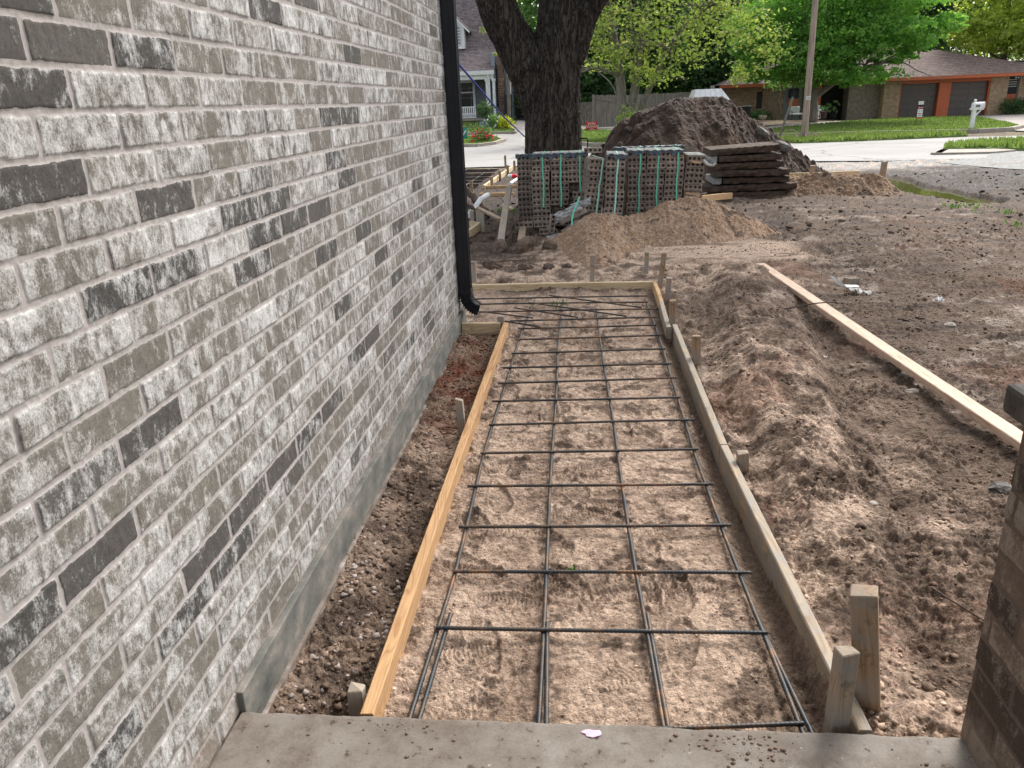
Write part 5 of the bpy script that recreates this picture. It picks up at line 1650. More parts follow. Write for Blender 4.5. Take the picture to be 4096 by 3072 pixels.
def twigs(root_pts, n, L, r0, parent, seed, mat, name='branch', up=0.4):
    rs = random.Random(seed); mb = MB()
    for i in range(n):
        p = Vector(rs.choice(root_pts)); d = Vector((rs.uniform(-1, 1), rs.uniform(-.6, .6), rs.uniform(-.3, 1) * up)).normalized()
        pts = [p]; l = L * rs.uniform(.5, 1.2)
        for s in range(6):
            d = (d + Vector((rs.uniform(-1, 1), rs.uniform(-1, 1), rs.uniform(-1, 1))) * .28).normalized()
            pts.append(pts[-1] + d * l / 6)
        mb.tube(pts, [r0 * (1 - .8 * k / 6) for k in range(7)], 5, cap=False)
    return mb.build(name, mat, parent, smooth=True)


G_MAPLE = ((0.10, 0.25, 0.05), (0.26, 0.46, 0.11)); G_YEL = ((0.17, 0.25, 0.06), (0.34, 0.40, 0.12), (0.40, 0.40, 0.16)); G_DARK = ((0.045, 0.105, 0.04), (0.13, 0.22, 0.09)); G_MID = ((0.07, 0.16, 0.05), (0.18, 0.30, 0.10))
# leafy canopy of the oak itself, above the picture: it shades the packs and the heap
crown('crown', [(-.5, 13.5, 8.2, 6.5, 5.0, 2.2), (3.2, 15.5, 7.8, 4, 4, 1.8), (-3.5, 14, 8, 3, 4, 1.6)], 420, 34, 0.17, oak, G_MID, seed=1, sig=0.14, shell=0.1)

# the broad bright-green tree in front of the ranch house
t = thing('maple_tree', 'broad bright green tree spreading over the entry of the brick ranch house', 'tree', (11.3, 42.0, 0.2))
limbs([[(11.35, 42.0, 0.1, .26), (11.3, 42, 1.6, .22), (11.6, 42, 3.2, .20), (11.7, 42, 5.5, .15), (11.8, 42, 8, .08)],
       [(11.3, 42, 1.2, .14), (12.2, 41.8, 1.9, .12), (13.4, 41.5, 2.5, .09), (15.2, 41, 2.9, .05)],
       [(11.4, 42, 1.8, .13), (10.6, 41.5, 2.7, .10), (9.4, 41.3, 3.3, .05)], [(11.5, 42, 2.6, .12), (13, 42, 3.9, .08), (15, 42, 4.6, .05)]], t, M['bark_far'])
twigs([(12.2, 41.8, 2.0), (13.4, 41.5, 2.6), (10.6, 41.5, 2.7), (14.4, 41.2, 2.9), (12.8, 42, 3.6)], 34, 2.4, .035, t, 5, M['bark_far'], up=.5)
crown('crown', [(11.2, 41.6, 2.35, 2.4, 1.8, .55), (13.2, 41.2, 2.15, 2.0, 1.6, .42), (10.2, 41, 3.6, 2.2, 2, 1.2), (12.6, 41.4, 3.9, 2.8, 2.2, 1.0), (15.0, 41.2, 3.9, 2.3, 1.9, .75), (16.3, 41.4, 4.3, 1.3, 1.3, .45),
                (14.6, 41.4, 3.0, 1.3, 1.3, .35), (11.5, 42, 5.6, 3.6, 2.6, 1.5), (14.5, 42, 5.6, 2.8, 2.2, 1.0), (12.5, 42, 7.4, 4, 3, 1.8), (9.3, 41.4, 2.45, 1.5, 1.2, .55), (8.2, 41.2, 3.3, 1.3, 1.3, .8), (7.9, 40.8, 2.5, 1.0, .9, .5), (10.3, 41, 2.5, 1.2, 1, .5), (11.8, 41, 3.0, 1.6, 1.3, .6), (8.9, 41.8, 4.6, 2, 2, 1.4)], 1500, 46, 0.075, t, G_MAPLE, seed=2, sig=0.12, shell=0.25, flat=0.5)

# pale grey multi-stemmed tree with sparse yellow-green leaves
t = thing('elm_tree', 'grey multi-stemmed tree with sparse yellow-green leaves before the plank fence', 'tree', (1.9, 36.0, 0.2))
ST = [[(1.72, 36, .0, .30), (1.68, 36, .8, .24), (1.55, 36, 2.0, .21), (1.42, 36, 3.1, .18), (1.15, 36, 4.4, .14), (.95, 36, 5.6, .11), (.4, 36, 8, .06)],
      [(1.8, 36, .0, .22), (1.9, 36, .8, .20), (2.15, 36, 1.9, .19), (2.25, 36, 3.0, .16), (2.45, 36, 4.2, .13), (2.7, 36, 5.8, .09), (2.9, 36, 8, .05)],
      [(2.0, 36.1, .1, .16), (2.45, 36, 1.2, .13), (2.95, 36, 2.3, .11), (3.6, 36, 3.6, .09), (4.3, 36, 4.4, .07), (5.6, 36, 5.4, .04)],
      [(1.5, 35.9, 2.5, .09), (.9, 35.6, 2.7, .07), (.2, 35.4, 2.9, .04)], [(2.3, 36, 3.2, .08), (1.9, 35.7, 4.4, .07), (1.9, 35.5, 6, .05)]]
limbs(ST, t, M['bark_far'], seg=10)
twigs([(1.3, 36, 3.6), (.9, 36, 5.4), (2.4, 36, 4), (2.7, 36, 5.6), (3.5, 36, 3.5), (4.4, 36, 4.5), (.4, 35.5, 2.8), (5.2, 36, 5.1)], 60, 3.0, .035, t, 6, M['bark_far'], up=.6)
crown('crown', [(1.2, 35.6, 3.2, 1.6, 1.4, 1.0), (.3, 35.6, 4.8, 1.6, 1.5, 1.3), (2.6, 35.2, 4.4, 2, 1.6, 1.6), (4.2, 35.5, 3.6, 1.5, 1.4, 1.1), (5.6, 35.6, 4.6, 1.6, 1.4, 1.4), (3, 35.6, 2.4, 1.3, 1.2, .5), (1.0, 35.5, 6.4, 3, 2, 1.4), (5, 35.6, 6.4, 3, 2, 1.4), (7.2, 36, 3.6, 1.4, 1.2, 1.5), (6.6, 36, 2.4, .9, .9, .5)], 560, 16, 0.075, t, G_YEL, seed=3, sig=0.20, shell=0.05)

# leafy branch tips left of the oak, in front of the left house
t = thing('young_tree', 'slender tree showing pale green leaves beside the left limb of the big tree', 'tree', (-4.2, 43.0, 0.4))
limbs([[(-4.0, 43, .4, .10), (-4.0, 43, 3, .09), (-4.2, 43, 5, .07), (-4.3, 43, 8, .04)], [(-4.1, 43, 4.4, .04), (-4.6, 42.8, 4.8, .03), (-5.2, 42.6, 4.9, .015)]], t, M['bark_far'])
crown('crown', [(-4.7, 42.8, 5.0, .55, .5, .35), (-4.5, 42.8, 4.2, .3, .3, .3), (-4.2, 43, 6.6, .8, .8, .8)], 26, 20, 0.07, t, G_YEL, seed=4, sig=0.25, shell=0.05)

# deep green masses behind the fence and houses: separate trees
BT = [(-2.2, 52, 3.6, 3.4, G_MID, 'mid-green tree seen through the fork of the big trunk'), (1.0, 50, 3.2, 2.4, G_DARK, 'dark evergreen tree just behind the left end of the plank fence'),
      (4.2, 52, 3.4, 1.8, G_MID, 'dark tree behind the middle of the plank fence'), (7.9, 50, 3.4, 2.2, G_DARK, 'dark tree behind the white-roofed shed'),
      (10.8, 58, 5.2, 4.0, G_MID, 'tall mid-green tree rising behind the left wing of the ranch house'), (16.5, 62, 5.6, 4.4, G_MID, 'tall green tree behind the roof ridge of the ranch house'),
      (22.0, 66, 5.8, 4.6, G_DARK, 'darker green tree behind the garage roof'), (29, 66, 6.0, 5, G_MID, 'tall green tree at the far right behind the ranch house'), (-7.5, 62, 6, 4, G_MID, 'tall green tree rising behind the roof of the left house'),
      (-9, 70, 7, 4, G_MID, 'leafy tree far behind the left house'), (6.5, 74, 5.0, 5, G_MID, 'tall far tree filling the sky above the plank fence'), (14, 80, 8, 7, G_MID, 'tallest far tree above the ranch house')]
for k, (x, y, hz, w, g, lab) in enumerate(BT):
    t = thing('background_tree', lab, 'tree', (x, y, 0.2), 'trees behind the fence and houses')
    limbs([[(x, y, 0, .3), (x + .1, y, hz * .5, .22), (x - .1, y, hz, .14), (x, y, hz * 1.8, .06)]], t, M['bark_far'], k=3)
    crown('crown', [(x, y, hz, w, w * .8, hz * .75), (x - w * .5, y - 1, hz * .75, w * .6, w * .6, hz * .55), (x + w * .5, y - 1, hz * .8, w * .6, w * .6, hz * .6), (x, y, hz * 1.7, w * .9, w * .8, hz * .7), (x + w * .3, y - .5, hz * 2.4, w * .9, w * .7, hz * .6)],
          650, 44, 0.06 + 0.001 * y, t, g, seed=20 + k, sig=0.16, shell=0.35)
# bright yellow-green tree at the right edge
t = thing('ash_tree', 'bright yellow-green tree hanging over the right end of the ranch roof', 'tree', (23.5, 49.5, 0.1))
limbs([[(24, 50, 0, .25), (23.8, 50, 2.5, .2), (23.6, 50, 5, .15), (23.5, 50, 8, .06)], [(23.8, 50, 2.6, .1), (22.5, 49.6, 3.4, .07), (21, 49.2, 4.0, .04)]], t, M['bark_far'])
crown('crown', [(22.6, 49, 4.2, 2.3, 1.8, 1.0), (24.6, 49, 4.2, 2.2, 1.8, 1.2), (21.0, 48.8, 4.6, 1.3, 1.2, .8), (23.5, 49.2, 6.0, 2.8, 2, 1.4), (26.5, 49, 5.5, 2, 2, 1.6), (25.8, 49.2, 3.4, 1.5, 1.4, .6), (24, 49.4, 7.8, 3, 2, 1.2)], 420, 44, 0.11, t, ((0.26, 0.36, 0.06), (0.50, 0.56, 0.14)), seed=9, sig=0.17, shell=0.3)


def bush(name, label, c, r, n, size, cols, cat='bush', seed=0, flowers=None, stems=True, fmat=None):
    t = thing(name, label, cat, (c[0], c[1], c[2] - r[2]))
    crown('foliage', [(c[0], c[1], c[2], *r)], n, 14, size, t, cols, seed=seed, sig=0.18, shell=0.2, flat=0.9)
    if stems:
        mb = MB(); rr = random.Random(seed)
        for i in range(7):
            mb.tube([(c[0], c[1], c[2] - r[2]), (c[0] + rr.uniform(-.4, .4) * r[0], c[1] + rr.uniform(-.4, .4) * r[1], c[2] - r[2] * .2), (c[0] + rr.uniform(-.9, .9) * r[0], c[1], c[2] + rr.uniform(.1, .7) * r[2])], [.02, .014, .006], 5)
        mb.build('stem', M['bark_far'], t)
    if flowers:
        rr = random.Random(seed + 9)
        for i in range(flowers[0]):
            a = rr.uniform(0, 6.28); q = rr.uniform(.3, 1.0)
            p = (c[0] + math.cos(a) * r[0] * q, c[1] - r[1] * rr.uniform(.5, .95), c[2] + math.sin(a) * r[2] * q * .9)
            MB().ball(p, flowers[1] * rr.uniform(.7, 1.3), 1, (1, .8, .8), .25).build('flower', fmat, t)
    return t


# ------------------------------------------------------------------ far ground sheets
def sheet(name, poly, dz, mat, cell=1.5, thick=0.0, ragged=0.0):
    bm = bmesh.new()
    P = []
    rr = random.Random(len(poly))
    for (a, b) in zip(poly, poly[1:] + poly[:1]):
        L = math.hypot(b[0] - a[0], b[1] - a[1]); k = max(1, int(L / (cell * .4)))
        for i in range(k):
            t_ = i / k; P.append((lerp(a[0], b[0], t_) + rr.uniform(-1, 1) * ragged, lerp(a[1], b[1], t_) + rr.uniform(-1, 1) * ragged))
    vs = [bm.verts.new((x, y, 0)) for x, y in P]
    bm.faces.new(vs)
    xs = [p[0] for p in P]; ys = [p[1] for p in P]
    x = math.floor(min(xs)) + .37
    while x < max(xs):
        bmesh.ops.bisect_plane(bm, geom=bm.verts[:] + bm.edges[:] + bm.faces[:], plane_co=(x, 0, 0), plane_no=(1, 0, 0)); x += cell
    y = math.floor(min(ys)) + .41
    while y < max(ys):
        bmesh.ops.bisect_plane(bm, geom=bm.verts[:] + bm.edges[:] + bm.faces[:], plane_co=(0, y, 0), plane_no=(0, 1, 0)); y += cell
    bmesh.ops.triangulate(bm, faces=bm.faces[:])
    X = np.array([v.co.x for v in bm.verts]); Y = np.array([v.co.y for v in bm.verts]); Z = rise(X, Y) - 0.1 + dz
    for v, z in zip(bm.verts, Z): v.co.z = z
    if thick:
        bd = [e for e in bm.edges if e.is_boundary]
        r_ = bmesh.ops.extrude_edge_only(bm, edges=bd)
        for v in [g_ for g_ in r_['geom'] if isinstance(g_, bmesh.types.BMVert)]: v.co.z -= thick
    bmesh.ops.recalc_face_normals(bm, faces=bm.faces[:])
    me = bpy.data.meshes.new(name); bm.to_mesh(me); bm.free()
    o = link(name, me, mat)
    return props(o, kind='structure')


def road_mat():
    m, n, p, _ = newmat('old_concrete_road')
    v = tex_coord(n)
    c = ramp(n, noise(n, v, 0.5, 8, 0.65), [(0.3, (0.25, 0.24, 0.23)), (0.7, (0.34, 0.33, 0.315))])
    vo = n.nodes.new('ShaderNodeTexVoronoi'); vo.feature = 'DISTANCE_TO_EDGE'; vo.inputs['Scale'].default_value = 0.27
    wv = n.nodes.new('ShaderNodeVectorMath'); wv.operation = 'ADD'
    tn = n.nodes.new('ShaderNodeTexNoise'); tn.inputs['Scale'].default_value = 0.8; tn.inputs['Detail'].default_value = 6; n.links.new(v, tn.inputs['Vector'])
    n.links.new(v, wv.inputs[0]); n.links.new(tn.outputs['Color'], wv.inputs[1]); n.links.new(wv.outputs[0], vo.inputs['Vector'])
    cr = ramp(n, vo.outputs['Distance'], [(0.0, 0.35), (0.012, 1.0)])
    c = mix(n, c, cr, 1.0, 'MULTIPLY')
    c = mix(n, c, ramp(n, noise(n, v, 25, 6, 0.8), [(0.3, 0.8), (0.7, 1.1)]), 1.0, 'MULTIPLY')
    c = mix(n, c, (0.22, 0.18, 0.14), ramp(n, noise(n, v, 1.1, 7, 0.7), [(0.60, 0), (0.75, 0.5)]))
    n.links.new(c, p.inputs['Base Color']); p.inputs['Roughness'].default_value = 0.9
    return m


M['road'] = road_mat()
M['curb'] = pmat('curb_concrete', (0.27, 0.24, 0.20), (0.40, 0.36, 0.31), 3, rough=0.9, bmp=0.3)
M['drive'] = pmat('driveway_concrete', (0.28, 0.25, 0.225), (0.38, 0.345, 0.315), 1.2, rough=0.9, bmp=0.2)
M['grass'] = pmat('grass_base', (0.09, 0.15, 0.045), (0.15, 0.23, 0.07), 3, rough=0.95, bmp=0.4, c3=(0.20, 0.27, 0.10))
M['dry'] = pmat('dry_soil', (0.12, 0.085, 0.055), (0.20, 0.15, 0.10), 2, rough=0.95)
M['gravel'] = pmat('gravel', (0.14, 0.14, 0.135), (0.38, 0.38, 0.37), 14, rough=0.95, bmp=0.9, bdist=0.02, detail=9)

sheet('road', [(-16, 22.8), (-3, 22.6), (1, 22.2), (5.6, 20.9), (7.5, 20.2), (9.5, 20.0), (10.2, 21.2), (13, 21.6), (30, 20), (50, 20), (50, 27.5), (30, 27.3), (17, 27.8), (13, 28.6), (10, 28.3), (7.3, 28.2), (4, 28.6), (1.3, 28.6), (0.6, 29.4), (-0.6, 33.0), (-1.6, 38.6), (-2.2, 42.2), (-4.0, 42.4), (-3.4, 39.0), (-7.5, 39.2), (-16, 40)], 0.0, M['road'])
sheet('driveway', [(-2.3, 40.5), (-1.9, 39.8), (0.1, 40.9), (1.6, 41.2), (3, 41.5), (3, 44.2), (-0.9, 44.2), (-3.6, 46.5), (-4.2, 44.0), (-3.9, 42.0), (-3.0, 41.0)], 0.012, M['drive'])
sheet('driveway', [(17.0, 27.9), (30, 27.4), (30, 45), (15.3, 45.2), (15.2, 44.4), (17.4, 43.6), (19.2, 42.3), (18.9, 40.2), (18.0, 36.7), (16.8, 33.1), (15.7, 31.5), (15.8, 29)], 0.010, M['drive'])
sheet('sidewalk', [(-0.5, 41.6), (3, 38.6), (6, 38.0), (8.8, 37.5), (11.4, 40.1), (14.9, 43.5), (15.6, 44.9), (14.2, 44.9), (11.3, 42.0), (8.5, 39.2), (6, 39.4), (3, 40.2), (0, 42.2)], 0.008, M['drive'])
sheet('bare_bed', [(3.2, 40.4), (8.4, 39.5), (11.2, 42.2), (13.6, 44.9), (13.4, 48), (2.0, 48), (2.0, 42)], 0.004, M['dry'])
LAWNS = {'lawn': [(8.3, 37.2), (7.6, 33.3), (11.2, 32.5), (14.3, 31.2), (15.6, 31.6), (16.7, 33.1), (17.9, 36.7), (18.8, 40.2), (19.1, 42.2), (17.3, 43.3), (14.9, 43.3), (11.4, 39.9)],
         'grass_island': [(-9.4, 36.0), (-4.7, 33.9), (-4.0, 35.0), (-3.75, 36.2), (-4.1, 37.2), (-5.1, 38.0), (-9.5, 39.0)],
         'front_lawn': [(-4.3, 39.3), (-3.5, 39.4), (-3.45, 39.9), (-4.0, 41.4), (-4.7, 42.8), (-5.0, 44.6), (-12, 44.5), (-12, 39.8)],
         'centre_lawn': [(-1.85, 39.7), (0.1, 40.7), (3.0, 38.4), (6.0, 37.8), (8.2, 37.0), (7.4, 33.2), (6.8, 31.0), (1.5, 30.5), (0.3, 31.2), (-1.0, 35.0)],
         'verge': [(6.9, 30.2), (7.8, 32.6), (11, 32.1), (13.6, 31.1), (13.2, 29.4), (10, 28.75), (7.4, 28.6)],
         'near_verge': [(9.7, 22.9), (10.4, 24.2), (11.8, 25.0), (13.5, 25.2), (30, 24.6), (30, 21.2), (13.2, 21.9), (11.3, 21.6), (10.95, 22.3)]}
for k, (nm, pl) in enumerate(LAWNS.items()):
    sheet(nm, pl, 0.07 if nm != 'verge' else 0.02, M['grass'], ragged=0.05, thick=0.12)
sheet('gravel_patch', [(10.3, 21.6), (13.2, 21.8), (30, 20.8), (30, 16.5), (12, 16.2), (9.2, 16.6), (8.4, 18.0), (8.0, 19.4), (9.6, 20.2)], 0.01, M['gravel'], ragged=0.12)


def curb(pts, label, w=0.15, h=0.12, dz=0.0):
    mb = MB()
    for (a, b) in zip(pts[:-1], pts[1:]):
        a = Vector((a[0], a[1], 0)); b = Vector((b[0], b[1], 0)); d = (b - a).normalized(); s = Vector((-d.y, d.x, 0)) * w / 2
        za = float(rise(a.x, a.y)) - .1 + dz; zb = float(rise(b.x, b.y)) - .1 + dz
        e = d * 0.02
        vs = [(a - s - e), (a + s - e), (b + s + e), (b - s + e)]; zt = [za, za, zb, zb]
        V = [(v.x, v.y, z - .1) for v, z in zip(vs, zt)] + [(v.x, v.y, z + h) for v, z in zip(vs, zt)]
        mb.add(V, [(0, 1, 2, 3), (4, 5, 6, 7), (0, 1, 5, 4), (1, 2, 6, 5), (2, 3, 7, 6), (3, 0, 4, 7)])
    o = mb.build('curb', M['curb']); props(o, kind='structure')


curb([(-9.4, 35.9), (-4.6, 33.75), (-3.95, 34.8), (-3.65, 36.2), (-4.0, 37.3), (-5.1, 38.15)], 'c', .22)
curb([(-12, 39.6), (-4.3, 39.2), (-3.4, 39.3), (-3.35, 39.9), (-4.0, 41.6), (-4.6, 43)], 'c', .12, .1)
curb([(7.6, 33.25), (11.2, 32.42), (14.3, 31.12), (15.65, 31.5), (16.8, 33.0), (18.0, 36.6)], 'c', .2)
curb([(1.5, 30.4), (0.25, 31.1), (-1.1, 35.0), (-1.95, 39.7)], 'c', .2)
curb([(9.0, 21.6), (9.65, 22.75)], 'c', .25, .05)
sheet('broken_curb', [(8.9, 21.5), (9.6, 22.75), (10.8, 22.25), (11.0, 21.7), (10.3, 21.3)], 0.05, M['curb'], thick=0.1)


def grass_blades(name, poly, n, seed, dz, h=0.07, cols=((0.09, 0.135, 0.045), (0.20, 0.26, 0.095)), label=''):
    rs = np.random.RandomState(seed); P = np.array(poly)
    x = rs.uniform(P[:, 0].min(), min(P[:, 0].max(), 20), n); y = rs.uniform(P[:, 1].min(), P[:, 1].max(), n)
    ins = np.zeros(n, bool)
    for (x0, y0), (x1, y1) in zip(poly, poly[1:] + poly[:1]):
        c = ((y0 > y) != (y1 > y)) & (x < (x1 - x0) * (y - y0) / ((y1 - y0) + 1e-9) + x0); ins ^= c
    x = x[ins]; y = y[ins]; n = len(x); a = rs.uniform(0, 6.28, n); z = rise(x, y) - .1 + dz
    p = np.stack([x, y, z], 1); d = np.stack([np.cos(a), np.sin(a), a * 0], 1); s = rs.uniform(.02, .05, (n, 1)); L = h * rs.uniform(.4, 1.3, (n, 1))
    top = p + np.stack([0 * a, 0 * a, L[:, 0]], 1) + rs.normal(0, .02, (n, 3)) * [1, 1, 0]
    V = np.stack([p - d * s, p + d * s, top], 1).reshape(-1, 3)
    t_ = np.clip(0.5 + 0.6 * fbm(x, y, 1.2, 3, seed=seed) + 0.3 * rs.normal(size=n), 0, 1)[:, None]
    C = lerp(np.array(cols[0]), np.array(cols[1]), t_)
    o = np_mesh(name, V, np.arange(n * 3).reshape(-1, 3), M['leaf'], col=np.repeat(C, 3, 0), n=3, smooth=False)
    props(o, label, 'grass', kind='stuff')


for k, (nm, nn, lab) in enumerate([('lawn', 26000, 'mown green grass of the ranch house lawn'), ('grass_island', 7000, 'green grass on the kerbed island at the left'), ('front_lawn', 6000, 'grass in front of the left house'),
                               ('centre_lawn', 16000, 'green grass strip between the streets behind the dirt pile'), ('verge', 9000, 'ragged leafy grass along the far edge of the road'), ('near_verge', 12000, 'tufty grass on the near side of the road at the right')]):
    grass_blades('grass', LAWNS[nm], nn, 200 + k, 0.07 if nm != 'verge' else .02, h=0.08 if k < 4 else 0.13, label=lab)


# ------------------------------------------------------------------ left house
M['siding'] = None
m, n, p, _ = newmat('blue_grey_siding')
tc = n.nodes.new('ShaderNodeTexCoord')
wv = n.nodes.new('ShaderNodeTexWave'); wv.bands_direction = 'Z'; wv.wave_profile = 'SAW'; wv.inputs['Scale'].default_value = 2.2
n.links.new(tc.outputs['Object'], wv.inputs['Vector'])
c = ramp(n, wv.outputs['Fac'], [(0.0, (0.10, 0.13, 0.16)), (0.12, (0.22, 0.26, 0.31)), (1.0, (0.26, 0.30, 0.35))])
n.links.new(c, p.inputs['Base Color']); p.inputs['Roughness'].default_value = 0.8
M['siding'] = m
M['porch_wall'] = plain('grey_porch_wall', (0.20, 0.215, 0.235), 0.8)


def shingle(name, a, b):
    m = brick_tex(name, a, b, tuple(x * 0.45 for x in a), 'xy', 0.30, 0.14, 0.006, bmp=0.3)
    return m


def shingle_slope(name, a, b):
    """shingle courses follow the height, so they stay even on steep roofs"""
    return brick_tex(name, a, b, tuple(x * 0.5 for x in a), 'xz', 0.28, 0.085, 0.008, bmp=0.3)


M['roof_l'] = shingle_slope('grey_shingle', (0.15, 0.125, 0.125), (0.24, 0.20, 0.20))
M['roof_r'] = shingle_slope('brown_shingle', (0.16, 0.115, 0.105), (0.21, 0.155, 0.14))
M['stone'] = brick_tex('chimney_stone', (0.20, 0.13, 0.09), (0.30, 0.20, 0.15), (0.10, 0.08, 0.07), 'xz', 0.22, 0.09, 0.012)

hl = thing('house', 'two-storey house with steep shingle roof, dormer and white porch at the left', 'house', (-8, 47, 0.4))
MB().box((-14, 48, 0.5), (-5.22, 53, 4.4)).build('porch_back_wall', M['porch_wall'], hl)
MB().box((-5.22, 46.3, 0.4), (-5.0, 52, 4.25)).box((-5.0, 46.9, 0.4), (-4.25, 52, 3.7)).build('siding_wall', M['siding'], hl)
mb = MB()
mb.prism([(-14, 45.9, 3.28), (-5.05, 45.9, 3.28), (-4.96, 48.0, 4.46), (-14, 48.0, 4.46)], (0, 0, .06))
mb.prism([(-14, 48.0, 4.46), (-4.96, 48.0, 4.46), (-4.96, 51.5, 9.6), (-14, 51.5, 9.6)], (0, 0.05, .03))
mb.build('roof', M['roof_l'], hl)
mb = MB()
mb.box((-14, 45.82, 3.12), (-5.02, 45.9, 3.33)).box((-14, 46.0, 2.88), (-5.1, 46.2, 3.14))
mb.build('porch_beam', M['white'], hl)
for x0, x1 in ((-5.54, -5.36), (-5.16, -5.02)):
    mb = MB().box((x0, 46.02, .85), (x1, 46.2, 2.9), bev=.01).box((x0 - .04, 45.98, 2.78), (x1 + .04, 46.24, 2.88)).box((x0 - .04, 45.98, .85), (x1 + .04, 46.24, .98))
    mb.build('column', M['white'], hl)
MB().tube([(-5.40, 45.86, 3.12), (-5.34, 45.9, 2.95), (-5.32, 45.95, 2.8), (-5.32, 45.95, .7)], .04, 8).build('porch_downspout', M['white'], hl)
fr = MB()
for (a, b, c_, d) in ((-7.55, 2.78, -6.40, 2.92), (-7.55, 1.0, -6.40, 1.12), (-7.55, 1.12, -7.42, 2.78), (-6.54, 1.12, -6.40, 2.78), (-7.42, 2.22, -6.54, 2.29)):
    fr.box((a, 47.92, b), (c_, 48.0, d))
wn = fr.build('window', M['white'], hl)
g = MB().box((-7.42, 47.97, 1.12), (-6.54, 47.99, 2.78)); g.build('pane', M['glass'], wn)
g = MB()
for (a, b, c_, d) in ((-7.42, 2.48, -6.54, 2.495), (-7.22, 2.29, -7.205, 2.78), (-6.75, 2.29, -6.735, 2.78), (-7.42, 1.95, -6.54, 1.965), (-7.30, 1.12, -7.285, 2.22), (-6.67, 1.12, -6.655, 2.22), (-7.42, 1.30, -6.54, 1.315)):
    g.box((a, 47.95, b), (c_, 47.965, d))
g.build('glazing_bars', M['curb'], wn)
MB().box((-14, 46.0, .72), (-5.0, 48, .82)).build('porch_floor', M['curb'], hl)
MB().box((-14, 46.05, .2), (-5.0, 46.12, .72)).build('porch_skirt', M['stone'], hl)
mb = MB().box((-14, 46.04, 1.42), (-6.15, 46.1, 1.48)).box((-14, 46.04, .86), (-6.15, 46.1, .9))
for i in range(60):
    x = -6.2 - i * .11; mb.box((x - .028, 46.05, .88), (x + .028, 46.09, 1.44))
mb.build('railing', M['white'], hl)
dm = MB()
dm.add([(-7.86, 47.95, 4.62), (-6.86, 47.95, 4.62), (-6.86, 47.95, 5.7), (-7.36, 47.95, 6.25), (-7.86, 47.95, 5.7)], [(0, 1, 2, 3, 4)])
dm.add([(-6.86, 47.95, 4.62), (-6.86, 50, 4.62), (-6.86, 50, 5.7), (-6.86, 47.95, 5.7)], [(0, 1, 2, 3)])
dm.add([(-7.86, 47.95, 4.62), (-7.86, 50, 4.62), (-7.86, 50, 5.7), (-7.86, 47.95, 5.7)], [(3, 2, 1, 0)])
dd = dm.build('dormer', M['white'], hl)
MB().prism([(-7.36, 47.75, 6.34), (-6.52, 47.75, 5.5), (-6.56, 47.75, 5.42), (-7.36, 47.75, 6.22), (-8.16, 47.75, 5.42), (-8.2, 47.75, 5.5)], (0, .12, 0)).build('gable_trim', M['white'], dd)
MB().prism([(-7.36, 47.8, 6.36), (-6.52, 47.8, 5.52), (-6.52, 50.5, 5.52), (-7.36, 51, 6.36)], (0, 0, .04)).prism([(-7.36, 47.8, 6.36), (-8.2, 47.8, 5.52), (-8.2, 50.5, 5.52), (-7.36, 51, 6.36)], (0, 0, .04)).build('dormer_roof', M['roof_l'], dd)
MB().box((-7.62, 47.90, 4.85), (-7.08, 47.94, 5.6)).prism([(-7.62, 47.90, 5.66), (-7.08, 47.90, 5.66), (-7.35, 47.90, 5.98)], (0, .03, 0)).build('pane', M['siding'], dd)
mb = MB()
for i in range(4): mb.box((-7.62 + i * .165, 47.88, 4.83), (-7.58 + i * .165, 47.91, 5.62))
for i in range(6): mb.box((-7.64, 47.88, 4.83 + i * .155), (-7.06, 47.91, 4.87 + i * .155))
mb.build('glazing_bars', M['white'], dd)
mb = MB()
rr = random.Random(4)
z = .4
while z < 4.2:
    hh_ = rr.uniform(.09, .16)
    mb.box((-4.88 + rr.uniform(-.03, .03), 46.35 + rr.uniform(-.02, .02), z), (-4.54 + rr.uniform(-.03, .03), 46.9, z + hh_ - .012), bev=.01); z += hh_
mb.build('chimney', M['stone'], hl)
MB().box((-4.86, 46.4, .4), (-4.56, 46.9, 4.2)).build('chimney_core', M['dark'], hl)
MB().box((-4.25, 46.6, .5), (-4.16, 46.7, 3.4)).box((-4.25, 46.4, 2.85), (-2.9, 46.6, 3.05)).build('carport_trim', M['white'], hl)
MB().box((-4.16, 50, .4), (-2.9, 50.1, 3.0)).build('carport_back', M['dark'], hl)
MB().prism([(-1.72 - 2.5, 47, 4.6), (-4.9, 46.8, 3.55), (-4.9, 51, 3.55), (-4.2, 51, 4.6)], (.02, 0, .05)).build('side_roof', M['roof_l'], hl)
MB().box((-5.6, 51.5, 5.3), (-5.15, 52.1, 7.2)).build('far_chimney', M['stone'], hl)

gt = thing('driveway_gate', 'black iron driveway gate between the left house and the big tree', 'gate', (-3.6, 46.0, .5))
MB().box((-4.55, 46.1, .5), (-4.12, 46.2, 2.05)).build('gate_post_panel', M['black'], gt)
mb = MB()
for z in (.68, 1.35, 2.1, 2.45): mb.box((-4.12, 46.05, z), (-2.5, 46.10, z + .05))
for i in range(16): mb.box((-4.10 + i * .105, 46.065, .62), (-4.08 + i * .105, 46.085, 2.4))
mb.build('gate_leaf', M['black'], gt)
sc_ = thing('porch_fence', 'low dark iron fence beside the porch behind the rose bush', 'fence', (-6, 40, .2))
mb = MB()
for z in (.30, .75): mb.box((-7.2, 41.0, z), (-5.35, 41.03, z + .03))
for i in range(18): mb.box((-7.2 + i * .105, 41.0, .2), (-7.18 + i * .105, 41.03, .82))
mb.build('iron_bars', M['black'], sc_)
MB().prism([(-5.35, 41, .1), (-4.75, 41, .1), (-4.75, 41, .95), (-5.35, 41, .72)], (0, .06, 0)).build('solid_panel', M['siding'], sc_)

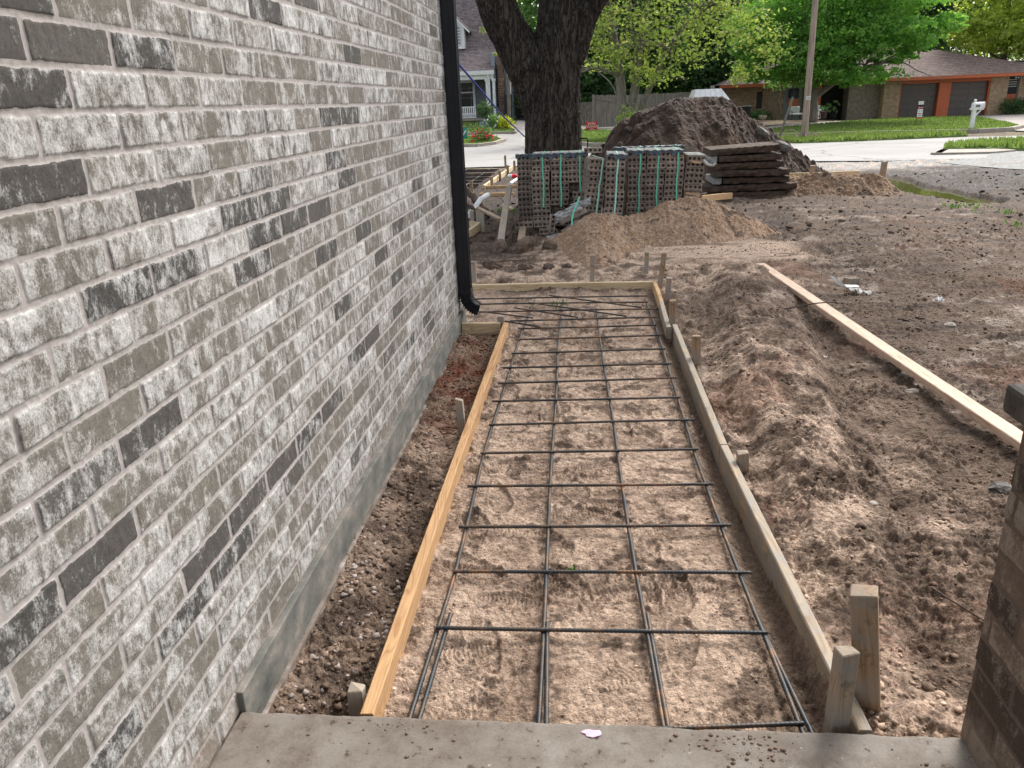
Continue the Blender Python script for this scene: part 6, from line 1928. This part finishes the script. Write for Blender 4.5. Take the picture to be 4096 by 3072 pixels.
M['flower_red'] = plain('red_petals', (0.70, 0.03, 0.06), 0.6); M['flower_white'] = plain('white_petals', (0.75, 0.76, 0.74), 0.6)
bush('rose_bush', 'loose rose bush with red flowers on the kerbed island', (-4.55, 35.6, .28), (.62, .5, .36), 60, .045, ((.05, .11, .03), (.16, .22, .07)), seed=41, flowers=(30, .045), fmat=M['flower_red'])
bush('shrub', 'dense round green shrub in front of the porch railing', (-5.25, 43.0, 1.25), (.50, .4, .48), 70, .05, G_DARK, seed=42)
bush('shrub', 'bush with white flowers before the porch column', (-4.55, 41.0, .72), (.52, .4, .40), 60, .05, G_MID, seed=43, flowers=(26, .045), fmat=M['flower_white'])
bush('shrub', 'bright yellow-green shrub at the edge of the driveway', (-3.95, 40.5, .62), (.36, .3, .36), 60, .045, ((.35, .38, .03), (.60, .60, .08)), seed=44)
bush('shrub', 'low bright green shrub by the chimney foot', (-4.2, 43.5, .62), (.55, .3, .16), 40, .05, G_MID, seed=45)
tg = thing('yard_sign', 'small teal yard sign with a white check mark beside the rose bush', 'sign', (-5.6, 37.0, .1))
MB().box((-5.98, 37.0, .05), (-5.42, 37.02, .60)).build('sign_panel', M['teal'], tg)
MB().prism([(-5.78, 36.985, .30), (-5.70, 36.985, .36), (-5.64, 36.985, .28), (-5.48, 36.985, .50), (-5.44, 36.985, .46), (-5.64, 36.985, .18)], (0, .01, 0)).build('check_mark', M['white'], tg)
MB().box((-5.90, 36.985, .50), (-5.60, 36.995, .53)).build('sign_lettering', M['white'], tg)
MB().tube([(-5.7, 37.03, .6), (-5.7, 37.03, -.1)], .01, 5).build('wire_leg', M['black'], tg)

# fences
M['fence_wood'] = pmat('grey_fence_wood', (0.10, 0.09, 0.08), (0.24, 0.22, 0.20), 3, (6, 6, 0.5), 0.95, 0.4, c3=(0.30, 0.28, 0.26))
fn_ = thing('plank_fence', 'weathered grey plank fence behind the multi-stemmed tree', 'fence', (3.5, 43, .2))
def fence_run(parent, a, b, h0, h1, zb, mat, w=.14, seed=0):
    rr = random.Random(seed); L = math.hypot(b[0] - a[0], b[1] - a[1]); k = int(L / w); mb = MB()
    dx, dy = (b[0] - a[0]) / L, (b[1] - a[1]) / L
    for i in range(k):
        x = a[0] + dx * i * w; y = a[1] + dy * i * w; x2 = x + dx * (w - .012); y2 = y + dy * (w - .012); t = i / k
        z = lerp(h0, h1, t) + rr.uniform(-.02, .02); o = rr.uniform(-.01, .01)
        mb.prism([(x, y + o, zb), (x2, y2 + o, zb), (x2, y2 + o, z), (x, y + o, z)], (-dy * .02, dx * .02, 0))
    mb.build('planks', mat, parent)
    r = MB()
    for z in (zb + .35, lerp(h0, h1, .5) - .3):
        r.prism([(a[0], a[1] + .03, z), (b[0], b[1] + .03, z), (b[0], b[1] + .03, z + .08), (a[0], a[1] + .03, z + .08)], (-dy * .05, dx * .05, 0))
    r.build('rail', mat, parent)
fence_run(fn_, (.41, 42), (2.4, 42.6), 1.78, 1.74, .22, M['fence_wood'], seed=1)
fence_run(fn_, (2.4, 42.6), (7.2, 43.6), 1.74, 1.74, .22, M['fence_wood'], seed=2)
MB().prism([(.43, 41.94, 1.66), (1.6, 42.2, 1.40), (1.6, 42.2, 1.50), (.43, 41.94, 1.74)], (0, .03, 0)).build('brace', M['fence_wood'], fn_)
MB().box((.36, 41.9, .1), (.46, 42.0, 1.82)).build('post', M['fence_wood'], fn_)
f2 = thing('board_fence', 'dark board fence in shade just right of the big trunk', 'fence', (0, 46, .3))
fence_run(f2, (-2.2, 46), (.6, 46), 1.45, 1.45, .2, M['bark_far'], seed=3)
bush('shrub', 'feathery pale green shrub in front of the plank fence', (1.85, 35.0, .75), (.55, .4, .65), 50, .04, ((.20, .30, .08), (.38, .46, .16)), seed=46)

# red election yard sign
ys = thing('yard_sign', 'red yard sign with white lettering standing on the kerb grass right of the big trunk', 'sign', (.30, 40, .1))
MB().box((.03, 40.0, .14), (.59, 40.02, .56)).build('sign_panel', M['red'], ys)
def front(x, y, z): return Matrix.Translation((x, y, z)) @ Matrix.Rotation(math.pi / 2, 4, 'X')
text_mesh('lettering', 'WIN', .17, front(.31, 39.99, .465), M['white'], ys, sx=1.1)
text_mesh('lettering', 'GRAHAM', .165, front(.31, 39.99, .335), M['white'], ys, sx=.92)
MB().box((.23, 39.99, .245), (.39, 39.998, .256)).box((.15, 39.99, .175), (.47, 39.998, .205)).build('small_print', M['white'], ys)
MB().tube([(.12, 40.03, .5), (.12, 40.03, -.1)], .01, 5).build('wire_leg', M['black'], ys)
MB().tube([(.5, 40.03, .5), (.5, 40.03, -.1)], .01, 5).build('wire_leg', M['black'], ys)

# white-roofed shed behind the heap
sh = thing('shed', 'small shed with white ribbed metal roof behind the dirt pile', 'shed', (5.1, 34.5, 0))
MB().box((4.5, 34.2, -.1), (5.75, 35.6, 1.27)).build('wall', M['stone'], sh)
mb = MB()
B4 = [(4.34, 34, 1.28), (5.93, 34, 1.28), (5.93, 35.8, 1.28), (4.34, 35.8, 1.28)]; T4 = [(4.50, 34.35, 1.80), (5.54, 34.35, 1.80), (5.54, 35.4, 1.80), (4.50, 35.4, 1.80)]
mb.add(B4 + T4, [(0, 1, 5, 4), (1, 2, 6, 5), (2, 3, 7, 6), (3, 0, 4, 7), (4, 5, 6, 7), (3, 2, 1, 0)])
mb.box((4.32, 33.98, 1.22), (5.95, 35.82, 1.285))
for i in range(6):
    t = i / 5; a = Vector(lerp(np.array(B4[0]), np.array(B4[1]), .04 + .80 * t)); b_ = Vector(lerp(np.array(T4[0]), np.array(T4[1]), .02 + .96 * t))
    mb.tube([a + Vector((0, -.01, .01)), b_ + Vector((0, -.01, 0))], .014, 5)
rf = mb.build('roof', M['white'], sh)
MB().box((5.17, 34.6, 1.80), (5.31, 34.75, 1.93)).build('roof_vent', M['chunk'], rf)

# ------------------------------------------------------------------ ranch house
M['brick_tan'] = brick_tex('tan_brick', (0.34, 0.22, 0.12), (0.46, 0.32, 0.20), (0.40, 0.33, 0.25), 'xz', .17, .062, .010)
M['brick_grey'] = brick_tex('recess_grey_brick', (0.26, 0.21, 0.17), (0.33, 0.28, 0.23), (0.24, 0.21, 0.18), 'xz', .17, .062, .010)  # greyer whitewashed brick of the recessed wall
M['brick_red'] = brick_tex('mottled_brick', (0.30, 0.18, 0.11), (0.38, 0.26, 0.18), (0.28, 0.23, 0.18), 'xz', .17, .062, .010)
M['orange'] = plain('rust_orange_paint', (0.50, 0.125, 0.05), .6, var=.06)
M['garage'] = plain('dark_brown_garage_paint', (0.105, 0.088, 0.078), .45, var=.05)
hr = thing('ranch_house', 'low brick ranch house with brown hip roof, orange trim and two dark garage doors', 'house', (17, 46, 0))
MB().box((15.68, 45, -.1), (16.5, 46, 1.86)).build('wall', M['brick_tan'], hr)
MB().box((20.99, 45, -.1), (21.86, 46, 1.86)).build('wall', M['brick_tan'], hr)
MB().box((14.05, 45.5, -.1), (15.68, 46.5, 1.95)).build('wall', M['brick_grey'], hr)
mb = MB().box((7.6, 45.8, -.1), (9.30, 46.5, 1.95)).box((9.62, 45.8, -.1), (10.75, 46.5, 1.95)).box((9.30, 45.8, -.1), (9.62, 46.5, .72)).box((9.30, 45.8, 1.62), (9.62, 46.5, 1.95)).box((11.98, 45.6, -.1), (12.62, 46.5, 1.95)).box((11.7, 45.9, -.1), (11.98, 46.5, 1.95))
mb.build('wall', M['brick_red'], hr)
MB().box((22.66, 45.6, -.1), (32, 46.5, 1.95)).build('wall', M['brick_tan'], hr)
MB().box((16.5, 45.5, -.1), (21, 46.6, 1.9)).box((12.62, 48, -.1), (14.05, 48.1, 2.0)).box((7.6, 46.5, -.1), (32, 54, 1.9)).build('inner_wall', M['dark'], hr)
mb = MB().box((16.5, 45.02, 1.70), (20.99, 45.3, 1.88)).box((16.5, 45.05, -.1), (16.56, 45.3, 1.7)).box((18.43, 44.97, -.1), (19.02, 45.3, 1.70)).box((20.92, 45.05, -.1), (20.99, 45.3, 1.7))
mb.build('orange_trim', M['orange'], hr)
MB().box((12.50, 45.55, -.1), (12.64, 45.62, 1.95)).build('orange_trim', M['orange'], hr)


def garage_door(x0, x1):
    mb = MB(); rows = 5; cols = 4; hh = 1.70; w = (x1 - x0) / cols
    mb.box((x0, 45.24, 0), (x1, 45.30, 1.70))
    for r in range(rows):
        zb = r * hh / rows
        mb.box((x0 + .005, 45.22, zb + .006), (x1 - .005, 45.245, zb + hh / rows - .006), bev=.004)
        for c in range(cols):
            mb.box((x0 + c * w + .05, 45.205, zb + .06), (x0 + (c + 1) * w - .05, 45.225, zb + hh / rows - .06), bev=.010)
    d = mb.build('garage_door', M['garage'], hr)
    MB().box(((x0 + x1) / 2 - .06, 45.17, .78), ((x0 + x1) / 2 + .06, 45.20, .81)).build('handle', M['chunk'], d)


garage_door(16.57, 18.42); garage_door(19.03, 20.91)
# side windows and doors
def win(x0, x1, z0, z1, y, frame=M['dark'], parent=None):
    w = MB().box((x0 - .05, y - .03, z0 - .05), (x1 + .05, y, z1 + .05)).build('window', frame, parent or hr)
    MB().box((x0, y - .045, z0), (x1, y - .035, z1)).build('pane', M['glass'], w)
    return w


w_ = win(21.95, 22.50, 1.05, 1.76, 45.55)
mb = MB()
for i in range(4): mb.box((21.95, 45.48, 1.35 + i * .11), (22.50, 45.50, 1.39 + i * .11))
mb.build('blind', plain('blind', (.45, .46, .45)), w_)
MB().box((21.88, 45.52, .4), (22.56, 45.6, 1.0)).box((22.0, 45.50, .55), (22.4, 45.52, .80)).build('orange_panel', M['orange'], hr)
MB().box((22.56, 45.5, -.1), (22.66, 45.6, 1.9)).box((21.86, 45.56, -.1), (22.6, 45.7, 1.95)).build('dark_trim', M['garage'], hr)
w_ = win(9.33, 9.58, .80, 1.62, 46.0); MB().box((9.26, 45.72, .70), (9.66, 45.80, .76)).build('sill', M['curb'], w_)
MB().box((10.75, 45.78, -.1), (11.70, 45.9, 1.95)).build('grey_panel', M['porch_wall'], hr)
win(11.02, 11.46, 1.28, 1.66, 45.76)
MB().box((10.98, 45.72, .35), (11.5, 45.77, 1.18)).build('orange_panel', M['orange'], hr)
# roof
def hip(x0, x1, y0, y1, ze, xr0, xr1, yr, zr, name='roof'):
    V = [(x0, y0, ze), (x1, y0, ze), (x1, y1, ze), (x0, y1, ze), (xr0, yr, zr), (xr1, yr, zr)]
    o = MB().add(V, [(0, 1, 5, 4), (1, 2, 5), (2, 3, 4, 5), (3, 0, 4), (0, 3, 2, 1)]).build(name, M['roof_r'], hr)
    return o


hip(7.2, 24.2, 45.3, 55, 2.03, 11.5, 17.6, 50.2, 3.74)
rg = hip(15.35, 24.6, 44.45, 52.2, 2.02, 19.2, 19.4, 48.3, 3.42)
hip(20.0, 34, 45.2, 54, 2.03, 23.7, 31, 49.6, 2.72)
MB().box((15.33, 44.40, 1.87), (24.6, 44.46, 2.015)).box((15.33, 44.46, 1.87), (15.39, 45.3, 2.015)).build('fascia', M['orange'], hr)
MB().box((7.2, 45.24, 1.88), (15.33, 45.3, 2.02)).build('fascia', M['orange'], hr)
MB().box((15.4, 44.47, 1.872), (24.5, 45.6, 1.885)).box((7.2, 45.3, 1.89), (15.3, 46, 1.90)).build('soffit', M['garage'], hr)
MB().tube([(16.75, 44.9, 2.1), (16.75, 44.9, 2.32)], .035, 8).build('roof_vent', M['white'], rg)
MB().tube([(17.3, 46.4, 2.7), (17.3, 46.4, 2.84)], .03, 8).build('roof_vent', M['chunk'], rg)
for x in (15.45, 22.1):
    MB().ball((x, 44.85, 1.80), .05, 2).ball((x + .12, 44.85, 1.79), .04, 2).build('flood_light', M['white'], hr)
bush('hedge', 'clipped round green hedge at the right corner of the garage', (22.2, 44.6, .36), (.85, .4, .38), 120, .05, G_DARK, seed=47, cat='hedge')
MB_s = bush('shrub', 'low dark shrub under the left wing window of the ranch house', (9.3, 44.6, .45), (.75, .4, .20), 60, .05, G_DARK, seed=48)
# twisted crape myrtle against the wall
t = thing('bare_shrub', 'twisted thin-stemmed small tree against the ranch house wall', 'small tree', (10.0, 44.4, .2))
limbs([[(10.0, 44.4, .1, .07), (9.9, 44.4, .6, .06), (10.1, 44.4, 1.1, .05), (9.95, 44.4, 1.7, .03)], [(10.05, 44.4, .1, .06), (10.25, 44.4, .7, .045), (10.1, 44.4, 1.2, .035), (10.35, 44.4, 1.7, .02)],
       [(9.95, 44.4, .3, .05), (9.7, 44.4, .8, .035), (9.65, 44.4, 1.3, .03), (9.8, 44.4, 1.75, .02)]], t, M['bark_far'], seg=6)
crown('crown', [(10.0, 44.3, 1.9, .7, .4, .25)], 20, 14, .06, t, G_MID, seed=50, sig=.25)


# garden chairs, pots, bin
M['cushion'] = plain('pale_cushion', (0.52, 0.55, 0.56), 0.9)


def chair(x, y, z, label, rz=0.0, mat='black'):
    t = thing('garden_chair', label, 'chair', (x, y, z), 'garden chairs by the ranch house door')
    t.rotation_euler = (0, 0, rz); WL[t.name] = Vector((0, 0, 0))
    MB().box((-.27, -.26, .20), (.27, .22, .30), bev=.03).build('seat_cushion', M['cushion'], t)
    MB().box((-.26, .14, .30), (.0, .24, .62), bev=.03).box((.0, .14, .30), (.26, .24, .62), bev=.03).build('back_cushion', M['cushion'], t)
    for s in (-1, 1):
        MB().tube([(s * .31, -.30, 0.01), (s * .31, -.28, .40), (s * .31, .22, .42), (s * .31, .26, .02), (s * .31, -.30, .01)], .018, 6).build('side_frame', M[mat], t)
    MB().box((-.29, -.27, .17), (.29, .25, .20)).build('seat_frame', M[mat], t)


chair(10.75, 43.0, .22, 'cushioned black-framed garden chair left of the utility pole', .15)
chair(11.62, 43.0, .22, 'cushioned white-framed garden chair partly behind the utility pole', -.45, 'white')
pt = thing('planter', 'dark pot with a spiky agave beside the entry of the ranch house', 'planter', (12.15, 43.2, .2))
MB().tube([(12.15, 43.2, .2), (12.15, 43.2, .56)], [.16, .22], 12).build('pot', plain('dark_pot', (.05, .02, .02)), pt)
V = []; F = []; C = []
rr = random.Random(8)
for i in range(26):
    a = rr.uniform(0, 6.28); l = rr.uniform(.3, .5); e = rr.uniform(.3, 1.3)
    d = Vector((math.cos(a) * math.cos(e), math.sin(a) * math.cos(e), math.sin(e))); s = Vector((-math.sin(a), math.cos(a), 0)) * .03
    b0 = Vector((12.15, 43.2, .56)); k = len(V); V += [b0 - s, b0 + d * l * .5 - s * .8, b0 + d * l, b0 + d * l * .5 + s * .8]; F.append((k, k + 1, k + 2, k + 3)); C += [(.06, .13, .07)] * 4
np_mesh('leaves', np.array([v[:] for v in V]), F, M['leaf'], pt, col=np.array(C), smooth=False)
pt = thing('planter', 'broad-leaved potted plant inside the dark entry', 'planter', (13.2, 45.0, .2))
MB().tube([(13.2, 45.0, .15), (13.2, 45.0, .4)], [.14, .18], 12).build('pot', M['dark'], pt)
V = []; F = []; C = []
for i in range(18):
    a = rr.uniform(0, 6.28); q = Vector((13.2 + rr.uniform(-.35, .35), 44.9 + rr.uniform(-.1, .1), rr.uniform(.45, 1.0))); s = .11
    u = Vector((math.cos(a), .2, math.sin(a))) * s; v = Vector((-math.sin(a), .1, math.cos(a))) * s * .6
    k = len(V); V += [q - u, q - v, q + u, q + v]; F.append((k, k + 1, k + 2, k + 3)); C += [(.14, .22, .09)] * 4
np_mesh('leaves', np.array([v[:] for v in V]), F, M['leaf'], pt, col=np.array(C), smooth=False)
o = MB().tube([(9.1, 43.0, .26), (9.1, 43.0, .32), (9.1, 43.0, .40), (9.1, 43.0, .47)], [.10, .16, .21, .19], 12).build('stone_bowl', M['curb'], smooth=False, loc=(9.1, 43, .26)); props(o, 'pale stone bowl planter near the low shrub', 'planter')
bn = thing('bin', 'black wheeled bin standing at the left corner of the ranch house', 'bin', (8.2, 43, .3))
MB().prism([(7.98, 43, .2), (8.42, 43, .2), (8.48, 43, .86), (7.92, 43, .86)], (0, .5, 0)).build('bin_body', M['black'], bn)
MB().box((7.88, 42.94, .87), (8.52, 43.55, .96), bev=.02).build('lid', M['black'], bn)

# ------------------------------------------------------------------ pole, mailbox, signs by the street
M['pole'] = pmat('pole_wood', (0.17, 0.12, 0.09), (0.36, 0.28, 0.23), 4, (5, 5, .35), .95, .5, c3=(.48, .41, .36))
po = thing('utility_pole', 'tall wooden utility pole at the grass edge in front of the ranch house', 'pole', (8.12, 31, -.1))
sp, sr = smooth_path([(8.12, 31, -.2, .125), (8.11, 31, 2, .115), (8.10, 31, 5, .10), (8.09, 31, 9, .085)], 6)
MB().tube(sp, sr, 14).build('shaft', M['pole'], po, smooth=True)
tgp = MB().box((8.05, 30.86, 1.26), (8.19, 30.885, 1.38)).build('tag', M['white'], po)
MB().box((8.07, 30.852, 1.31), (8.17, 30.858, 1.335)).build('tag_print', M['black'], tgp)
MB().tube([(7.22, 31, .0), (7.60, 31, 1.38)], .045, 8).build('wire_guard', plain('guard_grey', (.16, .15, .13)), po)
MB().tube([(7.60, 31, 1.35), (8.08, 31, 8.5)], .010, 5).build('guy_wire', M['black'], po)
rr = random.Random(12)
br = MB()
for i in range(60):
    a = rr.uniform(0, 6.28); x = 8.1 + rr.gauss(0, .32); y = 30.7 + rr.gauss(0, .2); l = rr.uniform(.1, .4)
    br.tube([(x, y, -.07 + rr.uniform(0, .12)), (x + math.cos(a) * l * .5, y + math.sin(a) * l * .5, rr.uniform(-.03, .14)), (x + math.cos(a) * l, y + math.sin(a) * l, -.06 + rr.uniform(0, .1))], rr.uniform(.006, .014), 4, cap=False)
br.tube([(8.0, 30.7, .0), (7.85, 30.6, .12), (7.6, 30.6, .25), (7.3, 30.6, .24)], .012, 5)
props(br.build('brush_pile', pmat('dead_twig', (.20, .15, .12), (.42, .35, .30), 20), loc=(8.1, 30.7, -.1)), 'heap of dead twigs and leaves at the foot of the utility pole', 'brush pile', kind='stuff')
rr = random.Random(13)
lf = MB()
for i in range(350):
    x = rr.uniform(8.5, 13); y = lerp(31.4, 30.3, (x - 8.5) / 4.5) + rr.gauss(0, .35); s = rr.uniform(.02, .055)
    lf.add([(x - s, y, -.055 + rr.uniform(0, .05)), (x, y - s, -.03 + rr.uniform(0, .04)), (x + s, y, -.05 + rr.uniform(0, .05)), (x, y + s, -.03)], [(0, 1, 2, 3)])
props(lf.build('fallen_leaves', pmat('dead_leaf', (.16, .10, .07), (.40, .30, .22), 20)), 'brown fallen leaves along the far edge of the road', 'fallen leaves', kind='stuff')

mbx = thing('mailbox', 'white post mailbox with ball finial at the tip of the lawn', 'mailbox', (14.5, 32, -.1))
MB().box((14.42, 31.95, -.1), (14.55, 32.08, .90), bev=.008).build('post', M['white'], mbx)
MB().box((14.36, 31.9, .66), (14.78, 32.13, .72), bev=.008).prism([(14.55, 31.98, .42), (14.55, 31.98, .48), (14.70, 31.98, .66), (14.75, 31.98, .66)], (0, .05, 0)).build('arm', M['white'], mbx)
mb = MB(); pr = []
for i in range(9):
    a = math.pi * i / 8; pr.append((0, 32.01 - math.cos(a) * .10, .83 + math.sin(a) * .10))
pr = [(0, 31.91, .725)] + pr + [(0, 32.11, .725)]
mb.prism([(14.40, q[1], q[2]) for q in pr], (.37, 0, 0))
bx_ = mb.build('box', M['white'], mbx)
mb = MB(); mb.prism([(14.77, 31.99 + (q[1] - 32.01) * 1.08, .725 + (q[2] - .725) * 1.06) for q in pr], (.02, 0, 0)); mb.build('lid', M['white'], bx_)
mb = MB()
for r_ in range(4):
    a_, b_ = .74 + .0, .86
mb.box((14.47, 31.895, .76), (14.62, 31.91, .84)); mb.build('number_plate', M['chunk'], bx_)
MB().tube([(14.47, 32.01, .90), (14.47, 32.01, .945)], .03, 8).ball((14.47, 32.01, .985), .052, 2).build('finial', M['white'], mbx)

sg = thing('sale_sign', 'narrow black-framed for-sale sign standing on the lawn before the garage', 'sign', (14.1, 36, .1))
mb = MB()
for x in (13.99, 14.20): mb.box((x, 36, -.1), (x + .015, 36.015, .86))
mb.box((13.99, 36, .05), (14.215, 36.015, .065)); mb.build('frame', M['black'], sg)
MB().box((14.0, 35.985, .84), (14.21, 35.998, .97)).build('top_panel', M['white'], sg)
MB().box((14.0, 35.985, .77), (14.21, 35.998, .84)).build('black_panel', M['black'], sg)
MB().box((14.0, 35.985, .655), (14.21, 35.998, .77)).build('red_panel', plain('dark_red', (.30, .01, .04)), sg)
MB().box((14.0, 35.985, .34), (14.21, 35.998, .655)).build('white_panel', M['white'], sg)
MB().box((14.0, 35.985, .28), (14.21, 35.998, .335)).build('lower_red_strip', M['red'], sg)
text_mesh('lettering', 'FOR SALE', .075, front(14.105, 35.98, .715), M['white'], sg, sx=.62)
mb = MB().prism([(14.03, 35.978, .56), (14.07, 35.978, .61), (14.11, 35.978, .56), (14.10, 35.978, .56), (14.07, 35.978, .595), (14.04, 35.978, .56)], (0, .004, 0))
mb.box((14.14, 35.978, .575), (14.18, 35.982, .595)).box((14.03, 35.978, .42), (14.17, 35.982, .43)).box((14.03, 35.978, .385), (14.17, 35.982, .395)).box((14.02, 35.978, .90), (14.19, 35.982, .91))
mb.build('small_print', M['black'], sg)
MB().box((14.02, 35.978, .47), (14.18, 35.982, .50)).build('red_print', M['red'], sg)
